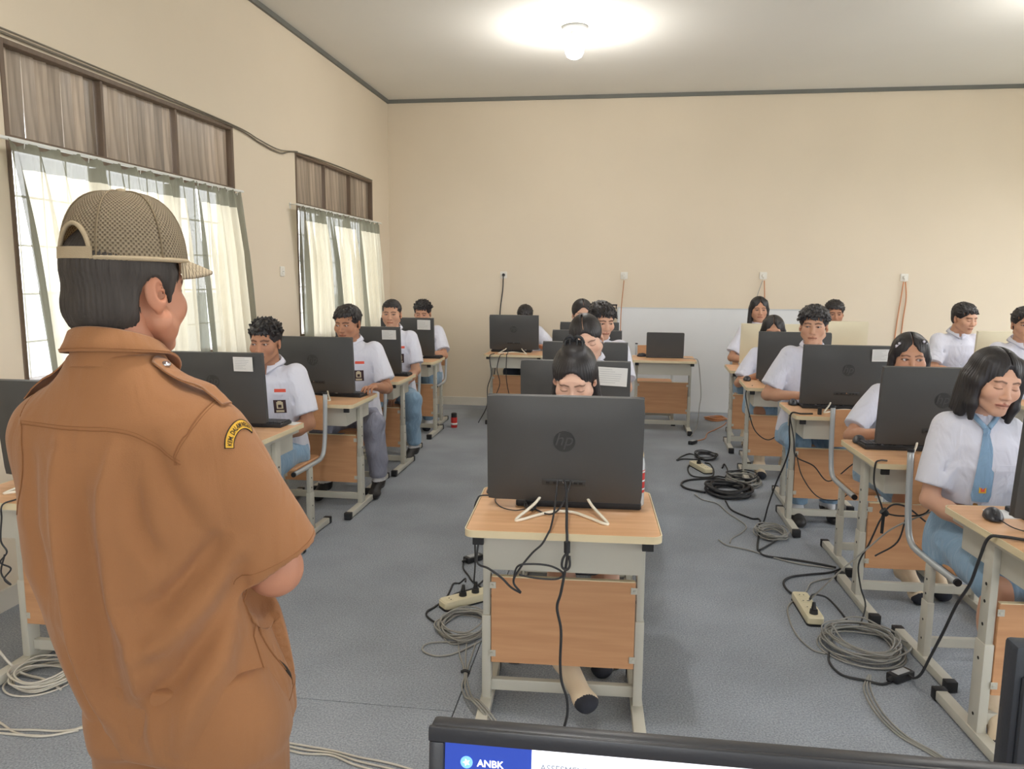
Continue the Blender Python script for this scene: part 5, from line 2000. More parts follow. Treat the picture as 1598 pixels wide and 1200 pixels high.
            f.ell((0, -0.112, -0.034), (0.062, 0.078, 0.118), 0.008, 'd')
            for s in (-1, 1):
                f.ell((s * 0.088, -0.012, -0.042), (0.026, 0.034, 0.045), 0.008, 'd')
                f.ell((s * 0.066, -0.075, -0.045), (0.03, 0.05, 0.075), 0.006, 'd')
            if style == 'tiedlong':
                for s in (-1, 1):
                    f.cone((s * 0.06, 0.04, 0.0), (s * 0.082, 0.03, -0.14), 0.026, 0.022, 0.03)
                    f.cone((s * 0.082, 0.03, -0.14), (s * 0.080, 0.0, -0.27), 0.022, 0.013, 0.03)
                f.ell((0, 0.065, -0.08), (0.075, 0.045, 0.15), 0.03)
                f.ell((0, 0.02, 0.125), (0.045, 0.05, 0.022), 0.02)
            else:
                f.ell((0, 0.115, 0.03), (0.04, 0.035, 0.038), 0.015)
                f.cut((0, 0.06, -0.07), (0, -0.25, -1))
    if style in ('bob', 'tied'):
        parting(f)
    V, F = f.mesh()
    V = smooth(V, F, 1, 0.25)
    N = vnormals(V, F)
    th = np.arctan2(V[:, 0], -(V[:, 1] - 0.016) + 1e-6)
    # strands: fine ridges running down from the crown
    if style != 'curly':
        rid = np.sin(th * 46 + 2.2 * np.sin(V[:, 2] * 30)) + 0.6 * np.sin(th * 83 + V[:, 2] * 25 + 1.0)
        V = V + N * (0.0007 * rid * np.clip((0.115 - V[:, 2]) / 0.04, 0.25, 1))[:, None]
    HAIRS[key] = (V, F)
    return HAIRS[key]


def hash_s(s):
    r = 7
    for ch in s:
        r = (r * 131 + ord(ch)) % 1000003
    return r


HANDS = {}


def hand_template(pose='type', s=1):
    """hand with palm, four fingers and thumb; wrist at origin, fingers along -Y, palm down; s=+1 is the subject's left (thumb towards -X)"""
    key = (pose, s)
    if key in HANDS:
        return HANDS[key]
    f = Field((-0.085, -0.21, -0.09), (0.085, 0.04, 0.05), 0.0034)
    f.cone((0, 0.03, 0.0), (0, -0.01, 0.0), 0.0235, 0.024, 0.0)
    f.ell((0.004 * s, -0.05, 0.0), (0.038, 0.052, 0.0155), 0.02)
    curl = {'type': (14, 32, 28), 'rest': (10, 22, 18), 'fist': (38, 70, 55)}[pose]
    for k, (x, L) in enumerate(((-0.028, 0.072), (-0.009, 0.080), (0.010, 0.074), (0.028, 0.060))):
        p = A(x * s, -0.088 + abs(k - 1.3) * 0.004, 0.004)
        a = 0.0
        sp = (k - 1.5) * 4.0
        for q, (fr, c) in enumerate(zip((0.46, 0.30, 0.24), curl)):
            a += c
            d = A(math.sin(rad(sp)) * s, -math.cos(rad(a)), -math.sin(rad(a)))
            d /= np.linalg.norm(d)
            e = p + d * L * fr
            r0 = 0.0092 - q * 0.0008
            f.cone(p, e, r0, r0 - 0.0009, 0.006 if q == 0 else 0.003)
            p = e
    p = A(-0.026 * s, -0.028, -0.006)
    for e, r in ((A(-0.046 * s, -0.058, -0.016), 0.0125), (A(-0.052 * s, -0.084, -0.024), 0.010), (A(-0.046 * s, -0.106, -0.030), 0.0088)):
        f.cone(p, e, r + 0.001, r, 0.006)
        p = e
    V, F = f.mesh()
    V = smooth(V, F, 1, 0.3)
    HANDS[key] = (V, F)
    return HANDS[key]


def ik(a, b, l1, l2, hint):
    a, b, hint = A(*a), A(*b), A(*hint)
    d = b - a
    L = np.linalg.norm(d)
    L2 = min(L, (l1 + l2) * 0.985)
    u = d / L
    b2 = a + u * L2
    x = (l1 * l1 - l2 * l2 + L2 * L2) / (2 * L2)
    hgt = math.sqrt(max(l1 * l1 - x * x, 0))
    n = hint - (hint @ u) * u
    n /= np.linalg.norm(n)
    return a + u * x + n * hgt, b2


def frame_to(d, up=(0, 0, 1)):
    """rotation taking -Y to d, keeping +Z near up"""
    y = -np.array(d, float) / np.linalg.norm(d)
    z = np.array(up, float)
    z = z - (z @ y) * y
    z /= np.linalg.norm(z)
    x = np.cross(y, z)
    return np.stack([x, y, z], 1)


def join(parts):
    Vs, Fs, Cs, Ms, n = [], [], [], [], 0
    for V, F, C, m in parts:
        Vs.append(V)
        F = np.asarray(F) if isinstance(F, np.ndarray) else F
        if isinstance(F, np.ndarray):
            Fs += (F + n).tolist()
        else:
            Fs += [[i + n for i in f] for f in F]
        Cs.append(C)
        Ms += [m] * len(F)
        n += len(V)
    return np.concatenate(Vs), Fs, np.concatenate(Cs), Ms


def surf(bvh, p, d):
    """first point of a garment's surface along a ray"""
    hit = bvh.ray_cast(Vector(tuple(p)), Vector(tuple(d)))
    return hit


def patch_on(bvh, name, cx, cz, w, h, m, parent, off=0.0015, fy=-1.0, rx=4, rz=5):
    """small cloth patch laid on the front of a shirt"""
    V, ok = [], True
    for j in range(rz + 1):
        for i in range(rx + 1):
            x, z = cx + w * (i / rx - 0.5), cz + h * (j / rz - 0.5)
            hit = bvh.ray_cast(Vector((x, fy, z)), Vector((0, 1, 0)))
            if hit[0] is None:
                return None
            V.append(hit[0])
    n = len(V)
    V2 = [(v.x, v.y - off, v.z) for v in V] + [(v.x, v.y + 0.001, v.z) for v in V]
    F = []
    for j in range(rz):
        for i in range(rx):
            k = j * (rx + 1) + i
            F.append((k, k + 1, k + rx + 2, k + rx + 1))
    for i in range(rx):
        F.append((i, i + n, i + 1 + n, i + 1))
        k = rz * (rx + 1) + i
        F.append((k, k + 1, k + 1 + n, k + n))
    for j in range(rz):
        k = j * (rx + 1)
        F.append((k, k + rx + 1, k + rx + 1 + n, k + n))
        k = j * (rx + 1) + rx
        F.append((k, k + n, k + rx + 1 + n, k + rx + 1))
    return npmesh(name, V2, F, m, parent, smooth=False)


def collar_mesh(c, nr, up, tilt=0.0, gap=0.5, flap=0.035, hgt=0.034, sc=1.0):
    """turned-down shirt collar: band round the neck plus outer leaf with two points at the front (-Y)"""
    n = 36
    rows = []
    for i in range(n + 1):
        u = i / n * 2 - 1
        a = u * (PI - gap * 0.28)          # 0 at the back
        back = math.cos(a) * 0.5 + 0.5
        fx, fy = math.sin(a), math.cos(a)
        fr = max(0.0, (abs(u) - 0.72) / 0.28)
        zi = hgt * (0.25 + 0.75 * back) - 0.006
        zl = -0.006 - 0.006 * back - flap * fr ** 1.6
        r0, r1, r2 = nr, nr + 0.006, nr + 0.024 + 0.016 * fr
        rows.append([(fx * r0, fy * r0 * 1.08, zi - 0.025), (fx * (r0 + 0.001), fy * (r0 + 0.001) * 1.08, zi - 0.002), (fx * (r0 + 0.004), fy * (r0 + 0.004) * 1.08, zi + 0.002), (fx * r1, fy * r1 * 1.08, zi - 0.002),
                     (fx * (r1 * .45 + r2 * .55), fy * (r1 * .45 + r2 * .55) * 1.08, (zi + zl) / 2), (fx * r2, fy * r2 * 1.08, zl), (fx * (r2 - 0.002), fy * (r2 - 0.002) * 1.08, zl + 0.001), (fx * (r1 + 0.002), fy * (r1 + 0.002) * 1.08, zi - 0.012)])
    V, F = [], []
    m = len(rows[0])
    for r_ in rows:
        V += r_
    for i in range(n):
        for k in range(m - 1):
            a = i * m + k
            F.append((a, a + m, a + m + 1, a + 1))
    V = np.array(V) * sc
    if tilt:
        V = V @ np.array(Matrix.Rotation(rad(tilt), 3, 'X')).T
    return V + np.array(c), F


TONES = {'a': lin((196, 150, 122)), 'b': lin((172, 124, 96)), 'c': lin((218, 176, 152)), 'd': lin((186, 138, 110)), 'e': lin((206, 160, 134)), 't': lin((198, 140, 112))}


def person(label, head, hips_y, cy_desk, yaw=0, pitch=4, roll=0, sc=1.0, male=True, eyes='open', gaze=(0, 0), hair='short', tone='a', wd=1.0, jaw=1.0, arms=('kb', 'kb'), bottom='blue', girth=1.0, badges=False, tie=False, foot=None, hx=None, shoes='sock', res=0.003, desk_x=None, extras=None, seed=1, group=None, shoulder=None, legs=True, shirt_len=1.0):
    root = thing('person', label, 'person', (head[0], hips_y, 0))
    O = A(head[0], hips_y, 0)
    hc = A(*head) - O                      # head centre, local
    R = rotm(yaw, pitch, roll)
    tone_c = np.array(TONES[tone])
    hx = 0.0 if hx is None else hx
    nb = hc + R @ A(0, 0.035, -0.105) * sc + A(0, 0.012, -0.030)     # base of the neck
    hip = A(hx, 0, 0.50)
    sw = (0.172 if male else 0.150) * girth if shoulder is None else shoulder
    # spine rows
    base = [(0.0, .165, .115), (0.12, .168, .12), (0.32, .148, .108), (0.55, .152, .108), (0.72, .160, .108), (0.84, .158, .094), (0.905, .128, .076), (0.955, .088, .062), (1.0, .060, .055)]
    if not male:
        base = [(0.0, .165, .115), (0.12, .165, .12), (0.32, .130, .098), (0.52, .138, .104), (0.66, .146, .112), (0.80, .146, .092), (0.89, .118, .072), (0.95, .080, .058), (1.0, .052, .050)]
    z0, z1 = 0.445, nb[2]
    tab, tabs = [], []
    for t, rx, ry in base:
        w = t ** 1.1
        cx = hip[0] + (nb[0] - hip[0]) * w
        cyy = hip[1] + (nb[1] - hip[1]) * w
        tab.append((z0 + (z1 - z0) * t, cx, cyy, rx * girth, ry * girth))
        infl = 0.017 if t < 0.86 else (0.012 if t < 0.97 else 0.006)
        tabs.append((z0 + (z1 - z0) * t, cx, cyy, rx * girth + infl, ry * girth + infl))
    sh_z = z0 + (z1 - z0) * 0.885
    tt = 0.885 ** 1.1
    scx, scy = hip[0] + (nb[0] - hip[0]) * tt, hip[1] + (nb[1] - hip[1]) * tt
    sh = {s: A(scx + s * sw, scy, sh_z) for s in (-1, 1)}
    # arms
    dl = cy_desk - hips_y
    dx = (0.0 if desk_x is None else desk_x - head[0])
    tgt = {}
    for s, a in zip((-1, 1), arms):
        if a == 'kb':
            tgt[s] = (A(dx + s * 0.11, dl + 0.215, 0.795), 'type', A(s * 0.8, 0.5, -0.9))
        elif a == 'edge':
            tgt[s] = (A(dx + s * 0.16, dl + 0.235, 0.80), 'rest', A(s * 0.9, 0.4, -0.8))
        elif a == 'lap':
            tgt[s] = (A(s * 0.10 + hx, -0.26, 0.585), 'rest', A(s * 0.9, 0.6, -0.5))
        elif a == 'under':
            tgt[s] = (A(s * 0.05 + hx, -0.24, 0.60), 'rest', A(s * 1.0, 0.5, -0.4))
        else:
            tgt[s] = a
    ra = 0.046 if male else 0.040
    lo = np.min([hip - 0.24, nb - 0.26, sh[-1] - 0.1, sh[1] - 0.1], axis=0)
    hi = np.max([hip + 0.24, nb + 0.1, sh[-1] + 0.1, sh[1] + 0.1], axis=0)
    el, wr = {}, {}
    for s in (-1, 1):
        el[s], wr[s] = ik(sh[s], tgt[s][0], 0.285, 0.245, tgt[s][2])
        lo = np.minimum(lo, np.minimum(el[s], wr[s]) - 0.1)
        hi = np.maximum(hi, np.maximum(el[s], wr[s]) + 0.1)
    knee, ank, toe = {}, {}, {}
    for s in (-1, 1):
        if foot and s in foot:
            knee[s], ank[s], toe[s] = [A(*p) - O for p in foot[s]]
        else:
            knee[s] = A(hx + s * 0.12, -0.42, 0.515)
            ank[s] = A(hx + s * 0.11, -0.36 + 0.05 * s, 0.075)
            toe[s] = A(hx + s * 0.12, -0.52 + 0.05 * s, 0.03)
        for p in (knee[s], ank[s], toe[s]):
            lo = np.minimum(lo, p - 0.11)
            hi = np.maximum(hi, p + 0.11)
    lo[2] = 0.0
    # ---- skin: trunk, arms and legs grown as one surface
    f = Field(lo, hi, 0.0085)
    f.loft(tab)
    f.cone(nb - A(0, 0, 0.03), hc + R @ A(0, 0.025, -0.05) * sc, 0.054 if male else 0.046, 0.052 if male else 0.045, 0.03)
    for s in (-1, 1):
        f.cone(sh[s] - A(s * 0.025, 0, 0.004), el[s], ra - 0.003, ra - 0.006, 0.03)
        f.cone(el[s], wr[s], ra - 0.006, 0.0265, 0.012)
        mid = el[s] * 0.72 + wr[s] * 0.28
        f.ell(mid, (ra - 0.003,) * 3, 0.02)
        f.cone(hip + A(s * 0.085, -0.02, 0.0), knee[s], 0.078, 0.056, 0.03)
        f.cone(knee[s], ank[s], 0.053, 0.036, 0.02)
        f.ell(knee[s] * 0.68 + ank[s] * 0.32 + A(0, 0.015, 0), (0.05, 0.05, 0.09), 0.03)
        f.cone(ank[s] - A(0, 0, 0.02), toe[s], 0.036, 0.026, 0.02)
    Vb, Fb = f.mesh()
    cb = np.tile(tone_c, (len(Vb), 1))
    kind = (male, eyes, wd, jaw)
    Vh, Fh, Ch = head_template(kind, res)
    Vh2 = (Vh * sc) @ R.T + hc
    parts = [(Vb, Fb, cb, 0), (Vh2, Fh, Ch * tone_c, 0)]
    for s in (-1, 1):
        hv, hf = hand_template(tgt[s][1], s)
        d = wr[s] - el[s]
        if tgt[s][1] == 'type':
            d = d * A(1, 1, 0.25)
        Q = frame_to(d)
        hs = 0.98 if male else 0.9
        parts.append(((hv * hs) @ Q.T + wr[s], hf, np.tile(tone_c * A(1.0, 0.96, 0.95), (len(hv), 1)), 0))
    if eyes != 'closed':
        ev, ef, ec = eyeballs(*gaze)
        parts.append(((ev * sc) @ R.T + hc, ef, ec, 1))
    V, F, C, Mi = join(parts)
    npmesh('body', V, F, [M['skin'], M['eye']], root, cols=C, matidx=Mi)
    # ---- hair
    Vr, Fr = hair_template(hair, wd)
    npmesh('hair', (Vr * sc) @ R.T + hc, Fr, M['hair'], root)
    # ---- shirt
    lo2 = np.min([hip - 0.26, nb - 0.25, el[-1] - .1, el[1] - .1], axis=0)
    hi2 = np.max([hip + 0.26, nb + 0.1, el[-1] + .1, el[1] + .1, sh[1] + 0.1], axis=0)
    lo2[2] = 0.40
    f = Field(lo2, hi2, 0.0075)
    f.loft(tabs)
    for s in (-1, 1):
        e = sh[s] + (el[s] - sh[s]) * 0.80 * shirt_len
        f.cone(sh[s] - A(s * 0.03, 0, 0.0), e, ra + (0.026 if male else 0.020), ra + (0.030 if male else 0.023), 0.035, flat=True)
    # armpit folds and the open neck
    for s in (-1, 1):
        f.cone(sh[s] + A(-s * 0.035, -0.11, -0.075), sh[s] + A(-s * 0.002, -0.07, -0.16), 0.010, 0.006, 0.02, 'd')
    f.cone(nb + A(0, -0.085, 0.02), nb + A(0, -0.075, -0.05), 0.026, 0.006, 0.012, 'd')
    f.cut(A(0, 0, 0.69 if tie else (0.47 if bottom != 'skirt' else 0.56)), (0, 0, -1))
    Vs, Fs = f.mesh()
    Vs = wrinkle(smooth(Vs, Fs, 1), Fs, 0.0042, seed)
    shirt = npmesh('shirt', Vs, Fs, M['shirtw'], root)
    bvh = BVHTree.FromPolygons(Vs.tolist(), Fs.tolist())
    cV, cF = collar_mesh(nb + A(0, 0.002, 0.012), (0.060 if male else 0.053), None, tilt=14, sc=1.0)
    npmesh('collar', cV, cF, M['collar'], root)
    # buttons and placket
    bm = bmesh.new()
    for k in range(5):
        z = nb[2] - 0.09 - k * 0.085
        hit = bvh.ray_cast(Vector((nb[0] * (1 - k * .2), -1, z)), Vector((0, 1, 0)))
        if hit[0] is not None:
            add_cyl(bm, hit[0] + Vector((0, -0.001, 0)), hit[0] + Vector((0, -0.004, 0)), 0.0055, seg=10)
    obj('button', bm, M['collar'], shirt)
    # pocket on the subject's left, badges above and on it
    px = scx + 0.088 * (1 if male else 0.9)
    patch_on(bvh, 'pocket', px, sh_z - 0.175, 0.105, 0.115, M['shirtw'], shirt, 0.002)
    if badges:
        patch_on(bvh, 'flag_patch', px + 0.004, sh_z - 0.075, 0.062, 0.019, M['redcloth'], shirt, 0.003)
        patch_on(bvh, 'flag_patch', px + 0.004, sh_z - 0.091, 0.062, 0.013, M['collar'], shirt, 0.003)
        bd = patch_on(bvh, 'school_badge', px - 0.004, sh_z - 0.17, 0.066, 0.078, M['badgebrown'], shirt, 0.004)
        if bd:
            patch_on(bvh, 'badge_emblem', px - 0.004, sh_z - 0.163, 0.034, 0.040, M['badgecream'], bd, 0.0052)
            patch_on(bvh, 'badge_emblem', px - 0.004, sh_z - 0.198, 0.042, 0.012, M['badgecream'], bd, 0.0052)
            patch_on(bvh, 'badge_emblem', px - 0.004, sh_z - 0.168, 0.018, 0.018, M['badgebrown'], bd, 0.0062)
            patch_on(bvh, 'badge_emblem', px - 0.004, sh_z - 0.143, 0.020, 0.012, M['badgecream'], bd, 0.0056)
    if tie:
        tm = M['blue']
        bm = bmesh.new()
        # knot and blade following the chest
        kz = nb[2] - 0.062
        prof = [(kz + 0.018, 0.017), (kz - 0.005, 0.012), (kz - 0.012, 0.012), (kz - 0.06, 0.021), (kz - 0.16, 0.032), (kz - 0.25, 0.036), (kz - 0.275, 0.030)]
        L, Rr = [], []
        for z, w in prof:
            ys = []
            for xx in (-w, 0, w):
                hit = bvh.ray_cast(Vector((nb[0] + xx, -1, z)), Vector((0, 1, 0)))
                ys.append(hit[0].y if hit[0] is not None else nb[1] - 0.08)
            y = min(ys) - 0.006
            if z > kz - 0.008:
                y -= 0.006
            Rr.append(y - 0.003)
            L.append([bm.verts.new((nb[0] - w, y + 0.004, z)), bm.verts.new((nb[0], y - 0.003, z)), bm.verts.new((nb[0] + w, y + 0.004, z)), bm.verts.new((nb[0], y + 0.006, z))])
        for a, b in zip(L, L[1:]):
            for q in range(4):
                bm.faces.new((a[q], b[q], b[(q + 1) % 4], a[(q + 1) % 4]))
        bm.faces.new(L[0]); bm.faces.new(L[-1][::-1])
        for s in (-1, 1):
            add_tube(bm, spline([(nb[0] + s * 0.055, nb[1] - 0.035, nb[2] + 0.012), (nb[0] + s * 0.035, nb[1] - 0.066, nb[2] - 0.015), (nb[0] + s * 0.006, L[0][1].co.y + 0.004, kz + 0.012)], 5), 0.010, 8)
        to = obj('tie', bm, tm, root, angle=50)
        em = bmesh.new()
        for k, (dz, w, hh, mi) in enumerate(((-0.225, 0.018, 0.022, 0), (-0.225, 0.010, 0.013, 1))):
            add_box(em, (nb[0], Rr[5] - 0.002 - 0.001 * k, kz + dz), (w * 1.4, 0.002, hh * 1.2), mi=mi)
        eo = obj('tie_emblem', em, [M['yellow'], M['redcloth']], to)
    # ---- trousers or skirt
    f = Field(np.minimum(lo, hip - 0.26), np.maximum(hi, hip + 0.26), 0.0085)
    if bottom in ('skirt', 'skirt_n'):
        ktip = 0.92
        f.loft([(0.44, hx, 0.0, .18, .135), (0.54, hx, 0.0, .178, .13), (0.62, hx, -0.0, .165, .122)] + ([(0.715, hx + 0.0, -0.012, .150, .118)] if tie else []))
        for s in (-1, 1):
            f.cone(hip + A(s * 0.07, -0.0, 0.0), hip + (knee[s] - hip) * ktip + A(0, 0, 0.005), 0.100, 0.088, 0.07, flat=False)
        f.cone(hip + A(0, -0.1, 0.0), (knee[-1] + knee[1]) / 2 * ktip + hip * (1 - ktip), 0.09, 0.07, 0.08)
    else:
        f.loft([(0.44, hx, 0.0, .178 * girth, .130 * girth), (0.50, hx, 0.0, .178 * girth, .13 * girth), (0.60, hx, 0.0, .160 * girth, .122 * girth)])
        for s in (-1, 1):
            f.cone(hip + A(s * 0.085, -0.02, 0.0), knee[s], 0.098 * girth, 0.078, 0.03)
            f.cone(knee[s], ank[s] + (knee[s] - ank[s]) * 0.08, 0.078, 0.064, 0.025, flat=True)
    f.cut(A(0, 0, 0.03), (0, 0, -1))
    Vt, Ft = f.mesh()
    Vt = wrinkle(smooth(Vt, Ft, 1), Ft, 0.006, seed + 50, 34)
    nm = 'skirt' if bottom.startswith('skirt') else 'trousers'
    mt = {'blue': 'blue', 'grey': 'grey', 'skirt': 'blue', 'skirt_n': 'navy', 'navy': 'navy'}[bottom]
    tro = npmesh(nm, Vt, Ft, M[mt], root)
    if tie:
        b = bmesh.new()
        pts = [(hx + 0.153 * math.cos(a), -0.012 + 0.122 * math.sin(a), 0.702) for a in [2 * PI * k / 40 for k in range(40)]]
        add_tube(b, pts, 0.014, 6, True)
        be = obj('belt', b, M['belt'], root)
        b = bmesh.new()
        for s in (-1, 1):
            bmesh.ops.create_uvsphere(b, u_segments=12, v_segments=8, radius=1.0, matrix=Matrix.Translation((hx - 0.055 + s * 0.018, -0.135, 0.703)) @ Matrix.Diagonal((0.020, 0.014, 0.016, 1)))
        obj('buckle', b, M['gold'], be, smooth=True)
    # ---- socks or shoes
    for s in (-1, 1):
        f = Field(np.minimum(np.minimum(ank[s], toe[s]), knee[s]) - 0.07, np.maximum(np.maximum(ank[s], toe[s]), knee[s]) + 0.08, 0.005)
        heel = ank[s] + A(0, 0.030, -0.035)
        heel[2] = max(heel[2], 0.036)
        top = ank[s] + (knee[s] - ank[s]) * (0.30 if nm == 'skirt' else 0.16)
        f.cone(top, ank[s], 0.044, 0.040, 0.0)
        f.cone(ank[s], heel, 0.040, 0.036, 0.02)
        f.cone(ank[s] - A(0, 0, 0.005), toe[s], 0.042, 0.034, 0.025)
        f.ell(toe[s] + A(0, 0.02, 0), (0.044, 0.05, 0.024), 0.02)
        f.cut((0, 0, 0.004), (0, 0, -1))
        Vk, Fk = f.mesh()
        mi = None
        d = toe[s] - ank[s]
        L = np.linalg.norm(d)
        cf = Vk[Fk].mean(axis=1)
        fr = (cf - ank[s]) @ d / (L * L)
        if shoes == 'sock':
            mi = ((fr > 0.98) | (cf[:, 2] < 0.012)).astype(int)
            npmesh('sock', Vk, Fk, [M['sock'] if not male else M['sockw'], M['socktip']], root, matidx=mi)
        else:
            mi = (cf[:, 2] < ank[s][2] + 0.005).astype(int)
            npmesh('shoe', Vk, Fk, [M['sockw'], M['shoe']], root, matidx=mi)
    if extras:
        extras(root, hc, R, sc, nb)
    return root


# ------------------------------------------------------------------ students
def claw_clip(root, hc, R, sc, nb):
    b = bmesh.new()
    add_tube(b, spline([(-0.038, 0.0, 0.0), (-0.03, 0, 0.022), (-0.012, 0, 0.030), (0, 0, 0.016), (0.012, 0, 0.030), (0.03, 0, 0.022), (0.038, 0, 0.0)], 5), 0.0065, 8)
    for s in (-1, 1):
        add_tube(b, spline([(s * 0.03, 0, 0.016), (s * 0.034, -0.018, 0.004), (s * 0.03, -0.022, -0.014)], 5), 0.004, 6)
        add_tube(b, spline([(s * 0.012, 0, 0.022), (s * 0.014, -0.02, 0.010), (s * 0.012, -0.026, -0.010)], 5), 0.004, 6)
    add_box(b, (0, 0, 0.004), (0.06, 0.008, 0.018), bevel=0.003)
    p = hc + R @ A(0, 0.03, 0.140) * sc
    bmesh.ops.transform(b, matrix=Matrix.Translation(tuple(p)) @ Matrix(R.tolist()).to_4x4(), verts=b.verts)
    obj('claw_clip', b, M['blackpl'], root, angle=50)


def pearl_clips(root, hc, R, sc, nb):
    b = bmesh.new()
    for p in ((0.050, -0.054, 0.090), (0.063, -0.044, 0.078), (-0.071, -0.047, 0.064), (-0.060, -0.054, 0.078)):
        bmesh.ops.create_uvsphere(b, u_segments=10, v_segments=8, radius=0.0065, matrix=Matrix.Translation(p))
    add_cyl(b, (0.046, -0.055, 0.088), (0.066, -0.040, 0.070), 0.003, seg=8)
    add_cyl(b, (-0.056, -0.055, 0.077), (-0.074, -0.043, 0.055), 0.003, seg=8)
    bmesh.ops.transform(b, matrix=Matrix.Translation(tuple(hc)) @ Matrix((R * sc).tolist()).to_4x4(), verts=b.verts)
    obj('hair_clip', b, M['clipw'], root, smooth=True)


def earring(root, hc, R, sc, nb):
    b = bmesh.new()
    for s in (-1, 1):
        p = hc + R @ A(s * 0.080, 0.004, -0.046) * sc
        bmesh.ops.create_uvsphere(b, u_segments=10, v_segments=8, radius=0.005, matrix=Matrix.Translation(tuple(p)))
    obj('earring', b, M['metal'], root, smooth=True)


def P(x, y, zc, s=1.0):
    return (x, y, zc + 0.118 * s)


# left column
person('boy with dark tufted hair and a brown chest badge, first beyond the capped man', P(-2.034, 4.19, 1.055), 4.33, 3.72, yaw=2, pitch=6, roll=0, sc=1.05, hair='quiff', tone='b', eyes='narrow', gaze=(-0.25, -0.1), arms=('kb', 'under'), badges=True, bottom='blue', seed=1, wd=0.96, jaw=0.95, desk_x=-2.0)
person('stout boy with flat dark hair and hand on the keyboard, second of the left column', P(-1.957, 5.33, 1.10), 5.45, 4.84, yaw=-8, pitch=10, sc=1.05, hair='short', tone='b', eyes='narrow', gaze=(-0.3, -0.3), arms=('kb', (A(0.270, -0.36, 0.795), 'type', A(0.35, 0.3, -1.0))), badges=True, bottom='grey', girth=1.12, wd=1.08, jaw=1.15, seed=2, desk_x=-1.90, shoes='shoe',
       foot={1: ((-1.715, 5.16, 0.52), (-1.70, 5.20, 0.10), (-1.69, 5.05, 0.036)), -1: ((-2.06, 5.05, 0.52), (-2.06, 5.10, 0.10), (-2.06, 4.95, 0.036))})
person('boy with close-cropped hair, third of the left column', P(-1.962, 6.43, 1.118), 6.55, 5.94, yaw=6, pitch=3, sc=1.02, hair='buzz', tone='a', eyes='narrow', gaze=(0.2, 0), arms=('kb', 'lap'), badges=True, bottom='blue', seed=3, wd=1.02, desk_x=-1.95, shoes='shoe',
       foot={1: ((-1.735, 6.24, 0.52), (-1.74, 6.30, 0.10), (-1.76, 6.15, 0.036)), -1: ((-2.06, 6.15, 0.52), (-1.98, 6.10, 0.10), (-1.93, 5.95, 0.036))})
person('boy with spiky hair mostly behind the farthest left monitor', P(-2.056, 7.83, 1.06), 7.95, 7.34, yaw=4, pitch=12, sc=1.06, hair='quiff', tone='d', eyes='narrow', gaze=(0, -0.3), arms=('kb', 'kb'), bottom='blue', seed=4, wd=1.0, desk_x=-2.05)
# centre column
person('girl with a black claw clip looking down behind the foreground monitor', P(-0.182, 3.08, 1.035), 3.24, 2.605, yaw=-3, pitch=27, sc=1.04, male=False, hair='tiedlong', tone='c', eyes='closed', arms=('kb', 'kb'), bottom='skirt_n', seed=5, res=0.0024, desk_x=-0.18, extras=claw_clip,
       foot={-1: ((-0.21, 2.84, 0.50), (-0.176, 2.69, 0.15), (-0.088, 2.50, 0.092)), 1: ((-0.03, 2.82, 0.52), (-0.05, 3.02, 0.08), (-0.04, 2.86, 0.03))})
person('girl with a pearl earring bowing her head, second of the centre column', P(-0.186, 4.24, 1.105), 4.38, 3.74, yaw=2, pitch=22, roll=-14, sc=1.04, male=False, hair='tied', tone='c', eyes='closed', arms=('kb', 'kb'), bottom='skirt', seed=6, desk_x=-0.2, extras=earring)
person('boy with unruly black hair peering from behind the bowed girl', P(-0.135, 5.33, 1.145), 5.46, 4.84, yaw=26, pitch=12, sc=1.02, hair='fringe', tone='e', eyes='narrow', gaze=(0.1, -0.2), arms=('kb', 'kb'), bottom='blue', seed=7, desk_x=-0.2)
person('girl with swept back hair farthest in the centre column', P(-0.329, 6.48, 1.135), 6.60, 5.94, yaw=12, pitch=6, sc=1.0, male=False, hair='tied', tone='c', eyes='open', arms=('kb', 'kb'), bottom='skirt', seed=8, desk_x=-0.25)
person('student with only black hair and a white sleeve showing behind the lone back wall monitor', P(-1.085, 8.68, 0.995), 8.80, 8.2, yaw=0, pitch=26, sc=1.06, hair='short', tone='b', eyes='closed', arms=('kb', 'edge'), bottom='navy', seed=9, desk_x=-1.03)
# right column
person('girl with bobbed black hair, centre parting and a pale blue tie', P(1.396, 3.10, 1.06), 3.24, 2.65, yaw=8, pitch=10, roll=6, sc=1.0, male=False, hair='bob', tone='e', eyes='closed', arms=('under', 'kb'), hx=0.05, shoulder=0.142, bottom='skirt', tie=True, seed=10, res=0.0020, desk_x=1.55, wd=1.02,
       foot={-1: ((1.335, 2.80, 0.50), (1.305, 2.70, 0.10), (1.295, 2.56, 0.036)), 1: ((1.55, 2.80, 0.50), (1.57, 2.80, 0.10), (1.57, 2.65, 0.036))})
person('girl with white hair clips whose eyes look over a black monitor', P(1.50, 4.27, 1.035), 4.40, 3.78, yaw=-10, pitch=4, sc=1.03, male=False, hair='clips', tone='d', eyes='wide', gaze=(0.55, 0.1), arms=('kb', 'kb'), bottom='skirt', seed=11, desk_x=1.42, res=0.0024, extras=pearl_clips,
       foot={-1: ((1.42, 3.98, 0.50), (1.43, 3.92, 0.13), (1.462, 3.78, 0.036)), 1: ((1.60, 3.98, 0.50), (1.60, 3.98, 0.10), (1.59, 3.84, 0.036))})
person('boy with tousled black fringe in the right column, looking at the capped man', P(1.268, 5.36, 1.132), 5.48, 4.96, yaw=-16, pitch=3, sc=1.08, hair='fringe', tone='a', eyes='narrow', gaze=(-0.15, 0), arms=('edge', 'kb'), bottom='blue', seed=12, desk_x=1.33, shoes='shoe', wd=1.0)
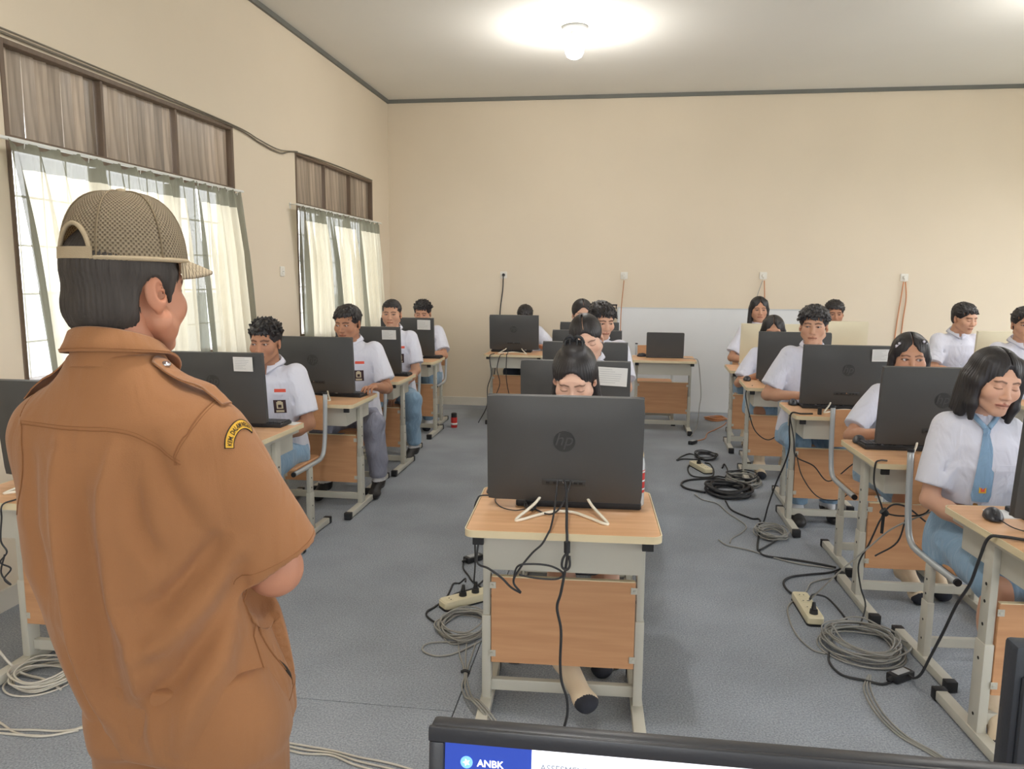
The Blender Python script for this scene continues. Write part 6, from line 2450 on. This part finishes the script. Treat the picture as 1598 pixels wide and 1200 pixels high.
person('girl with half-hidden face behind the fourth right monitor', P(1.234, 6.56, 1.012), 6.66, 6.13, yaw=-8, pitch=10, sc=1.04, male=False, hair='long', tone='d', eyes='open', arms=('kb', 'kb'), bottom='skirt', seed=13, desk_x=1.22)
person('girl with long straight black hair standing out before the back wall', P(1.30, 7.66, 1.15), 7.80, 7.22, yaw=0, pitch=3, sc=0.98, male=False, hair='long', tone='d', eyes='narrow', arms=('kb', 'kb'), bottom='skirt', seed=14, desk_x=1.3)
# far right
person('boy whose forehead shows above a cream monitor by the back wall', P(2.18, 8.38, 1.095), 8.50, 7.85, yaw=-5, pitch=8, sc=1.08, hair='curly', tone='b', eyes='narrow', arms=('kb', 'kb'), bottom='blue', seed=15, desk_x=2.1)
person('boy in a white shirt looking down past a cream monitor at the right', P(2.93, 7.14, 1.118), 7.26, 6.65, yaw=22, pitch=12, sc=1.06, hair='short', tone='a', eyes='closed', arms=('edge', 'kb'), bottom='blue', seed=16, desk_x=3.0)
person('boy cut off by the right edge of the frame before the cream monitor', P(2.895, 6.05, 1.128), 6.17, 5.40, yaw=-8, pitch=4, sc=1.02, hair='short', tone='a', eyes='narrow', arms=('kb', 'kb'), bottom='blue', seed=17, desk_x=2.92)

# ------------------------------------------------------------------ the man in the brown uniform and mesh cap (local -Y is his front)
def build_teacher():
    root = thing('person', 'man in a brown uniform and khaki mesh cap standing with his back to us', 'person', (-0.85, 1.26, 0), PI - rad(3))
    tone_c = np.array(TONES['t'])
    hc = A(0.036, -0.030, 1.524)
    R = rotm(-13, 4, 0)
    sc = 0.99
    nb = A(0.032, 0.012, 1.395)
    sh = {-1: A(-0.150, 0.0, 1.262), 1: A(0.208, 0.0, 1.258)}
    el = {-1: A(-0.208, -0.075, 1.000), 1: A(0.262, -0.13, 1.02)}
    wr = {-1: A(-0.03, -0.27, 1.02), 1: A(0.07, -0.28, 1.02)}
    # skin
    f = Field((-0.36, -0.42, 0.0), (0.36, 0.25, 1.55), 0.0085)
    body_rows = [(0.78, -0.04, -.02, .13, .09), (0.95, -0.01, -.02, .14, .10), (1.10, 0.01, 0, .14, .095), (1.22, .02, 0, .14, .08), (1.29, .025, .005, .12, .065), (1.34, .03, .01, .08, .055), (1.39, .034, .012, .06, .056)]
    f.loft(body_rows)
    f.cone(nb - A(0, 0, .03), hc + R @ A(0, 0.03, -0.05) * sc, 0.064, 0.060, 0.03)
    for s in (-1, 1):
        f.cone(sh[s], el[s], 0.046, 0.046, 0.03)
        f.ell(el[s] + A(0, 0.006, -0.002), (0.046, 0.048, 0.046), 0.02)
        f.cone(el[s], wr[s], 0.046, 0.029, 0.015)
        f.cone((-0.04 + s * 0.08, -0.01, 0.80), (-0.04 + s * 0.10, -0.01, 0.46), 0.066, 0.055, 0.03)
        f.cone((-0.04 + s * 0.10, -0.01, 0.46), (-0.04 + s * 0.10, 0.02, 0.08), 0.053, 0.038, 0.02)
        f.cone((-0.04 + s * 0.10, 0.03, 0.06), (-0.04 + s * 0.13, -0.15, 0.03), 0.038, 0.028, 0.02)
    Vb, Fb = f.mesh()
    Vh, Fh, Ch = head_template((True, 'narrow', 1.08, 1.22), 0.0022)
    parts = [(Vb, Fb, np.tile(tone_c, (len(Vb), 1)), 0), ((Vh * sc) @ R.T + hc, Fh, Ch * tone_c, 0)]
    # fuller cheek and jowl of a middle-aged man
    Vj = parts[1][0]
    q = (Vj - hc) @ R / sc
    N = vnormals(Vj, Fh)
    w = np.exp(-((np.abs(q[:, 0]) - 0.055) / 0.02) ** 2 - ((q[:, 2] + 0.062) / 0.03) ** 2 - ((q[:, 1] + 0.035) / 0.035) ** 2)
    parts[1] = (Vj + N * (0.009 * w)[:, None], Fh, Ch * tone_c, 0)
    for s in (-1, 1):
        hv, hf = hand_template('fist', s)
        d = wr[s] - el[s]
        Q = frame_to(d)
        parts.append((hv @ Q.T + wr[s], hf, np.tile(tone_c * A(1, .96, .95), (len(hv), 1)), 0))
    ev, ef, ec = eyeballs(0, 0)
    parts.append(((ev * sc) @ R.T + hc, ef, ec, 1))
    V, F, C, Mi = join(parts)
    npmesh('body', V, F, [M['skin'], M['eye']], root, cols=C, matidx=Mi)
    # hair: full at the back and sides, cut square at the nape
    f = Field((-0.12, -0.13, -0.14), (0.12, 0.14, 0.15), 0.0028)
    f.ell((0, 0.018, 0.036), (0.0735 * 1.08 + 0.008, 0.093 + 0.010, 0.079 + 0.006))
    f.ell((0, 0.050, -0.030), (0.070 * 1.08, 0.066, 0.066), 0.02)
    f.ell((0, -0.115, -0.045), (0.072 * 1.08, 0.078, 0.100), 0.006, 'd')
    for s in (-1, 1):
        f.ell((s * 0.092, 0.016, -0.030), (0.036, 0.030, 0.052), 0.006, 'd')
        f.ell((s * 0.085, -0.01, -0.075), (0.045, 0.05, 0.05), 0.008, 'd')
        f.cone((s * 0.077, -0.026, 0.03), (s * 0.0765, -0.022, -0.020), 0.008, 0.003, 0.014)
    f.cut((0, 0.06, -0.082), (0, -0.45, -1))
    Vr, Fr = f.mesh()
    Vr = smooth(Vr, Fr, 1, 0.4)
    Nn = vnormals(Vr, Fr)
    th = np.arctan2(Vr[:, 0], -(Vr[:, 1] - 0.016) + 1e-6)
    Vr = Vr + Nn * (0.0008 * (np.sin(th * 70 + 3 * np.sin(Vr[:, 2] * 40)) + 0.7 * np.sin(th * 131 + Vr[:, 2] * 60)))[:, None]
    npmesh('hair', (Vr * sc) @ R.T + hc, Fr, M['hairt'], root)

    # ---- shirt worn loose over the trousers
    rows = [(0.70, -0.062, -0.030, .182, .150), (0.78, -0.042, -0.030, .198, .156), (0.90, -0.004, -0.028, .210, .158), (1.02, .022, -0.014, .215, .148), (1.12, .026, -.004, .212, .140), (1.20, .024, .0, .202, .132), (1.262, .028, .004, .188, .118),
            (1.305, .030, .008, .164, .102), (1.345, .032, .010, .130, .088), (1.375, .033, .012, .098, .080), (1.398, .034, .013, .080, .074), (1.41, .034, .013, .074, .070)]
    f = Field((-0.38, -0.32, 0.66), (0.38, 0.26, 1.46), 0.0052)
    f.loft(rows, n=2.35)
    for s in (-1, 1):
        d = el[s] - sh[s]
        e = sh[s] + d * (0.89 if s < 0 else 0.9)
        f.cone(sh[s] + A(-s * 0.03, 0, 0.002), e, 0.076, 0.092 if s < 0 else 0.082, 0.05, flat=True)
        # hollow the cuff
        u = d / np.linalg.norm(d)
        f.cone(e - u * 0.03, e + u * 0.05, 0.074, 0.084, 0.004, 'd')
    V, F = f.mesh()
    V = smooth(V, F, 2)
    x, y, z = V.T
    N = vnormals(V, F)
    disp = np.zeros(len(V))

    def fold(pts, amp, w, sharp=1.0, lo=-0.03):
        P2 = np.array(pts, float)
        dmin = np.full(len(V), 9.0)
        tt = np.zeros(len(V))
        n = len(P2) - 1
        for k in range(n):
            a, b = P2[k], P2[k + 1]
            ba = b - a
            t = np.clip(((x - a[0]) * ba[0] + (z - a[1]) * ba[1]) / (ba @ ba), 0, 1)
            d = np.hypot(x - a[0] - t * ba[0], z - a[1] - t * ba[1])
            m = d < dmin
            dmin[m] = d[m]
            tt[m] = (k + t[m]) / n
        fade = np.sin(np.clip(tt, 0.02, 0.98) * PI) ** 0.5
        disp[:] += 2.0 * amp * np.exp(-(dmin / w) ** 2) * fade * (y > lo)
    # long drapes of the back, swags below the right arm, pull lines of the yoke
    fold([(0.075, 1.27), (0.072, 1.15), (0.066, 1.0), (0.05, 0.86), (0.03, 0.75)], 0.010, 0.015)
    fold([(0.03, 1.24), (0.025, 1.1), (0.01, 0.95), (-0.01, 0.78)], -0.009, 0.022)
    fold([(0.14, 1.26), (0.14, 1.12), (0.12, 0.98)], -0.007, 0.020)
    fold([(-0.03, 1.27), (-0.015, 1.19), (-0.005, 1.10)], 0.007, 0.013)
    fold([(-0.19, 1.12), (-0.15, 1.05), (-0.10, 1.00), (-0.06, 0.985)], -0.012, 0.018)
    fold([(-0.195, 1.08), (-0.155, 0.99), (-0.10, 0.93), (-0.04, 0.90)], 0.010, 0.020)
    fold([(-0.20, 1.04), (-0.17, 0.94), (-0.12, 0.87), (-0.07, 0.82), (-0.03, 0.75)], -0.012, 0.020)
    fold([(-0.20, 0.99), (-0.175, 0.88), (-0.14, 0.80), (-0.11, 0.72)], 0.009, 0.020)
    fold([(-0.01, 1.10), (-0.02, 1.0), (-0.045, 0.93), (-0.06, 0.85)], 0.008, 0.016)
    fold([(-0.06, 1.22), (-0.07, 1.13), (-0.10, 1.07)], -0.008, 0.018)
    fold([(-0.05, 0.90), (-0.06, 0.82), (-0.08, 0.72)], 0.006, 0.018)
    fold([(-0.205, 1.05), (-0.205, 0.92), (-0.215, 0.80), (-0.22, 0.72)], -0.010, 0.015, lo=-0.09)
    fold([(-0.09, 1.28), (-0.12, 1.20), (-0.15, 1.13)], -0.006, 0.013)
    fold([(-0.15, 1.22), (-0.175, 1.14), (-0.20, 1.08)], 0.003, 0.016)
    fold([(0.10, 0.92), (0.06, 0.80), (0.02, 0.72)], -0.007, 0.020)
    g = np.random.default_rng(3)
    for _ in range(6):
        k = g.normal(0, 1, 3) * A(1.3, 1.0, 0.35)
        k = k / np.linalg.norm(k) * g.uniform(25, 60)
        disp += 0.0009 * np.sin(V @ k + g.uniform(0, 6) + 1.5 * np.sin(V @ (g.normal(0, 1, 3) * 9)))
    # the yoke sits a little proud of the back panel
    yz = 1.292 - 1.6 * np.clip(-x - 0.03, 0, 1) ** 1.5
    disp += 0.0025 / (1 + np.exp(-(z - yz) / 0.002)) * (y > -0.02) * (np.abs(x - 0.02) < 0.16)
    V = V + N * disp[:, None]
    V = smooth(V, F, 1, 0.4)
    shirt = npmesh('shirt', V, F, M['khaki'], root)
    bvh = BVHTree.FromPolygons(V.tolist(), F.tolist())

    def snap(p, off=0.0):
        co, n, _, _ = bvh.find_nearest(Vector(tuple(p)))
        return np.array(co + n * off)

    def onback(px, pz):
        hit = bvh.ray_cast(Vector((px, 0.6, pz)), Vector((0, -1, 0)))
        return np.array(hit[0]) if hit[0] is not None else None

    def seam(name, pts, r=0.0011, off=0.0006, n=8):
        P2 = [snap(p, off) for p in spline(pts, n)]
        b = bmesh.new()
        add_tube(b, P2, r, 6)
        return obj(name, b, M['seam'], shirt)
    ypts = [(xx, 0.2, 1.292 - 1.6 * max(0, -xx - 0.03) ** 1.5) for xx in np.linspace(0.175, -0.135, 9)]
    yp = [onback(a, c) for a, _, c in ypts]
    yp = [p for p in yp if p is not None]
    seam('yoke_seam', yp, 0.0010, 0.0004)
    seam('yoke_seam', [p + A(0, 0, 0.006) for p in yp], 0.0006, 0.0004)
    for dx in (0, 0.005):
        a = [(-0.150 - dx, -0.01, 1.335), (-0.142 - dx, 0.06, 1.30), (-0.130 - dx, 0.10, 1.262), (-0.126 - dx, 0.113, 1.235)]
        seam('armhole_seam', a, 0.0012 if dx == 0 else 0.0006, 0.0004)
    a = [(0.178, 0.0, 1.335), (0.170, 0.06, 1.30), (0.165, 0.10, 1.25), (0.17, 0.11, 1.19), (0.185, 0.09, 1.13)]
    seam('armhole_seam', a)
    # sleeve hem stitching, side seam and slit pocket on the right flank
    s = -1
    d = (el[s] - sh[s]) / np.linalg.norm(el[s] - sh[s])
    e = sh[s] + (el[s] - sh[s]) * 0.89 - d * 0.022
    p1 = np.cross(d, A(0, 1, 0)); p1 /= np.linalg.norm(p1)
    p2 = np.cross(d, p1)
    ring = [snap(e + 0.10 * (math.cos(t) * p1 + math.sin(t) * p2), 0.0004) for t in np.linspace(0, 2 * PI, 48, endpoint=False)]
    b = bmesh.new()
    add_tube(b, ring, 0.0007, 5, True)
    obj('sleeve_hem', b, M['seam'], shirt)
    seam('side_seam', [(-0.20, -0.005, 1.09), (-0.21, 0.0, 1.0), (-0.22, 0.0, 0.90), (-0.235, 0.0, 0.80), (-0.25, 0.0, 0.71)], 0.0012)
    pk = [(-0.225, -0.02, 0.90), (-0.235, -0.035, 0.855), (-0.24, -0.06, 0.81), (-0.24, -0.085, 0.765)]
    seam('pocket_seam', pk, 0.0016, 0.0006)
    b = bmesh.new()
    P2 = [snap(p, -0.0005) for p in spline([(-0.238, -0.05, 0.835), (-0.24, -0.065, 0.805), (-0.24, -0.078, 0.775)], 6)]
    add_tube(b, P2, lambda t: 0.0005 + 0.004 * math.sin(PI * t), 6)
    obj('pocket_opening', b, M['patchblack'], shirt)
    P2 = [snap(p, 0.0004) for p in spline([(-0.20, 0.07, 0.735), (-0.235, 0.0, 0.74), (-0.245, -0.06, 0.752), (-0.23, -0.12, 0.765)], 6)]
    b = bmesh.new()
    add_tube(b, P2, 0.0008, 5)
    obj('hem_seam', b, M['seam'], shirt)

    # collar: stand, fall and points
    n = 48
    rowsC = []
    for i in range(n + 1):
        u = i / n * 2 - 1
        a = u * (PI - 0.16)
        back = math.cos(a) * 0.5 + 0.5
        fx, fy = math.sin(a), math.cos(a)
        fr = max(0.0, (abs(u) - 0.62) / 0.38)
        top = 0.050 * (0.42 + 0.58 * back)
        lowz = 0.014 - 0.004 * back - 0.050 * fr ** 1.5
        r0 = 0.071
        r2 = r0 + 0.015 + 0.030 * fr + 0.004 * (1 - back)
        rowsC.append([(fx * (r0 + 0.004), fy * (r0 + 0.004) * 1.06, -0.014), (fx * r0, fy * r0 * 1.06, top * 0.5), (fx * (r0 - 0.003), fy * (r0 - 0.003) * 1.06, top), (fx * (r0 + 0.001), fy * (r0 + 0.001) * 1.06, top + 0.004), (fx * (r0 + 0.005), fy * (r0 + 0.005) * 1.06, top + 0.001),
                      (fx * (r0 * .5 + r2 * .5 + 0.003), fy * (r0 * .5 + r2 * .5 + 0.003) * 1.06, (top + lowz) / 2), (fx * (r2 + 0.0015), fy * (r2 + 0.0015) * 1.06, lowz + 0.003), (fx * r2, fy * r2 * 1.06, lowz), (fx * (r2 - 0.003), fy * (r2 - 0.003) * 1.06, lowz + 0.001), (fx * (r0 + 0.004), fy * (r0 + 0.004) * 1.06, top - 0.012)])
    VC, FC = [], []
    m = len(rowsC[0])
    for r_ in rowsC:
        VC += r_
    for i in range(n):
        for k in range(m - 1):
            a = i * m + k
            FC.append((a, a + m, a + m + 1, a + 1))
    Rc = np.array(Matrix.Rotation(rad(9), 3, 'X') @ Matrix.Rotation(rad(2), 3, 'Y'))
    VC = np.array(VC) @ Rc.T + nb + A(0.002, 0.004, 0.004)
    co = npmesh('collar', VC, FC, M['khaki'], root)
    b = bmesh.new()
    st = [VC[i * m + 6] + (VC[i * m + 5] - VC[i * m + 6]) * 0.16 + (VC[i * m + 5] - nb - A(0, 0, VC[i * m + 5][2] - nb[2])) * 0.012 for i in range(n + 1)]
    add_tube(b, st, 0.0007, 5)
    obj('collar_stitching', b, M['seam'], co)

    # shoulder straps with a metal button
    for s in (-1, 1):
        a0 = A(nb[0] + s * 0.088, 0.018, 1.40)
        a1 = sh[s] + A(s * 0.055, 0.004, 0.10)
        nu, nv = 16, 6
        top, bot = [], []
        for i in range(nu + 1):
            u = i / nu
            for j in range(nv + 1):
                v = j / nv - 0.5
                w = 0.044 + 0.008 * u
                tip = 0.012 * (1 - (2 * v) ** 2) * (1 if u < 0.01 else 0)
                p = a0 + (a1 - a0) * u + A(0, w * v, 0) + (a0 - a1) / np.linalg.norm(a1 - a0) * tip
                lift = 0.004 + 0.010 * math.sin(PI * min(1, u * 1.08)) ** 1.2
                sp = snap(p)
                top.append(sp + A(s * 0.2, 0, 0.95) * (lift + 0.003))
                bot.append(sp + A(s * 0.2, 0, 0.95) * lift)
        n_ = len(top)
        VE = top + bot
        FE = []
        for i in range(nu):
            for j in range(nv):
                k = i * (nv + 1) + j
                FE.append((k, k + 1, k + nv + 2, k + nv + 1))
                FE.append((k + n_, k + nv + 1 + n_, k + nv + 2 + n_, k + 1 + n_))
        for i in range(nu):
            for j in (0, nv):
                k = i * (nv + 1) + j
                FE.append((k, k + nv + 1, k + nv + 1 + n_, k + n_))
        for j in range(nv):
            for i in (0, nu):
                k = i * (nv + 1) + j
                FE.append((k, k + n_, k + 1 + n_, k + 1))
        st = npmesh('shoulder_strap', np.array(VE), FE, M['khaki'], root)
        c = np.array(top[2 * (nv + 1) + nv // 2])
        b = bmesh.new()
        add_lathe(b, [(0.0075, -0.001), (0.0078, 0.002), (0.006, 0.0045), (0.0045, 0.0035), (0.0025, 0.0042), (0.0005, 0.005)], 20)
        bmesh.ops.transform(b, matrix=Matrix.Translation(tuple(c)) @ Vector((0, 0, 1)).rotation_difference(Vector((s * 0.25, 0.25, 0.93))).to_matrix().to_4x4(), verts=b.verts)
        bt = obj('strap_button', b, M['metal'], st, smooth=True)
        bt['label'] = 'round metal button of the shoulder strap'

    # curved yellow name patch on the right sleeve
    pc = snap((-0.222, 0.018, 1.302))
    _, nrm, _, _ = bvh.find_nearest(Vector(tuple(pc)))
    nrm = np.array(nrm)
    axis = (el[-1] - sh[-1]) / np.linalg.norm(el[-1] - sh[-1])
    up = -axis - (-axis @ nrm) * nrm
    up /= np.linalg.norm(up)
    right = np.cross(up, nrm)
    Rr = 0.043

    def on_arc(a, r):
        """angle from the apex and radius -> point on the sleeve"""
        uu, vv = r * math.sin(a), r * math.cos(a) - Rr
        return pc + right * uu + up * vv

    def arc_band(name, r0, r1, a0, a1, off, m, parent, nn=28):
        top, bot = [], []
        for i in range(nn + 1):
            a = a0 + (a1 - a0) * i / nn
            for r in (r0, (r0 + r1) / 2, r1):
                top.append(snap(on_arc(a, r), off))
                bot.append(snap(on_arc(a, r), -0.001))
        k_ = len(top)
        FE = []
        for i in range(nn):
            for j in (0, 1):
                k = i * 3 + j
                FE.append((k, k + 1, k + 4, k + 3))
            FE.append((i * 3, i * 3 + 3, i * 3 + 3 + k_, i * 3 + k_))
            FE.append((i * 3 + 2, i * 3 + 2 + k_, i * 3 + 5 + k_, i * 3 + 5))
        for i in (0, nn):
            FE.append((i * 3, i * 3 + k_, i * 3 + 1 + k_, i * 3 + 1))
            FE.append((i * 3 + 1, i * 3 + 1 + k_, i * 3 + 2 + k_, i * 3 + 2))
        return npmesh(name, np.array(top + bot), FE, m, parent, smooth=False)
    A1 = rad(62)
    pt = arc_band('sleeve_patch', Rr - 0.0085, Rr + 0.0085, -A1, A1, 0.0016, M['yellow'], root)
    pt['label'] = 'curved yellow name patch lettered KEM. DALAM NEGERI'
    arc_band('patch_border', Rr + 0.0078, Rr + 0.0092, -A1 - 0.02, A1 + 0.02, 0.0021, M['patchblack'], pt)
    arc_band('patch_border', Rr - 0.0092, Rr - 0.0078, -A1 - 0.02, A1 + 0.02, 0.0021, M['patchblack'], pt)
    for q in (-1, 1):
        arc_band('patch_border', Rr - 0.009, Rr + 0.009, q * A1 - 0.014, q * A1 + 0.014, 0.0021, M['patchblack'], pt, 2)
    tx = text_mesh('patch_letters', 'KEM. DALAM NEGERI', 0.0118, M['patchblack'], pt, bold=0.00025)
    xs = [v.co.x for v in tx.data.vertices]
    x0, x1 = min(xs), max(xs)
    for v in tx.data.vertices:
        a = ((v.co.x - x0) / (x1 - x0) * 2 - 1) * (A1 - 0.09)
        r = Rr - 0.0048 + v.co.y * 1.08
        v.co = Vector(tuple(snap(on_arc(a, r), 0.0024)))

    # ---- trousers and shoes
    f = Field((-0.34, -0.26, 0.02), (0.28, 0.24, 0.86), 0.0085)
    f.loft([(0.70, -0.06, -0.015, .172, .135), (0.84, -0.05, -0.015, .168, .132)])
    for s in (-1, 1):
        f.cone((-0.055 + s * 0.085, -0.005, 0.72), (-0.05 + s * 0.10, -0.01, 0.46), 0.108, 0.088, 0.04)
        f.cone((-0.05 + s * 0.10, -0.01, 0.46), (-0.04 + s * 0.10, 0.02, 0.06), 0.088, 0.078, 0.03, flat=True)
    Vt, Ft = f.mesh()
    Vt = wrinkle(smooth(Vt, Ft, 1), Ft, 0.005, 77)
    npmesh('trousers', Vt, Ft, M['khaki'], root)
    for s in (-1, 1):
        f = Field((-0.3, -0.3, 0), (0.25, 0.2, 0.2), 0.006)
        f.cone((-0.04 + s * 0.10, 0.05, 0.05), (-0.04 + s * 0.135, -0.17, 0.035), 0.046, 0.036, 0)
        f.ell((-0.04 + s * 0.12, -0.10, 0.03), (0.048, 0.10, 0.032), 0.03)
        f.cut((0, 0, 0.004), (0, 0, -1))
        Vk, Fk = f.mesh()
        npmesh('shoe', Vk, Fk, M['shoe'], root)

    # ---- cap
    T4 = Matrix.Translation(tuple(hc)) @ Matrix((R * sc).tolist()).to_4x4() @ Matrix.Translation((0, 0.006, 0.050)) @ Matrix.Rotation(rad(-3), 4, 'X')
    a_, b_, H = 0.0905, 0.1105, 0.122

    def dome(th, t, off=0.0):
        """th = 0 at the front (-Y); t = 0 rim .. 1 crown"""
        c = math.cos(t * PI / 2) ** 0.62 if t < 1 else 0.0
        frontal = max(0, math.cos(th))
        rx, ry = (a_ + off) * c, (b_ + off) * c
        zz = (H + off) * math.sin(t * PI / 2) ** 0.95
        return Vector((rx * math.sin(th), -ry * math.cos(th) * (1 - 0.05 * (1 - frontal) * t) + 0.006 * t, zz))
    nth, nt_ = 144, 40
    bm = bmesh.new()
    uvl = bm.loops.layers.uv.new('UVMap')
    gridv = {}
    for j in range(nt_):
        for i in range(nth):
            th = -PI + 2 * PI * i / nth
            gridv[i, j] = bm.verts.new(dome(th, j / nt_ * 0.985))
    topv = bm.verts.new(dome(0, 1.0))
    rr = 0.10

    def in_arch(th, t):
        dth = (PI - abs(th)) * rr
        zz = H * math.sin(t * PI / 2) ** 0.95
        return (dth / 0.042) ** 2 + ((zz - 0.004) / 0.056) ** 2 < 1 if zz > 0.004 else dth < 0.042
    for j in range(nt_):
        for i in range(nth):
            i2 = (i + 1) % nth
            th = -PI + 2 * PI * (i + 0.5) / nth
            t = (j + 0.5) / nt_ * 0.985
            if in_arch(th, t):
                continue
            u0, u1 = -PI + 2 * PI * i / nth, -PI + 2 * PI * (i + 1) / nth
            cs = lambda tq: rr * (0.35 + 0.65 * math.cos(tq * PI / 2))
            if j < nt_ - 1:
                fc = bm.faces.new((gridv[i, j], gridv[i2, j], gridv[i2, j + 1], gridv[i, j + 1]))
                t0, t1 = j / nt_, (j + 1) / nt_
                uv = [(u0 * rr, t0 * 0.17), (u1 * rr, t0 * 0.17), (u1 * rr, t1 * 0.17), (u0 * rr, t1 * 0.17)]
            else:
                fc = bm.faces.new((gridv[i, j], gridv[i2, j], topv))
                uv = [(u0 * rr, 0.166), (u1 * rr, 0.166), (u0 * rr, 0.17)]
            for lp, q in zip(fc.loops, uv):
                lp[uvl].uv = q
            fc.smooth = True
    for v in [v for v in bm.verts if not v.link_faces]:
        bm.verts.remove(v)
    ex = bmesh.ops.solidify(bm, geom=list(bm.faces), thickness=0.0018)
    capt = bpy.data.objects.new('cap', None)
    COL.objects.link(capt)
    capt.parent = root
    capt['label'] = 'khaki mesh cap with a back strap'

    def cp(name, bmx, m, **k):
        bmesh.ops.transform(bmx, matrix=T4, verts=bmx.verts)
        return obj(name, bmx, m, capt, **k)
    cp('crown', bm, M['capmesh'])
    b = bmesh.new()
    for k in range(6):
        th = rad(30 + 60 * k)
        pts = [dome(th, t, 0.0012) for t in np.linspace(0.02, 0.97, 16) if not in_arch(th, t)]
        add_tube(b, pts, 0.0016, 6)
    cp('panel_seam', b, M['capdark'])
    # bound edge of the back opening and of the rim
    pts = []
    for k in range(25):
        q = PI * k / 24
        dth, zz = 0.042 * math.cos(q), 0.004 + 0.056 * math.sin(q)
        t = math.asin(min(1, (max(zz, 0) / H)) ** (1 / 0.95)) * 2 / PI
        pts.append(dome(PI - dth / rr, t, 0.0008))
    b = bmesh.new()
    add_tube(b, pts, 0.0040, 8)
    pts2 = [dome(th, 0.012, 0.0006) for th in np.linspace(-PI + 0.42, PI - 0.42, 60)]
    add_tube(b, pts2, 0.0042, 8)
    cp('binding', b, M['capcloth'])
    # adjuster strap across the opening, running on to the wearer's right
    def band(th0, th1, z0, z1, off, nn=24):
        bb = bmesh.new()
        vs = []
        for i in range(nn + 1):
            th = th0 + (th1 - th0) * i / nn
            for z_ in (z0, z1):
                for o_ in (off, off + 0.0028):
                    t = math.asin(min(1, (max(z_, 0) / H)) ** (1 / 0.95)) * 2 / PI
                    vs.append(bb.verts.new(dome(th, t, o_)))
        for i in range(nn):
            k = i * 4
            for q in ((0, 4, 5, 1), (2, 3, 7, 6), (1, 5, 7, 3), (0, 2, 6, 4)):
                bb.faces.new([vs[k + q_] for q_ in q])
        bb.faces.new([vs[0], vs[1], vs[3], vs[2]])
        k = nn * 4
        bb.faces.new([vs[k], vs[k + 2], vs[k + 3], vs[k + 1]])
        return bb
    cp('strap', band(PI + 0.47, PI - 0.80, 0.001, 0.020, 0.0026), M['capcloth'], angle=40)
    cp('strap_band', band(PI - 0.78, PI - 1.45, 0.005, 0.020, 0.0024), M['capdark'], angle=40)
    b = bmesh.new()
    add_lathe(b, [(0.0095, -0.002), (0.0095, 0.002), (0.007, 0.0055), (0.0005, 0.007)], 20, origin=tuple(dome(0, 1.0)))
    cp('cap_button', b, M['capcloth'], smooth=True)
    # brim
    b = bmesh.new()
    nu, nv = 36, 12
    grid2 = {}
    for side in (0, 1):
        for i in range(nu + 1):
            th = -1.12 + 2.24 * i / nu
            base = dome(th, 0.012)
            reach = 0.074 * max(0.0, math.cos(th / 1.12 * PI / 2)) ** 0.55
            for j in range(nv + 1):
                v = j / nv
                drop = -0.010 * v - 0.016 * (abs(th) / 1.12) ** 2 * v - 0.006 * v * v
                grid2[side, i, j] = b.verts.new((base.x * (1 + 0.02 * v), base.y - reach * v, base.z + drop + (0.0022 if side else -0.0022)))
    for i in range(nu):
        for j in range(nv):
            b.faces.new((grid2[1, i, j], grid2[1, i, j + 1], grid2[1, i + 1, j + 1], grid2[1, i + 1, j]))
            b.faces.new((grid2[0, i, j], grid2[0, i + 1, j], grid2[0, i + 1, j + 1], grid2[0, i, j + 1]))
        b.faces.new((grid2[0, i, nv], grid2[0, i + 1, nv], grid2[1, i + 1, nv], grid2[1, i, nv]))
    for i in (0, nu):
        for j in range(nv):
            b.faces.new((grid2[0, i, j], grid2[0, i, j + 1], grid2[1, i, j + 1], grid2[1, i, j]))
    uv2 = b.loops.layers.uv.new('UVMap')
    for fc in b.faces:
        fc.smooth = True
        for lp in fc.loops:
            lp[uv2].uv = (lp.vert.co.x, lp.vert.co.y)
    cp('brim', b, M['capmesh'])
    return root


build_teacher()
